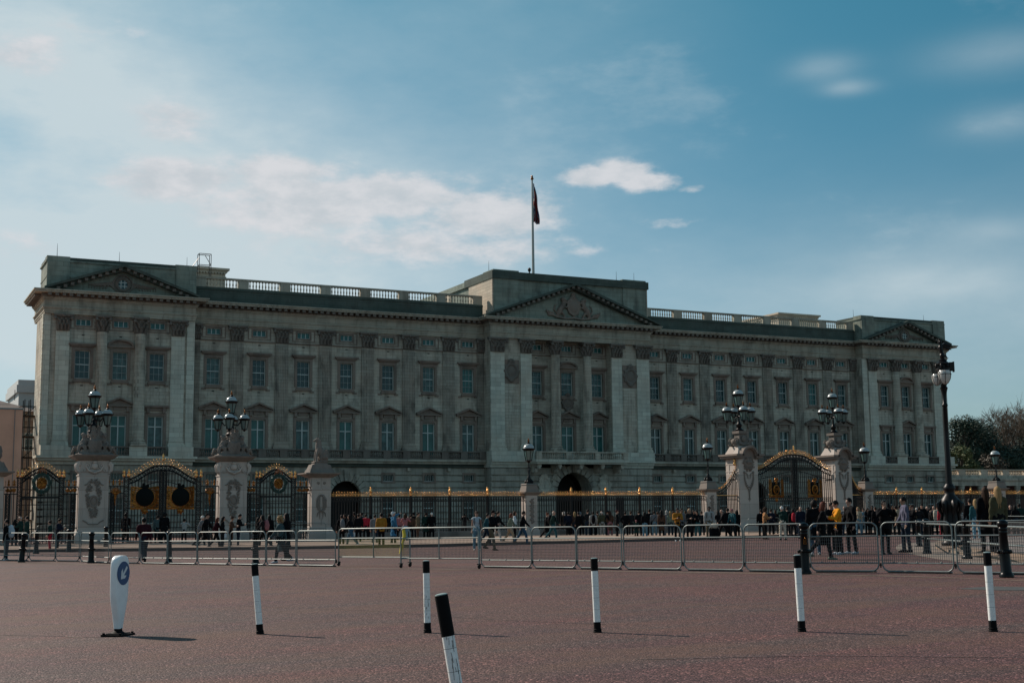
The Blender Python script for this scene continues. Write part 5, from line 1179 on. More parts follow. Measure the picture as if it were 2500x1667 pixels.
# barriers and pens further back, against the palace railings
bk = [((88, 1330), (150, 1329), 'low steel barrier standing in front of the leftmost wicket gate'), ((152, 1327), (255, 1326), 'low steel barrier at the foot of the left carved pier'), ((590, 1326), (700, 1325), 'steel barrier behind the woman with blond curls'), ((706, 1325), (795, 1324), 'steel barrier at the foot of the beast pier'),
      ((1828, 1309), (1905, 1308), 'steel barrier before the gilded-arms gate, beside the brown fur-hooded coat'), ((1908, 1308), (1990, 1307), 'steel barrier before the gilded-arms gate, behind the white-haired photographer'), ((2455, 1316), (2520, 1317), 'low steel barrier near the right edge behind the blond woman')]
for A, B, nm in bk:
    a, b = ground_at(*A), ground_at(*B); w_ = (b-a).length; t = thing('crowd_barrier', nm, 'barrier', a, math.atan2(b.y-a.y, b.x-a.x), 'steel barriers near the palace railings')
    f, m, h = barrier_parts(w_); f.obj('frame', STEEL, t, smooth=60); m.obj('mesh_infill', WIRE, t)
# cast iron bollards
def bollard(px, py, label, h=1.2, lean=0., gold=False, grp='black cast-iron bollards', dz=0., w_=1.):
    p = ground_at(px, py, dz); t = thing('bollard', label, 'bollard', p, 0, grp); t.rotation_euler = (0, R(lean), -YAW); k = h/1.2
    m = MB(); m.lathe([(.15*w_, 0), (.155*w_, .05*k), (.13*w_, .09*k), (.115*w_, .12*k), (.108*w_, .45*k), (.105*w_, .5*k), (.125*w_, .52*k), (.125*w_, .56*k), (.1*w_, .58*k), (.086*w_, .9*k), (.095*w_, .92*k), (.095*w_, .95*k), (.088*w_, .97*k), (.1*w_, .99*k), (.1*w_, 1.02*k), (.088*w_, 1.04*k), (.12*w_, 1.09*k), (.125*w_, 1.12*k), (.11*w_, 1.16*k), (.06*w_, 1.19*k), (.01, 1.2*k)], 0, 0, 0, 20)
    m.obj('post', IRON_B, t, smooth=40)
    b = MB()
    for i in range(6): a = i*math.pi/3; b.ball((.135*w_*math.cos(a), .135*w_*math.sin(a), .53*k), (.035, .035, .045))
    b.obj('boss', IRON_B, t, smooth=60)
    if gold:
        g = MB(); g.tube([(-.03, -.1, .85), (.03, -.1, .85)], .006, 4)
        for z in (.74, .78, .82): g.tube([(-.028, -.103, z), (0, -.107, z-.025), (.028, -.103, z)], .007, 4)
        for q in (-1, 1): g.tube([(q*.03, -.103, .72), (q*.02, -.104, .8), (q*.03, -.1, .85)], .006, 4)
        g.ball((0, -.1, .87), .012); g.obj('gold_cipher', GOLD_D, t)
    return t
bollard(52, 1372, 'black bollard by the barriers, leftmost near one, leaning a little', 1.22, 4)
bollard(222, 1374, 'black bollard by the barriers, second from the left', 1.25, 0)
bollard(412, 1375, 'black bollard by the barriers, third from the left', 1.25, 0)
bollard(624, 1378, 'black bollard directly behind the leftmost striped post', 1.25, -1)
bollard(1966, 1401, 'black bollard carrying a small gold cipher', 1.24, 0, True)
bollard(2458, 1409, 'black bollard beside the rightmost striped post', 1.24, -1.5)
bollard(88, 1351, 'black bollard farther back, near the left edge behind the barriers', 1.15, grp='farther black bollards')
bollard(168, 1347, 'black bollard farther back, just left of the left carved pier', 1.15, grp='farther black bollards')
bollard(258, 1340, 'black bollard farther back at the foot of the left carved pier', 1.2, grp='farther black bollards', w_=1.1)
bollard(2244, 1334, 'black bollard of the island rail, behind the man in a lilac shirt', 1.05, grp='bollards of the island rail')
bollard(2264, 1352, 'black bollard of the island rail, in the middle of the last whole barrier', 1.15, grp='bollards of the island rail')
bollard(2362, 1364, 'black bollard of the island rail, beside the striped jumper', 1.15, grp='bollards of the island rail')
# island rail: two horizontal bars from bollard to bollard and on to the right
ra, rb, rc = ground_at(2244, 1334), ground_at(2264, 1352), ground_at(2362, 1364); rd = ground_at(2540, 1388)
m = MB()
for z in (.98, .5):
    m.tube([(q.x, q.y, q.z+z) for q in (ra, rb, rc, rd)], .028, 8)
tag(m.obj('guard_rail', STEEL, smooth=50), 'two grey horizontal bars fixed between the bollards round the island', 'guard rail')
# striped posts in the road
WHITE = mat('white_reflective_sleeve', (.82, .84, .82), .35, var=.12, vscale=20)
BLACK = mat('black_rubber', (.004, .004, .005), .7, spec=.12)
SCR = mat('dark_scratches', (.06, .06, .06), .8)
def striped_post(p, lean, label, h=.98, turn=0., marks=0, cap=.165):
    t = thing('striped_post', label, 'traffic post', p, 0, 'black and white flexible posts in the road'); t.rotation_euler = (0, R(lean), -YAW)
    r = .047; m = MB(); m.lathe([(r*.99, .135*h/.98), (r*.99, h*(1.003-cap))], 0, 0, 0, 20); w_ = m.obj('white_sleeve', WHITE, t, smooth=50)
    g = MB()
    for z in (.31, .47, .63): g.lathe([(r*1.0, z*h-.0012), (r*1.0, z*h+.0012)], 0, 0, 0, 20)
    g.obj('sleeve_seam', SCR, w_)
    m = MB(); m.lathe([(r*1.04, h*(1-cap)), (r*1.05, h*(1-cap)+.004), (r*1.05, h*.998), (r*.99, h)], 0, 0, 0, 24); m.obj('black_cap', BLACK, t, smooth=40)
    m = MB(); m.lathe([(r*.98, h-.002), (r*.96, h+.006), (r*.6, h+.011), (.006, h+.013)], 0, 0, 0, 20); m.obj('lid', mat('grey_lid', (.25, .33, .32), .5) if 'grey_lid' not in bpy.data.materials else bpy.data.materials['grey_lid'], t, smooth=50)
    m = MB(); m.lathe([(r*1.22, 0), (r*1.22, .015), (r*1.1, .03), (r*1.18, .035), (r*1.18, .045), (r*1.04, .05), (r*1.04, .14*h/.98)], 0, 0, 0, 20); m.obj('black_foot', BLACK, t, smooth=40)
    if marks:
        rn = random.Random(marks); m = MB()
        for i in range(22):
            a = -math.pi/2+rn.uniform(-.9, .9); z = rn.uniform(.2, .5 if marks == 1 else .75)*h; l = rn.uniform(.01, .12 if marks > 1 else .05); rr = r*1.0+.0006; da = rn.uniform(-.15, .15)
            m.tube([(rr*math.cos(a), rr*math.sin(a), z), (rr*math.cos(a+da), rr*math.sin(a+da), z+l)], .0016, 3)
        m.obj('scuff_mark', SCR, w_)
    return t
for (px, py), ln, lb, mk in (((635, 1547), -5.5, 'striped post leaning left, leftmost one, in front of a black bollard', 0), ((1044, 1544), -1.2, 'scuffed striped post standing behind the large near one', 1), ((1459, 1543), -1.8, 'striped post right of the middle of the road, below the middle lamp pillar', 0), ((1958, 1541), -1.6, 'striped post in front of the bollard with a gold cipher', 0), ((2425, 1541), -1.4, 'rightmost striped post in the road', 0)):
    striped_post(ground_at(px, py), ln, lb, marks=mk)
striped_post(ground_at(1137, 1805), -9.6, 'large leaning striped post nearest the camera, cut off by the bottom edge', h=1.04, marks=2, cap=.285)
# blue arrow sign bollard
def arrow_sign():
    p = ground_at(288, 1551); t = thing('arrow_bollard', 'white paddle-shaped road bollard with a blue disc and white arrow', 'traffic sign', p); t.rotation_euler = (0, 0, R(77)-YAW)
    prof = [(.055, .10), (.06, .16), (.085, .26), (.13, .38), (.17, .50), (.185, .60), (.19, .75), (.19, .97), (.185, 1.03), (.165, 1.08), (.125, 1.115), (.07, 1.135), (0, 1.14)]
    m = MB(); th = .062; sec = 20; V = []
    for r, z in prof:
        for k in range(sec):
            a = 2*math.pi*k/sec; c, s = math.cos(a), math.sin(a); ex = .45
            V.append((max(r, .004)*abs(c)**ex*(1 if c > 0 else -1), min(th, max(r, .01)*.95)*abs(s)**ex*(1 if s > 0 else -1), z))
    n = len(prof); m.raw(V, [(i*sec+k, i*sec+(k+1) % sec, (i+1)*sec+(k+1) % sec, (i+1)*sec+k) for i in range(n-1) for k in range(sec)]+[tuple(range(sec-1, -1, -1)), tuple((n-1)*sec+k for k in range(sec))])
    m.obj('body', mat('white_plastic', (.84, .86, .86), .35, var=.05, vscale=5), t, smooth=50)
    d = MB(); N_ = 36; R_ = .168; y = -th-.004
    d.raw([(R_*math.cos(2*math.pi*i/N_), y, .885+R_*math.sin(2*math.pi*i/N_)) for i in range(N_)]+[(R_*math.cos(2*math.pi*i/N_), y+.01, .885+R_*math.sin(2*math.pi*i/N_)) for i in range(N_)], [tuple(range(N_))]+[(i, i+N_, (i+1) % N_+N_, (i+1) % N_) for i in range(N_)])
    sg = d.obj('blue_disc', mat('sign_blue', (.012, .07, .19), .4), t)
    a = MB(); pts = [(-.022, .125), (.022, .125), (.022, -.02), (.075, .028), (.075, -.03), (0, -.118), (-.075, -.03), (-.075, .028), (-.022, -.02)]
    rot = R(-45); c, s = math.cos(rot), math.sin(rot); P2 = [(x*c-z*s, .885+x*s+z*c) for x, z in pts]
    for tri in ((0, 1, 2, 8), (3, 4, 5, 2), (8, 2, 5), (8, 5, 6, 7)): a.face([(P2[i][0], y-.003, P2[i][1]) for i in tri])
    a.obj('arrow', mat('sign_white', (.62, .66, .68), .4), sg)
    q = MB(); q.lathe([(.10, .03), (.10, .04), (.06, .07), (.055, .11)], 0, 0, 0, 16); q.box(-.2, .2, -.16, .16, 0, .028); q.box(-.15, .15, -.11, .11, .028, .04)
    for sx in (-1, 1):
        for sy in (-1, 1): q.lathe([(.02, .028), (.02, .05)], sx*.17, sy*.13, 0, 8)
    q.obj('base', BLACK, t, smooth=40)
    l = MB(); l.box(-.012, .03, -.0585, -.0565, .405, .412); l.box(-.02, -.008, -.0585, -.0565, .41, .42); l.obj('maker_mark', SCR, t)
    return t
arrow_sign()
# tall bronze lamp post on the island
def big_lamp():
    p = ground_at(2325, 1331, .18); t = thing('street_lamp', 'tall dark lamp post with globe lanterns and a winged figure on top, on the island', 'street lamp', p, -YAW); t.scale = (.84, .84, .815)
    m = MB(); m.lathe([(.42, 0), (.44, .1), (.36, .18), (.34, .5), (.38, .62), (.40, .9), (.33, 1.25), (.34, 1.5), (.42, 1.7), (.36, 1.95), (.2, 2.15), (.19, 2.3), (.24, 2.36), (.24, 2.46), (.18, 2.55), (.15, 2.6)], 0, 0, 0, 24)
    for i in range(8):
        a = i*math.pi/4; c, s = math.cos(a), math.sin(a); m.tube([(.34*c, .34*s, 1.9), (.5*c, .5*s, 1.75), (.46*c, .46*s, 1.5), (.36*c, .36*s, 1.3), (.42*c, .42*s, 1.0), (.42*c, .42*s, .5)], [.05, .1, .08, .05, .06, .04], 6)
    m.obj('base', IRON, t, smooth=50)
    m = MB(); m.lathe([(.135, 2.6), (.125, 3.0), (.1, 4.6), (.085, 5.9), (.12, 5.94), (.12, 6.0), (.08, 6.04), (.085, 6.4), (.13, 6.62), (.16, 6.72), (.11, 6.78), (.13, 6.88)], 0, 0, 0, 20); m.obj('column', IRON, t, smooth=50)
    for nm, x, y, z, s in (('globe_lantern', .02, -.12, 7.18, 1.), ('globe_lantern', -.22, .14, 7.1, .8)):
        g = MB(); g.lathe([(.04, -.33*s), (.15*s, -.26*s), (.24*s, -.08*s), (.27*s, .1*s), (.26*s, .2*s), (.22*s, .28*s)], x, y, z, 24); o = g.obj('globe', GLOBE, t, smooth=60)
        k = MB()
        for i in range(6):
            a = i*math.pi/3+.3; k.tube([(x+r*1.03*math.cos(a), y+r*1.03*math.sin(a), z+h) for r, h in ((.04, -.34*s), (.15*s, -.26*s), (.24*s, -.08*s), (.27*s, .1*s), (.26*s, .2*s), (.22*s, .28*s))], .011, 4)
        k.lathe([(.272*s, .1*s), (.28*s, .11*s), (.272*s, .13*s)], x, y, z, 24); k.obj('cage', IRON, o)
    m = MB(); m.lathe([(.24, 7.46), (.3, 7.5), (.3, 7.56), (.2, 7.6), (.2, 7.7), (.27, 7.74), (.27, 7.8), (.15, 7.88), (.17, 7.92), (.08, 7.98), (.1, 8.05), (.05, 8.1)], 0, 0, 0, 16)
    for i in range(6): a = i*math.pi/3; m.ball((.27*math.cos(a), .27*math.sin(a), 7.66), (.06, .06, .12), 6, 4)
    m.obj('canopy', IRON, t, smooth=50)
    c = MB(); c.box(.25, .42, -.12, .1, 7.45, 7.82); c.box(.42, .46, -.1, .06, 7.4, 7.85); c.tube([(.2, 0, 7.6), (.3, 0, 7.6)], .03, 6); c.obj('camera_box', IRON, t)
    b = MB(); b.ball((0, 0, 8.12), .12); b.tube([(.0, 0, 8.15), (-.03, 0, 8.32), (-.05, 0, 8.5), (-.04, 0, 8.62)], [.07, .09, .1, .05], 8, True); b.ball((-.05, 0, 8.72), (.065, .065, .08)); b.tube([(-.05, -.05, 8.58), (-.16, -.08, 8.66), (-.12, -.05, 8.86)], [.035, .03, .02], 6, True)
    b.tube([(0, 0, 8.2), (.12, .02, 8.12), (.2, .02, 8.05)], [.06, .05, .03], 6, True)
    b.tube([(-.02, .03, 8.5), (.15, .06, 8.62), (.32, .08, 8.56), (.5, .08, 8.5)], [.05, .1, .08, .02], 6, True); b.tube([(.05, .05, 8.52), (.25, .06, 8.45), (.42, .06, 8.38)], [.06, .07, .02], 6, True)
    v = voxel(b, .02); v.obj('winged_figure', IRON, t, smooth=60); return t
big_lamp()
# ------------------------------------------------------------------ people
def lerp(a, b, t): return tuple(a[i]+(b[i]-a[i])*t for i in range(3))
def limb(a, l, fwd, out, q):      # direction of a limb: fwd = swing to the front (deg), out = outwards
    f, o = R(fwd), R(out); d = Vector((q*math.sin(o), -math.sin(f)*math.cos(o), -math.cos(f)*math.cos(o))); return tuple(Vector(a)+d*l)
POSES = {  # legs (thigh,shin)x2, arms (upper,fore,out_upper,out_fore)x2 for left(-1) and right(+1), lean, head pitch
 'stand': ((2, 2), (-2, -3), (4, 12, 9, 2), (0, 10, 9, 2), 0, 4),
 'easy': ((8, -2), (-4, -6), (10, 35, 12, -12), (-4, 14, 11, 4), 2, 8),
 'phone': ((3, 1), (-2, -3), (22, 105, 10, -38), (24, 108, 10, -38), 3, 24),
 'camera': ((2, 2), (-3, -3), (58, 150, 24, -30), (58, 150, 24, -30), 0, -4),
 'reach': ((2, 2), (-4, -4), (8, 20, 9, 0), (118, 112, 12, 4), -3, -12),
 'walk': ((26, 8), (-22, -42), (-24, -6, 8, 2), (26, 46, 8, -4), 5, 4),
 'walkphone': ((24, 6), (-20, -38), (20, 95, 10, -36), (22, -2, 8, 0), 5, 18),
 'pockets': ((5, 0), (-3, -4), (-12, 38, 22, -22), (-12, 38, 22, -22), 1, 2),
 'bend': ((6, 2), (-2, -4), (30, 70, 10, -18), (34, 74, 10, -18), 24, 26),
}
def bones(pose, fem):
    (tl, sl_), (tr_, sr), al, ar, lean, hp = POSES[pose]; J = {}
    hips = .93; sw = .165 if fem else .195
    J['hip'] = (0, 0, hips)
    low = 9
    for q, th, sh, k in ((-1, tl, sl_, 'L'), (1, tr_, sr, 'R')):
        h = (q*.09, 0, hips-.02); kn = limb(h, .425, th, 3, q); an = limb(kn, .42, sh, 1, q); J['h'+k], J['k'+k], J['a'+k] = h, kn, an; low = min(low, an[2])
    dz = .085-low
    for k in list(J): J[k] = (J[k][0], J[k][1], J[k][2]+dz)
    hz = J['hip'][2]; l = R(lean)
    def up_(d, x=0, y=0): return (x, y-math.sin(l)*d, hz+math.cos(l)*d)
    J['waist'] = up_(.14); J['chest'] = up_(.36); J['neck'] = up_(.52); J['head'] = (0, up_(.52)[1]-.02-math.sin(l)*.16-math.sin(R(hp))*.05, up_(.52)[2]+.175*math.cos(l*.6))
    for q, a, k in ((-1, al, 'L'), (1, ar, 'R')):
        s_ = up_(.475, q*sw); e = limb(s_, .29, a[0], a[2], q); w_ = limb(e, .25, a[1], a[3], q); J['s'+k], J['e'+k], J['w'+k] = s_, e, w_
        d = (Vector(w_)-Vector(e)).normalized(); J['d'+k] = tuple(d)
    return J, hp
pcache = {}
def person_meshes(pose, fem, coat):
    key = (pose, fem, coat)
    if key in pcache: return pcache[key]
    J, hp = bones(pose, fem); g = .92 if fem else 1.
    b = MB()
    b.tube([J['hip'], J['waist'], J['chest'], J['neck']], [.10*g, .09*g, .10*g, .055], 12, True); b.tube([J['sL'], J['neck'], J['sR']], [.045*g, .05*g, .045*g], 8, True); b.tube([J['neck'], lerp(J['neck'], J['head'], .6)], [.062*g, .055*g], 10, True)
    for k in 'LR':
        b.tube([J['h'+k], J['k'+k], J['a'+k]], [.085, .055, .04], 10, True); b.tube([J['s'+k], J['e'+k], J['w'+k]], [.05*g, .038*g, .026*g], 8, True)
    hx, hy, hz = J['head']; t = R(hp)
    hd = MB(); hd.ball((0, .005, .015), (.077, .096, .105), 14, 10); hd.ball((0, -.025, -.045), (.058, .062, .072), 12, 8); hd.tube([(0, -.088, .02), (0, -.108, -.015), (0, -.09, -.025)], [.009, .014, .01], 6, True)
    for q in (-1, 1): hd.ball((q*.078, .01, -.0), (.012, .02, .03), 6, 5)
    hd.ball((0, -.078, -.055), (.024, .012, .008), 6, 4)
    HM = Matrix.Translation((hx, hy, hz)) @ Matrix.Rotation(t, 4, 'X'); b.add(hd, HM)
    v = voxel(b, .02, smooth_it=1)
    for k, q in (('L', -1), ('R', 1)):                     # hands: palm, four fingers, thumb
        w_ = Vector(J['w'+k]); d = Vector(J['d'+k]); side = d.cross(Vector((0, -1, .2))).normalized() if abs(d.y) < .9 else Vector((1, 0, 0)); nrm = side.cross(d).normalized()
        v.tube([w_, w_+d*.04, w_+d*.085], [.026, .036, .032], 7, True)
        for i, ln in enumerate((.062, .072, .068, .054)):
            s0 = w_+d*.085+side*(-.026+.0175*i); v.tube([s0, s0+d*ln*.55+nrm*.006, s0+d*ln*.9+nrm*.022], [.0095, .009, .0075], 5, True)
        s0 = w_+d*.03-side*.03*q; v.tube([s0, s0+d*.035-side*.022*q, s0+d*.06-side*.02*q+nrm*.01], [.012, .011, .009], 5, True)
    v.cur = 1; e = MB()
    for q in (-1, 1): e.ball((q*.03, -.083, .012), (.011, .007, .007), 6, 4)
    v.add(e, HM); v.cur = 0
    body = v.mesh('body', [SKINS[0], EYE], 70)
    # top
    b = MB(); s = 1.14 if coat != 'tee' else 1.05
    hem = {'jacket': .80, 'coat': .46, 'tee': .86, 'puffer': .80, 'vest': .86}[coat]; hz_ = J['hip'][2]-.93+hem; hx_, hy_ = J['hip'][0], J['hip'][1]
    wd = .15*g if coat != 'puffer' else .162*g
    def tor(a, r, n=12): return a, r
    P_ = [(0, hy_, hz_), J['hip'], J['waist'], J['chest'], lerp(J['chest'], J['neck'], .75)]; rr = [wd*1.04, wd*1.02, wd*.90, wd*1.02, .085]
    if coat == 'coat': P_ = [(0, hy_+.02, hz_)]+[(0, hy_, J['hip'][2]-.15)]+P_[1:]; rr = [wd*1.22, wd*1.12]+rr[1:]
    tb = MB(); tb.tube(P_, rr, 14, False); tb.v = [(x*(1.18 if z > J['waist'][2] else 1.08), y*.84+.16*J['waist'][1], z) for x, y, z in tb.v]; b.add(tb)
    b.tube([J['sL'], lerp(J['sL'], J['neck'], .5), lerp(J['sR'], J['neck'], .5), J['sR']], [.066*g*s, .078*g, .078*g, .066*g*s], 8, True)
    for k in 'LR':
        if coat in ('vest',): continue
        pe = J['e'+k]; pw = lerp(pe, J['w'+k], .97 if coat != 'tee' else 1.0)
        u = 1.12 if coat == 'puffer' else 1.
        b.tube([J['s'+k], lerp(J['s'+k], pe, .5), pe, lerp(pe, pw, .5), pw], [.069*g*s*u, .062*g*s*u, .053*g*s*u, .05*g*s*u, .042*g*s*u], 9, True)
    if coat in ('jacket', 'puffer', 'coat'): b.tube([(J['neck'][0]-.05, J['neck'][1]+.02, J['neck'][2]+.0), (0, J['neck'][1]+.07, J['neck'][2]+.02), (J['neck'][0]+.05, J['neck'][1]+.02, J['neck'][2])], .035, 6, True)
    v = voxel(b, .022, smooth_it=1)
    for i, p in enumerate(v.v):                             # folds in the cloth
        n = .006*math.sin(p[2]*31+p[0]*17)+.005*math.sin(p[0]*43-p[2]*19+p[1]*23); l = math.hypot(p[0], p[1]) or 1; v.v[i] = (p[0]+p[0]/l*n, p[1]+p[1]/l*n, p[2])
    top = v.mesh('top', [EYE], 80)
    b = MB(); b.tube([(0, hy_, J['hip'][2]+.08), J['hip'], (0, hy_, J['hip'][2]-.08)], [.13*g, .145*g, .12*g], 12, True)
    for k in 'LR': b.tube([J['h'+k], lerp(J['h'+k], J['k'+k], .5), J['k'+k], lerp(J['k'+k], J['a'+k], .5), lerp(J['k'+k], J['a'+k], .96)], [.1, .09, .07, .066, .062], 10, True)
    v = voxel(b, .022, smooth_it=1)
    for i, p in enumerate(v.v): n = .005*math.sin(p[2]*47+p[0]*29+p[1]*11); v.v[i] = (p[0]+n, p[1]+n, p[2])
    tro = v.mesh('trousers', [EYE], 80)
    b = MB()
    for k, q in (('L', -1), ('R', 1)):
        a = Vector(J['a'+k]); b.tube([a+Vector((0, .055, -.035)), a+Vector((0, -.02, -.04)), a+Vector((q*.008, -.12, -.055)), a+Vector((q*.01, -.165, -.06))], [.042, .05, .04, .026], 8, True); b.tube([a+Vector((0, 0, .03)), a+Vector((0, 0, -.03))], .046, 8, True)
    b.v = [(x, y, max(z, .002)) for x, y, z in b.v]
    shoe = b.mesh('shoes', [EYE], 50)
    pcache[key] = (body, top, tro, shoe, J, HM); return pcache[key]
hcache = {}
def hair_mesh(style, pose, fem):
    key = (style, pose, fem)
    if key in hcache: return hcache[key]
    J, hp = bones(pose, fem); hx, hy, hz = J['head']; HM = Matrix.Translation((hx, hy, hz)) @ Matrix.Rotation(R(hp), 4, 'X'); m = MB(); rn = random.Random(5)
    def capd(r=1.08, zmin=-.01, ymax=-.045):
        c = MB(); c.ball((0, .014, .024), (.082*r, .1*r, .104*r), 16, 12); c.v = [(x, y if z > .075 or y > ymax else ymax+(y-ymax)*.1, z if (z > zmin or y > .05) else zmin+(z-zmin)*.1) for x, y, z in c.v]; return c
    if style in ('short', 'grey', 'bun'): m.add(capd(1.07))
    if style == 'bun': m.ball((0, .1, .09), (.045, .045, .045))
    if style in ('long', 'verylong', 'bob'):
        m.add(capd(1.1, -.03)); L_ = {'long': .27, 'verylong': .42, 'bob': .14}[style]
        for i in range(15):
            a = R(-15+210*i/14); x, y = .078*math.cos(a), .025+.075*math.sin(a)
            w_ = .014*math.sin(i*2.3); m.tube([(x*.8, y*.8, .05), (x*1.02, y*.98, -.04), (x*(1.1 if style == 'bob' else .92)+w_, y+.012*math.sin(i*1.7), -.05-L_*.45), (x*.78-w_, y+.01, -.05-L_*(.78+.2*math.sin(i*4.1)**2))], [.026, .026, .025, .007], 6, True)
    if style == 'curly':
        for i in range(70): a, z = rn.uniform(-.5, math.pi+.5), rn.uniform(-.11, .13); k = .1*math.sqrt(max(.05, 1-(z/.16)**2)); m.ball((k*1.15*math.cos(a), .02+k*1.2*math.sin(a), z), rn.uniform(.026, .04), 6, 5)
        m.add(capd(1.1))
    if style == 'bald': m.add(capd(1.015, -.0, .035)); m.v = [(x, y, min(z, .045)) for x, y, z in m.v]
    if style == 'cap': m.add(capd(1.1, .03)); m.tube([(-.055, -.07, .05), (0, -.13, .045), (.055, -.07, .05)], [.012, .03, .012], 6, True)
    if style == 'beanie': m.add(capd(1.13, .0)); m.tube([(.09*math.cos(i*.5236), .012+.105*math.sin(i*.5236), .03) for i in range(13)], .016, 5)
    if style == 'hood': 
        h = MB(); h.ball((0, .03, .015), (.115, .125, .14), 14, 10); h.v = [(x, max(y, -.06), z) for x, y, z in h.v]; m.add(h)
        m.tube([(.095*math.cos(a), -.055, .01+.125*math.sin(a)) for a in [i*.5236 for i in range(13)]], .022, 6)
    if style == 'scarf':
        h = MB(); h.ball((0, .02, .01), (.1, .115, .125), 14, 10); h.v = [(x, max(y, -.06), z) for x, y, z in h.v]; m.add(h); m.tube([(-.06, -.02, -.11), (0, -.05, -.14), (.06, -.02, -.11), (0, .07, -.12), (-.06, -.02, -.11)], .045, 6)
    o = MB(); o.add(m, HM); hcache[key] = o.mesh('hair', [EYE], 70); return hcache[key]
SKINS = [mat('skin_light', (.38, .22, .16), .55), mat('skin_tan', (.26, .145, .095), .55), mat('skin_dark', (.075, .04, .028), .5)]
EYE = mat('eye_dark', (.02, .015, .012), .3)
CL = {'black': (.004, .0045, .006), 'char': (.012, .013, .015), 'navy': (.008, .012, .024), 'dgreen': (.012, .034, .030), 'teal': (.02, .075, .09), 'blue': (.03, .12, .22), 'jeans': (.03, .075, .12), 'ljeans': (.12, .22, .28), 'djeans': (.012, .022, .036), 'khaki': (.11, .085, .055), 'tan': (.30, .22, .15), 'cream': (.46, .42, .34),
      'white': (.42, .48, .52), 'offwhite': (.32, .32, .31), 'grey': (.13, .14, .15), 'sage': (.14, .17, .13), 'mustard': (.32, .14, .02), 'orange': (.60, .24, .015), 'camel': (.32, .16, .07), 'brown': (.07, .04, .028), 'maroon': (.035, .008, .013), 'red': (.32, .02, .035), 'pink': (.26, .11, .12), 'lilac': (.10, .10, .145), 'olive': (.06, .06, .035), 'greyteal': (.055, .085, .09), 'beige': (.36, .30, .22),
      'hblack': (.008, .007, .007), 'hbrown': (.035, .018, .011), 'hred': (.10, .028, .016), 'hblond': (.30, .19, .09), 'hgrey': (.38, .37, .35), 'hwhite': (.6, .58, .55)}
cmats = {}
def cmat(n):
    if n not in cmats:
        h = n.startswith('h') and n != 'h'; cmats[n] = mat('cloth_'+n if not h else 'hair_'+n[1:], CL[n], .9 if not h else .6, spec=.12, var=.18, vscale=11, bump=.25 if not h else .6, bscale=35 if not h else 60)
    return cmats[n]
STRIPE = bpy.data.materials.new('striped_knit'); STRIPE.use_nodes = True
def _stripe():
    nt = STRIPE.node_tree; b = nt.nodes['Principled BSDF']; tc = nt.nodes.new('ShaderNodeTexCoord'); sp = nt.nodes.new('ShaderNodeSeparateXYZ'); nt.links.new(tc.outputs['Object'], sp.inputs[0])
    m = nt.nodes.new('ShaderNodeMath'); m.operation = 'MULTIPLY'; m.inputs[1].default_value = 62; nt.links.new(sp.outputs[2], m.inputs[0]); s = nt.nodes.new('ShaderNodeMath'); s.operation = 'SINE'; nt.links.new(m.outputs[0], s.inputs[0])
    g = nt.nodes.new('ShaderNodeMath'); g.operation = 'GREATER_THAN'; g.inputs[1].default_value = 0; nt.links.new(s.outputs[0], g.inputs[0]); x = nt.nodes.new('ShaderNodeMix'); x.data_type = 'RGBA'; nt.links.new(g.outputs[0], x.inputs[0]); x.inputs[6].default_value = (.012, .013, .015, 1); x.inputs[7].default_value = (.5, .52, .5, 1); nt.links.new(x.outputs[2], b.inputs[0]); b.inputs['Roughness'].default_value = .85
_stripe()
def link_mat(o, m, i=0): o.material_slots[i].link = 'OBJECT'; o.material_slots[i].material = m
packs = {}
def extra_mesh(kind, pose, fem):
    key = (kind, pose, fem)
    if key in packs: return packs[key]
    J, hp = bones(pose, fem); m = MB(); cx, cy, cz = J['chest']
    if kind == 'backpack':
        m.tube([(0, cy+.19, cz-.22), (0, cy+.2, cz-.05), (0, cy+.18, cz+.12)], [.13, .145, .11], 10, True)
        for q in (-1, 1): m.tube([(q*.1, cy+.12, cz+.12), (q*.11, cy-.02, cz+.17), (q*.12, cy-.15, cz+.02), (q*.13, cy-.1, cz-.15)], .016, 5)
    elif kind == 'handbag':
        x, y, z = J['wL']; m.frust((.13, .05), -.30, (.11, .045), -.10); m.tube([(-.08, 0, -.1), (-.05, 0, .05), (.05, 0, .05), (.08, 0, -.1)], .01, 5); m.v = [(a+x, b+y, c+z) for a, b, c in m.v]
    elif kind == 'phone':
        x, y, z = J['wR']; d = Vector(J['dR']); p = Vector((x, y, z))+d*.12; q = Vector(J['wL'])+Vector(J['dL'])*.12 if pose in ('phone', 'camera') else p; p = (p+q)/2; m.box(p.x-.04, p.x+.04, p.y-.02, p.y-.01, p.z-.03, p.z+.11)
    elif kind == 'crossbag':
        m.tube([(-.16, cy-.02, cz+.13), (-.05, cy-.165, cz), (.1, cy-.15, cz-.2), (.17, cy, cz-.32)], .014, 5); m.tube([(-.16, cy-.02, cz+.13), (-.05, cy+.16, cz), (.1, cy+.16, cz-.2), (.17, cy, cz-.32)], .014, 5); m.frust((.05, .09), -.12, (.05, .08), .1, .2, cy); m.v[-8:] = [(a, b, c+cz-.38) for a, b, c in m.v[-8:]]
    packs[key] = m.mesh(kind, [EYE], 60); return packs[key]
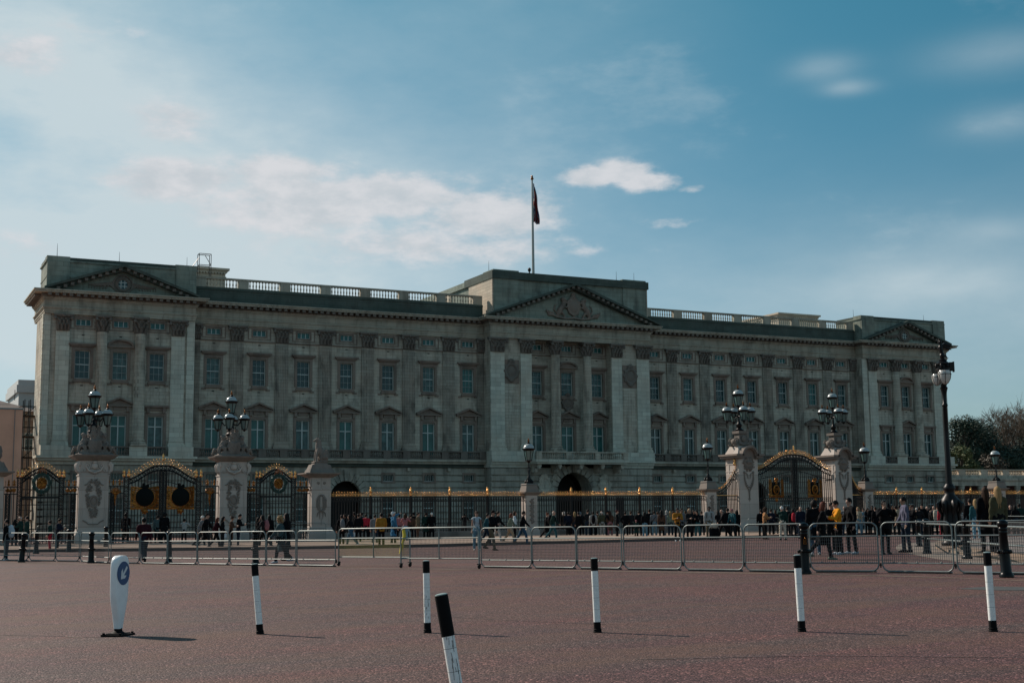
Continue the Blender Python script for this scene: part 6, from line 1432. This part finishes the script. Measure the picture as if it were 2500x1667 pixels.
def person(px, py, h, pose, face, top, bot, hair, label, coat='jacket', hcol='hblack', fem=False, skin=0, shoe='black', extras=(), dz=0., grp='people walking and standing before the palace'):
    p = ground_at(px, py, dz); t = thing('person', label, 'person', p, R(face)-YAW, grp); s = h/1.72; t.scale = (s, s, s)
    body, tp, tr, sh, J, HM = person_meshes(pose, fem, coat)
    def ad(n, me, m):
        o = bpy.data.objects.new(n, me); C.objects.link(o); o.parent = t; link_mat(o, m); return o
    ad('body', body, SKINS[skin]); ad({'coat': 'coat', 'vest': 'vest', 'tee': 'jumper'}.get(coat, 'jacket'), tp, STRIPE if top == 'stripe' else cmat(top)); ad('trousers', tr, cmat(bot)); ad('shoes', sh, cmat(shoe))
    if hair: ad({'cap': 'cap', 'beanie': 'woolly_hat', 'hood': 'hood', 'scarf': 'headscarf'}.get(hair, 'hair'), hair_mesh(hair, pose, fem), cmat(hcol))
    if hair == 'cap': ad('hair', hair_mesh('bald', pose, fem), cmat('hbrown'))
    for e in extras:
        k, c = e; ad(k, extra_mesh(k, pose, fem), cmat(c))
    return t
CW = 'people walking and standing before the palace'
PE = [
 (14, 1368, 1.74, 'stand', 270, 'black', 'djeans', 'short', 'man in black with a pale blue backpack at the left edge of the photo', dict(shoe='white', extras=[('backpack', 'white')])),
 (34, 1337, 1.55, 'stand', 180, 'black', 'black', 'long', 'dark figure seen from behind, next to two men in dark green near the left edge', dict(fem=True)),
 (50, 1338, 1.72, 'phone', 270, 'dgreen', 'black', 'bald', 'bald man in dark green looking down at a phone near the left edge', dict(hcol='hgrey', extras=[('phone', 'black')])),
 (64, 1341, 1.72, 'stand', 275, 'dgreen', 'black', 'short', 'dark-haired man in dark green just right of the bald man near the left edge', {}),
 (121, 1345, 1.52, 'easy', 270, 'dgreen', 'red', 'bun', 'young person in a green top and red skirt before the leftmost gate', dict(fem=True, shoe='white')),
 (140, 1343, 1.60, 'phone', 90, 'navy', 'black', 'short', 'person in navy bending over a phone beside the red skirt', dict(skin=1)),
 (306, 1327, 1.86, 'stand', 180, 'black', 'black', 'hood', 'tall black silhouette in front of the dark recess right of the left carved pier', dict(coat='coat')),
 (350, 1372, 1.78, 'walk', 210, 'maroon', 'djeans', 'short', 'broad man in a dark maroon jacket with a fur collar before the double gate', dict(coat='puffer')),
 (384, 1330, 1.72, 'stand', 185, 'greyteal', 'black', 'short', 'short-haired person in grey-green before the double gate, right of the maroon jacket', {}),
 (400, 1331, 1.86, 'stand', 175, 'black', 'black', 'hood', 'tall black figure standing in the middle of the double gate', dict(coat='coat')),
 (449, 1329, 1.50, 'camera', 180, 'offwhite', 'black', 'short', 'small person in a white top with raised arms before the double gate', {}),
 (490, 1336, 1.70, 'walk', 90, 'grey', 'char', 'grey', 'white-haired walker partly hidden behind an older man in black', dict(hcol='hwhite')),
 (501, 1338, 1.82, 'walk', 88, 'black', 'char', 'cap', 'older man in a long black coat walking right, before the right carved pier', dict(coat='coat', hcol='black')),
 (527, 1340, 1.62, 'walk', 85, 'maroon', 'black', 'long', 'auburn-haired woman in a red scarf walking right', dict(hcol='hred', fem=True, shoe='grey')),
 (542, 1340, 1.62, 'easy', 95, 'black', 'char', 'long', 'dark-haired woman with a white bag behind the auburn-haired one', dict(fem=True, extras=[('handbag', 'white')])),
 (563, 1337, 1.60, 'phone', 90, 'brown', 'black', 'bun', 'woman in a brown coat looking down before the right carved pier', dict(hcol='hbrown', fem=True, coat='coat')),
 (581, 1336, 1.72, 'phone', 88, 'black', 'djeans', 'short', 'young man in a dark jacket holding a phone, right of the brown coat', dict(extras=[('phone', 'black')])),
 (628, 1337, 1.55, 'easy', 100, 'black', 'black', 'long', 'dark woman half hidden by the fourth near bollard', dict(fem=True)),
 (643, 1338, 1.70, 'walk', 270, 'char', 'black', 'long', 'woman in a charcoal jacket with a pink backpack, left of the blond curls', dict(fem=True, extras=[('backpack', 'pink')])),
 (657, 1336, 1.66, 'stand', 180, 'black', 'black', 'long', 'dark-clothed woman between the pink backpack and the blond curls', dict(fem=True)),
 (686, 1375, 1.72, 'walk', 262, 'greyteal', 'black', 'curly', 'large woman with blond curls in a grey-green coat behind the barrier', dict(hcol='hblond', fem=True, coat='coat', shoe='white', extras=[('crossbag', 'char')])),
 (699, 1368, 1.78, 'stand', 250, 'black', 'black', 'verylong', 'black-haired companion hidden behind the woman with blond curls', dict(fem=True, coat='coat')),
 (834, 1333, 1.62, 'easy', 200, 'black', 'black', 'short', 'person in black with a pale backpack at the start of the railings', dict(extras=[('backpack', 'grey')])),
 (856, 1334, 1.66, 'walk', 260, 'black', 'jeans', 'long', 'woman in black and blue jeans walking left near the beast pier', dict(fem=True, shoe='white', extras=[('handbag', 'white')])),
 (875, 1327, 1.68, 'stand', 185, 'black', 'black', 'short', 'person all in black left of the crimson jacket', {}),
 (893, 1322, 1.66, 'stand', 180, 'red', 'black', 'short', 'person in a crimson jacket seen from behind at the railings', {}),
 (905, 1321, 1.60, 'stand', 170, 'black', 'black', 'long', 'black-clothed person right of the crimson jacket', dict(fem=True)),
 (915, 1330, 1.62, 'stand', 180, 'grey', 'djeans', 'short', 'person in a grey jacket just left of the mustard coat', {}),
 (931, 1336, 1.70, 'easy', 200, 'mustard', 'black', 'short', 'person in a mustard coat walking behind the left wheeled barrier', dict(coat='puffer', shoe='maroon')),
 (961, 1331, 1.76, 'reach', 120, 'blue', 'navy', 'cap', 'person in a long blue coat and white cap raising one arm', dict(coat='coat', hcol='white')),
 (975, 1322, 1.62, 'stand', 185, 'pink', 'black', 'short', 'person in pale pink between the blue coat and the raised arms', {}),
 (989, 1324, 1.66, 'camera', 175, 'pink', 'ljeans', 'long', 'woman in pale pink photographing with both arms raised', dict(hcol='hbrown', fem=True, skin=1)),
 (1003, 1319, 1.62, 'stand', 180, 'brown', 'black', 'short', 'person in brown just right of the pink photographer', {}),
 (1020, 1320, 1.72, 'stand', 80, 'khaki', 'brown', 'short', 'man in a tan jacket and sunglasses facing right at the railings', {}),
 (1040, 1316, 1.72, 'stand', 180, 'dgreen', 'black', 'short', 'dark-haired person between the tan jacket and the white-haired one', dict(coat='coat')),
 (1054, 1316, 1.72, 'stand', 185, 'black', 'black', 'grey', 'white-haired person in a black coat left of a photographer in black', dict(coat='coat', hcol='hwhite')),
 (1134, 1309, 1.64, 'camera', 178, 'black', 'black', 'short', 'photographer in black alone at the railings, left of the white vest', {}),
 (1164, 1343, 1.72, 'stand', 12, 'white', 'ljeans', 'cap', 'woman in a sleeveless white top and light jeans behind a wheeled barrier', dict(hcol='hbrown', fem=True, coat='vest', shoe='offwhite', extras=[('backpack', 'black')])),
 (1188, 1331, 1.66, 'walk', 80, 'teal', 'djeans', 'short', 'person in teal partly hidden behind the man in a black cap', {}),
 (1200, 1343, 1.78, 'walkphone', 62, 'black', 'khaki', 'cap', 'man in a black jumper, black cap and khaki trousers striding right', dict(hcol='black', shoe='brown')),
 (1214, 1326, 1.78, 'walk', 75, 'black', 'offwhite', 'short', 'man in black with white trousers behind the man in khaki', dict(shoe='white')),
 (1246, 1326, 1.66, 'walk', 80, 'sage', 'tan', 'bob', 'woman in a sage jacket and tan trousers walking right', dict(hcol='hred', fem=True, shoe='tan')),
 (1257, 1324, 1.72, 'stand', 85, 'white', 'black', 'long', 'woman in a white top beside the sage jacket', dict(hcol='hbrown', fem=True)),
 (1276, 1329, 1.76, 'walk', 88, 'black', 'jeans', 'short', 'man in a black jumper and blue jeans taking a long stride to the right', {}),
 (1334, 1316, 1.66, 'walkphone', 85, 'black', 'black', 'bun', 'red-haired woman in a black dress right of the middle lamp pillar', dict(hcol='hred', fem=True, coat='coat', extras=[('handbag', 'white')])),
 (1350, 1317, 1.78, 'walk', 80, 'dgreen', 'teal', 'bald', 'bald man in dark green and blue trousers right of the middle lamp pillar', dict(hcol='hwhite', extras=[('backpack', 'black')])),
 (1378, 1308, 1.66, 'stand', 180, 'black', 'black', 'curly', 'white-haired person in black before the central archway', dict(hcol='hwhite')),
 (1392, 1309, 1.64, 'stand', 185, 'black', 'black', 'short', 'black-clothed person between two light-haired ones before the archway', {}),
 (1404, 1309, 1.68, 'stand', 170, 'brown', 'djeans', 'long', 'fair-haired woman in brown before the central archway', dict(hcol='hblond', fem=True)),
 (1421, 1309, 1.70, 'bend', 200, 'black', 'black', 'hood', 'stooping person in black with a grey fur hood', dict(hcol='grey', coat='puffer')),
 (1449, 1311, 1.68, 'stand', 180, 'offwhite', 'black', 'short', 'person with white sleeves under a black backpack', dict(extras=[('backpack', 'black')], shoe='white')),
 (1470, 1310, 1.70, 'stand', 190, 'olive', 'offwhite', 'bald', 'grey-haired man in olive with pale trousers', dict(hcol='hwhite')),
 (1490, 1311, 1.70, 'easy', 180, 'brown', 'pink', 'verylong', 'long-haired woman in brown and pink left of the maroon cap', dict(hcol='hbrown', fem=True, coat='coat')),
 (1507, 1313, 1.76, 'stand', 85, 'black', 'black', 'cap', 'man in black with a maroon cap facing right', dict(hcol='maroon', coat='coat')),
 (1554, 1313, 1.12, 'stand', 180, 'dgreen', 'black', 'beanie', 'child in a dark green coat and pale bobble hat', dict(hcol='pink', coat='coat')),
 (1561, 1312, 1.70, 'easy', 175, 'black', 'black', 'short', 'adult in black standing over the child in the bobble hat', {}),
 (1575, 1313, 1.62, 'stand', 185, 'black', 'ljeans', 'verylong', 'woman with long black hair right of the child', dict(fem=True)),
 (1598, 1311, 1.68, 'stand', 180, 'grey', 'ljeans', 'short', 'person in a grey and black jacket with light jeans', dict(extras=[('crossbag', 'black')])),
 (1616, 1312, 1.70, 'stand', 175, 'brown', 'black', 'verylong', 'long-haired woman in brown and black left of the white headscarf', dict(fem=True, coat='coat')),
 (1629, 1311, 1.70, 'stand', 180, 'grey', 'grey', 'scarf', 'person in a white headscarf left of the mustard jumper', dict(hcol='offwhite', fem=True, coat='coat')),
 (1638, 1311, 1.64, 'stand', 180, 'sage', 'djeans', 'long', 'fair-haired person in pale green just left of the mustard jumper', dict(hcol='hblond', fem=True)),
 (1655, 1321, 1.80, 'phone', 5, 'mustard', 'black', 'short', 'man in a mustard jumper looking at his phone, facing the camera', dict(skin=1, shoe='white', extras=[('phone', 'black')])),
 (1665, 1318, 1.78, 'stand', 20, 'grey', 'char', 'short', 'man in grey half hidden behind the mustard jumper', dict(skin=1)),
 (1684, 1319, 1.76, 'phone', 10, 'char', 'black', 'scarf', 'woman in a beige headscarf and dark jacket right of the mustard jumper', dict(hcol='tan', fem=True, coat='coat')),
 (1695, 1313, 1.70, 'stand', 30, 'black', 'black', 'long', 'dark woman between the beige headscarf and the blue trousers', dict(fem=True)),
 (1704, 1313, 1.66, 'phone', 320, 'black', 'teal', 'long', 'woman in black with blue trousers looking at a phone', dict(fem=True)),
 (1733, 1317, 1.88, 'stand', 350, 'offwhite', 'khaki', 'short', 'dark-skinned man in a white sweatshirt left of the gate piers', dict(skin=2, extras=[('backpack', 'black')])),
 (1767, 1314, 1.76, 'walk', 275, 'black', 'black', 'bald', 'bald man in black walking left past the lamp pillar', dict(hcol='hgrey')),
 (1778, 1313, 1.78, 'stand', 180, 'black', 'black', 'short', 'dark-coated person behind the bald man, below the swept screen', dict(coat='coat')),
 (1790, 1314, 1.74, 'easy', 300, 'teal', 'char', 'cap', 'man in a teal jacket and pale cap before the left scrolled pier', dict(hcol='pink')),
 (1801, 1313, 1.66, 'stand', 200, 'black', 'black', 'long', 'dark-haired woman right of the teal jacket', dict(fem=True)),
 (1868, 1316, 1.76, 'phone', 95, 'camel', 'black', 'curly', 'person in a tan fur-collared coat facing right before the gate', dict(hcol='hbrown', fem=True, coat='puffer', shoe='brown')),
 (1860, 1314, 1.70, 'stand', 180, 'black', 'black', 'short', 'dark figure just behind the tan fur-collared coat', {}),
 (1884, 1309, 1.72, 'stand', 180, 'navy', 'black', 'short', 'person in navy between the tan coat and the white-haired photographer', {}),
 (1912, 1318, 1.84, 'reach', 150, 'dgreen', 'cream', 'grey', 'white-haired man in dark green and cream trousers raising an arm', dict(hcol='hwhite')),
 (1938, 1312, 1.70, 'stand', 180, 'black', 'char', 'long', 'person with a crimson backpack right of the white-haired man', dict(extras=[('backpack', 'red')])),
 (1957, 1314, 1.82, 'stand', 340, 'navy', 'djeans', 'bald', 'bald man in a dark open jacket facing the camera', dict(hcol='hgrey')),
 (1976, 1312, 1.80, 'easy', 200, 'greyteal', 'black', 'cap', 'person in a dark cap and pale teal top left of the reddish bob', dict(hcol='black')),
 (1992, 1354, 1.78, 'stand', 175, 'black', 'jeans', 'hood', 'dark hooded companion half hidden behind the woman with a reddish bob', dict(coat='coat', shoe='white')),
 (2009, 1366, 1.76, 'walk', 75, 'black', 'black', 'bob', 'woman with a reddish bob and grey trainers behind the barrier', dict(hcol='hred', fem=True, coat='coat', shoe='sage')),
 (2031, 1346, 1.72, 'phone', 20, 'black', 'black', 'short', 'person in sunglasses and black behind the orange jacket', {}),
 (2050, 1353, 1.76, 'phone', 272, 'orange', 'black', 'short', 'man in a bright orange jacket reading his phone', dict(shoe='white', extras=[('phone', 'black'), ('crossbag', 'black')])),
 (2081, 1352, 1.84, 'easy', 285, 'black', 'black', 'short', 'tall man in a black puffer jacket right of the orange jacket', dict(coat='puffer', shoe='white')),
 (2065, 1308, 1.84, 'phone', 330, 'grey', 'djeans', 'bald', 'bald man far behind the black puffer jacket', dict(hcol='hgrey')),
 (2098, 1306, 1.78, 'easy', 320, 'beige', 'ljeans', 'long', 'fair-haired woman in beige right of the black puffer jacket', dict(hcol='hblond', fem=True)),
 (2110, 1305, 1.72, 'phone', 340, 'ljeans', 'ljeans', 'short', 'person in a pale denim jacket right of the fair-haired woman', {}),
 (2119, 1305, 1.72, 'phone', 20, 'black', 'black', 'long', 'dark-haired woman with a phone right of the denim jacket', dict(fem=True)),
 (2132, 1306, 1.86, 'stand', 350, 'black', 'char', 'short', 'tall man in black left of the man with raised camera', dict(skin=2, coat='coat')),
 (2150, 1306, 1.72, 'stand', 10, 'pink', 'char', 'short', 'person in magenta far behind the man with raised camera', {}),
 (2163, 1352, 1.72, 'camera', 8, 'black', 'black', 'short', 'man in black holding a camera to his face, facing the viewer', dict(coat='puffer', skin=1, extras=[('phone', 'black')])),
 (2180, 1304, 1.70, 'stand', 180, 'navy', 'char', 'short', 'person in navy far behind, right of the man with raised camera', {}),
 (2200, 1308, 1.86, 'easy', 195, 'beige', 'char', 'short', 'man in a beige hooded top behind the lilac shirt', dict(coat='puffer')),
 (2214, 1348, 1.84, 'easy', 270, 'lilac', 'djeans', 'short', 'dark-haired man in a lilac-grey shirt facing left', dict(coat='tee', skin=1)),
 (2226, 1306, 1.82, 'stand', 330, 'navy', 'char', 'short', 'person in navy just right of the lilac shirt', dict(skin=1)),
 (2241, 1305, 1.70, 'stand', 180, 'khaki', 'char', 'grey', 'grey-haired person in khaki left of the tall man in a cap', dict(hcol='hgrey')),
 (2254, 1307, 1.92, 'stand', 350, 'black', 'black', 'cap', 'tall man in black with a dark cap left of the large lamp post', dict(hcol='black')),
 (2266, 1305, 1.78, 'stand', 20, 'char', 'char', 'bald', 'bald man right of the tall man in a cap', dict(hcol='hgrey')),
 (2283, 1305, 1.80, 'phone', 340, 'grey', 'char', 'bald', 'bald man in grey with a phone left of the cream jacket', dict(hcol='hbrown')),
 (2293, 1308, 1.82, 'stand', 190, 'cream', 'black', 'short', 'person in a cream quilted jacket beside the long red coat', dict(coat='puffer')),
 (2303, 1310, 1.84, 'easy', 175, 'red', 'red', 'long', 'person in a long red coat by the large lamp post', dict(coat='coat', hcol='hbrown', fem=True)),
 (2355, 1312, 1.80, 'stand', 180, 'stripe', 'djeans', 'long', 'person in a black and white striped jumper right of the lamp post', dict(coat='tee', fem=True)),
 (2373, 1322, 1.90, 'stand', 180, 'black', 'char', 'short', 'man in a black leather jacket beside the striped jumper', {}),
 (2387, 1324, 1.82, 'easy', 170, 'teal', 'ljeans', 'long', 'fair-haired woman in teal and light jeans on the island', dict(hcol='hblond', fem=True, shoe='white')),
 (2413, 1348, 1.84, 'stand', 176, 'black', 'black', 'verylong', 'woman in black with long brown hair near the right edge', dict(hcol='hbrown', fem=True, coat='coat', dz=.18)),
 (2444, 1349, 1.84, 'stand', 182, 'olive', 'black', 'verylong', 'woman in an olive jacket with long blond hair near the right edge', dict(hcol='hblond', fem=True, dz=.18)),
 (2470, 1304, 1.80, 'stand', 340, 'char', 'char', 'bald', 'bald person in dark clothes right of the blond woman', dict(hcol='hgrey')),
 (2492, 1306, 1.88, 'stand', 180, 'dgreen', 'char', 'short', 'man in a dark green hooded top at the right edge', dict(skin=2, coat='puffer')),
]
for px, py, h, pose, face, top, bot, hair, label, kw in PE: person(px, py, h, pose, face, top, bot, hair, label, **kw)

_rn = random.Random(77)
_fill = [(1388, 'navy'), (1413, 'black'), (1436, 'char'), (1460, 'black'), (1482, 'black'), (1528, 'black'), (1541, 'char'), (1587, 'black'), (1607, 'black'), (1646, 'navy'), (1675, 'black'), (1715, 'char'), (1755, 'black'), (1895, 'black'), (1925, 'black'), (1949, 'char'), (2018, 'black'), (2140, 'black'), (2171, 'char'), (2190, 'black'), (2233, 'black'), (2247, 'char'), (2275, 'black'), (2318, 'black'), (2342, 'navy'), (2398, 'black'), (2425, 'char'), (2458, 'black'), (2482, 'black'), (868, 'black'), (883, 'navy'), (842, 'black'), (950, 'black'), (1010, 'black')]
for px, c in _fill:
    dark = px < 1840; y = (1307 if px > 1840 else 1309)+_rn.choice((0, 1, 2))+(8 if px < 1100 else 0)
    person(px, y, _rn.uniform(1.62, 1.8)+(.06 if px > 1900 else 0), _rn.choice(('stand', 'easy', 'pockets', 'phone')), _rn.choice((170, 180, 190, 200, 90, 270)), c, _rn.choice(('black', 'djeans', 'char')), _rn.choice(('short', 'long', 'bun', 'cap')), 'dark-clothed onlooker standing in the crowd along the palace railings', fem=_rn.random() < .4, hcol=_rn.choice(('hblack', 'hbrown', 'hblack')), grp='dark-clothed onlookers in the crowd at the railings')
def suitcase(px, py, label):
    t = thing('suitcase', label, 'suitcase', ground_at(px, py), R(20)-YAW); m = MB(); m.box(-.24, .24, -.15, .15, .06, .68)
    for i in range(6): m.box(-.2+.08*i-.012, -.2+.08*i+.012, -.165, .165, .1, .66)
    m.obj('shell', cmat('black'), t); h = MB(); h.tube([(-.1, .1, .68), (-.1, .1, .95), (.1, .1, .95), (.1, .1, .68)], .012, 5); h.obj('handle', STEEL, t)
    for x in (-.2, .2): [(lambda w_: w_.obj('wheel', BLACK, t))(MB().ball((x, y, .03), .03)) for y in (-.1, .1)]
suitcase(1744, 1319, 'black ribbed suitcase standing before the man in a white sweatshirt')
b = MB(); b.ball((0, 0, .12), (.28, .2, .16)); b.ball((.08, -.1, .16), (.14, .12, .12)); v = voxel(b, .03); o = v.obj('bag', cmat('cream'), None, ground_at(1744, 1319)+Vector((0, 0, .69)), 60); tag(o, 'cream bag resting on the black suitcase', 'bag')
# ------------------------------------------------------------------ surroundings
def leaf_mat(name, col):
    m = mat(name, col, .75, var=.35, vscale=.6); return m
BARK = mat('bark', (.085, .065, .05), .9, var=.3, vscale=4)
TWIG = mat('bare_twig', (.085, .062, .042), .9, var=.3)
def bare_tree(x, y, H, label, seed, budget=2600, spread=.62, leafy=0, grp='bare trees behind the palace wing'):
    rn = random.Random(seed); t = thing('bare_tree', label, 'tree', (x, y, 0), 0, grp); tr = MB(); tw = MB(); cnt = [0]
    def grow(p, d, l, r, lv):
        n = 4; pts = [p]; q = p; dd = d
        for i in range(n):
            dd = (dd+Vector((rn.gauss(0, .13), rn.gauss(0, .13), rn.gauss(.03, .1)))).normalized(); q = q+dd*l/n; pts.append(q)
        rr = [r*(1-.45*i/n) for i in range(n+1)]; (tr if lv < 3 else tw).tube(pts, rr, 6 if lv < 2 else 4 if lv < 4 else 3); cnt[0] += 1
        if lv >= 6 or cnt[0] > budget: return
        k = rn.choice((3, 4)) if lv else 5
        for i in range(k):
            f = rn.uniform(.35, 1) if lv else rn.uniform(.55, 1); b = pts[min(n, max(1, int(f*n)))]
            a = rn.uniform(0, 6.283); tilt = rn.uniform(.35, spread+.25); u = dd.orthogonal().normalized(); w_ = dd.cross(u)
            nd_ = (dd*math.cos(tilt)+(u*math.cos(a)+w_*math.sin(a))*math.sin(tilt)+Vector((0, 0, .12))).normalized()
            grow(b, nd_, l*rn.uniform(.6, .8), max(.022, r*rn.uniform(.4, .58)), lv+1)
    grow(Vector((0, 0, 0)), Vector((0, 0, 1)), H*.33, H*.022, 0)
    zm = max(v[2] for v in tw.v) if tw.v else H; s = H/zm
    for mb in (tr, tw): mb.v = [(a*s, b*s, c*s) for a, b, c in mb.v]
    tr.obj('trunk', BARK, t, smooth=60); tw.obj('crown', TWIG, t); return t
def leafy_tree(x, y, H, Wd, label, seed, col, n=9000, conical=.0, grp='evergreens behind the low wing', z0=.12):
    rn = random.Random(seed); t = thing('evergreen_tree', label, 'tree', (x, y, 0), 0, grp); tr = MB(); tr.tube([(0, 0, 0), (.1, 0, H*.4), (0, .1, H*.8)], [H*.025, H*.018, H*.006], 7)
    cl = []
    for i in range(42):
        z = H*(z0+(1-z0)*rn.random()**.8); w_ = Wd*(math.sin(math.pi*min(1, max(.05, (z/H)*.85+.1)))**.7)*(1-conical*z/H); a = rn.random()*6.283; q = w_*rn.uniform(.3, 1); cl.append((q*math.cos(a), q*math.sin(a), z, Wd*rn.uniform(.16, .34)))
        tr.tube([(0, 0, z*.8), (q*math.cos(a)*.6, q*math.sin(a)*.6, z)], [H*.006, .03], 4)
    tr.obj('trunk', BARK, t, smooth=60); m = MB()
    for i in range(n):
        c = cl[int(rn.random()*len(cl))]; d = Vector((rn.gauss(0, 1), rn.gauss(0, 1), rn.gauss(0, .75))).normalized(); p = Vector(c[:3])+d*c[3]*rn.uniform(.55, 1.08)
        if p.z < .3: continue
        s = rn.uniform(.12, .32); u = Vector((rn.gauss(0, 1), rn.gauss(0, 1), rn.gauss(0, .6))).normalized(); w_ = (u.cross(d)+Vector((.01, 0, 0))).normalized()
        m.face([p-u*s, p+w_*s*.45, p+u*s, p-w_*s*.45])
    m.obj('crown', leaf_mat('foliage_%d' % seed, col), t); return t
def PY(px, py, y): q = on_plane(px, py, y); return q
for i, (px, top, y, lb) in enumerate(((2370, 985, 60, 'bare tree with fine twigs rising just right of the lamp post'), (2425, 992, 75, 'bare tree left of the tallest bare tree on the right'), (2487, 956, 62, 'tallest bare tree at the right edge of the photo'), (2455, 985, 50, 'brown twiggy tree in front of the tallest bare tree'), (2530, 985, 66, 'bare tree mostly outside the right edge'), (2395, 1035, 48, 'low bare tree above the low wing, behind the dark evergreen'))):
    q = PY(px, top, y); bare_tree(q.x, y, q.z, lb, 20+i, 3800)
for i, (px, top, y, wd, col, lb, n) in enumerate(((2352, 1032, 40, 6.5, (.022, .045, .028), 'dense dark evergreen right of the lamp post', 12000), (2392, 1040, 42, 6.5, (.020, .040, .026), 'dark evergreen behind the low colonnade', 11000), (2470, 1110, 36, 6., (.022, .042, .026), 'low dark evergreen above the colonnade at the right edge', 9000), (2345, 1090, 30, 3.2, (.075, .095, .035), 'yellow-green shrub beside the lamp post shaft', 5000), (2415, 1120, 33, 5., (.06, .05, .035), 'brown thorny shrub above the colonnade', 7000), (2530, 1080, 44, 7, (.02, .04, .026), 'dark evergreen at the right edge of the photo', 7000))):
    q = PY(px, top, y); leafy_tree(q.x, y, q.z, wd, lb, 40+i, col, n)
# low colonnaded wing to the right of the palace
t = thing('colonnade', 'low stone colonnade with a pierced parapet between the palace and the right edge', 'colonnade', (0, 0, 0)); m = MB(); x0, x1, Y = 54.6, 110, 6.
zt = PY(2400, 1145, Y).z; m.box(x0, x1, Y-.3, Y+8, zt-2.2, zt-1.5); m.box(x0, x1, Y-.55, Y+8, zt-1.49, zt-1.2); m.box(x0, x1, Y, Y+.4, zt-1.19, zt-.75)
m.obj('entablature', STONE, t)
m = MB(); k = 0
for i in range(14):
    a = x0+i*4; m.box(a, a+1.2, Y-.02, Y+.42, zt-.749, zt-.15)
    for j in range(9): m.lathe([(.09, 0), (.05, .1), (.11, .25), (.05, .48), (.09, .6)], a+1.35+j*.3, Y+.2, zt-.75, 6)
m.box(x0, x1, Y-.05, Y+.45, zt-.149, zt); m.obj('parapet', STONE_T, t)
for i in range(16):
    for q in (0, .0) if False else (0,):
        m = MB(); x = x0+1.5+i*3.4; m.lathe([(.42, .3), (.38, .5), (.33, zt-2.8), (.42, zt-2.6), (.45, zt-2.2)], x, Y, 0, 14); m.box(x-.5, x+.5, Y-.5, Y+.5, 0, .3); m.obj('column', STONE, t, smooth=40)
m = MB(); m.box(x0, x1, Y+3, Y+3.2, 0, zt-2.2); m.obj('back_wall', mat('red_brown_wall', (.10, .05, .045), .9, var=.2), t)
# left of the palace: sheeted scaffold, pale block, tiled roof
q = PY(56, 1000, -12); q0 = PY(-60, 1000, -12)
t = thing('sheeted_scaffold', 'tall orange-brown sheeted scaffold at the left edge of the photo', 'scaffold', (0, 0, 0)); m = MB(); m.box(q0.x-12, q.x, -12, 2, 0, q.z); OR = mat('orange_sheeting', (.68, .36, .24), .6, var=.12, vscale=.5, bump=.3, bscale=.6); m.obj('sheeting', OR, t)
m = MB(); m.box(q0.x-12, q.x+.05, -12.06, -11.9, q.z, q.z+.12)
for i in range(9): m.tube([(q.x-.6-i*2, -12.1, 0), (q.x-.6-i*2, -12.1, q.z)], .03, 5)
m.obj('edge_tube', STEEL, t)
t = thing('scaffold', 'bare scaffold poles between the orange sheeting and the palace', 'scaffold', (0, 0, 0)); m = MB(); a, b = PY(57, 1010, 2), PY(93, 1000, 2); X0, X1 = a.x+.2, b.x+.9; zt = b.z+1
for i in range(5):
    for y in (3, 4.3): x = X0+(X1-X0)*i/4; m.tube([(x, y, 0), (x, y, zt)], .05, 5)
for z in [1.5+1.9*i for i in range(int(zt/1.9))]:
    for y in (3, 4.3): m.tube([(X0-.4, y, z), (X1+.3, y, z)], .045, 5); m.tube([(X0-.4, y, z+.9), (X1+.3, y, z+.9)], .03, 5)
    m.tube([(X0, 3, z), (X1, 3, z+1.9)], .03, 5)
m.obj('tube_frame', IRON, t); m = MB()
for z in [1.5+1.9*i for i in range(int(zt/1.9))]: m.box(X0-.3, X1+.2, 3, 4.3, z, z+.06)
m.obj('deck', mat('scaffold_boards', (.16, .12, .08), .9, var=.3), t)
def block(xa, xb, ytop, Y, dep, m_, label, name='building', cor=.4, wins=0, top=None):
    a, b = PY(xa, ytop, Y), PY(xb, ytop, Y); t = thing(name, label, 'building', (0, 0, 0)); m = MB(); z = (a.z+b.z)/2; m.box(a.x, b.x, Y, Y+dep, 0, z-cor); m.obj('wall', m_, t); m = MB(); m.box(a.x-.25, b.x+.25, Y-.25, Y+dep+.25, z-cor, z-cor*.4); m.box(a.x-.1, b.x+.1, Y-.1, Y+dep+.1, z-cor*.4+.001, z); m.obj('cornice', m_, t)
    for i in range(wins): x = a.x+(b.x-a.x)*(i+.5)/wins; m = MB(); bars(m, x-.5, x+.5, z-4, z-2.2, Y-.03, 2, 3); o = m.obj('window', FRAME, t); k = MB(); k.box(x-.48, x+.48, Y-.02, Y-.005, z-4, z-2.2); k.obj('pane', PANE, o)
    return t, a, b, z
WR = mat('white_render', (.50, .53, .53), .8, var=.06)
block(47, 118, 928, 28, 12, WR, 'plain white rendered block rising beside the left end of the palace', cor=1.4)
t, a, b, z = block(-30, 90, 1004, 18, 14, stone_mat('buff_stone', (.26, .22, .17)), 'stone building with a grey tiled roof behind the orange sheeting', cor=1.0, wins=4)
m = MB(); z1 = PY(40, 975, 22).z; m.raw([(a.x-.5, 17.5, z), (b.x+.5, 17.5, z), (b.x-3.5, 23, z1), (a.x-.5, 23, z1), (b.x+.5, 32, z), (a.x-.5, 32, z)], [(0, 1, 2, 3), (1, 4, 2), (4, 5, 3, 2), (0, 3, 5)]); m.obj('roof', mat('grey_roof_tiles', (.12, .10, .09), .9, var=.35, vscale=8), t)
m = MB()
for i in range(6): m.tube([(a.x+i*3, 23, z1), (a.x+i*3, 23, z1+1.1)], .04, 5)
m.tube([(a.x, 23, z1+1.1), (b.x-3.5, 23, z1+1.1)], .04, 5); m.obj('roof_rail', IRON, t)
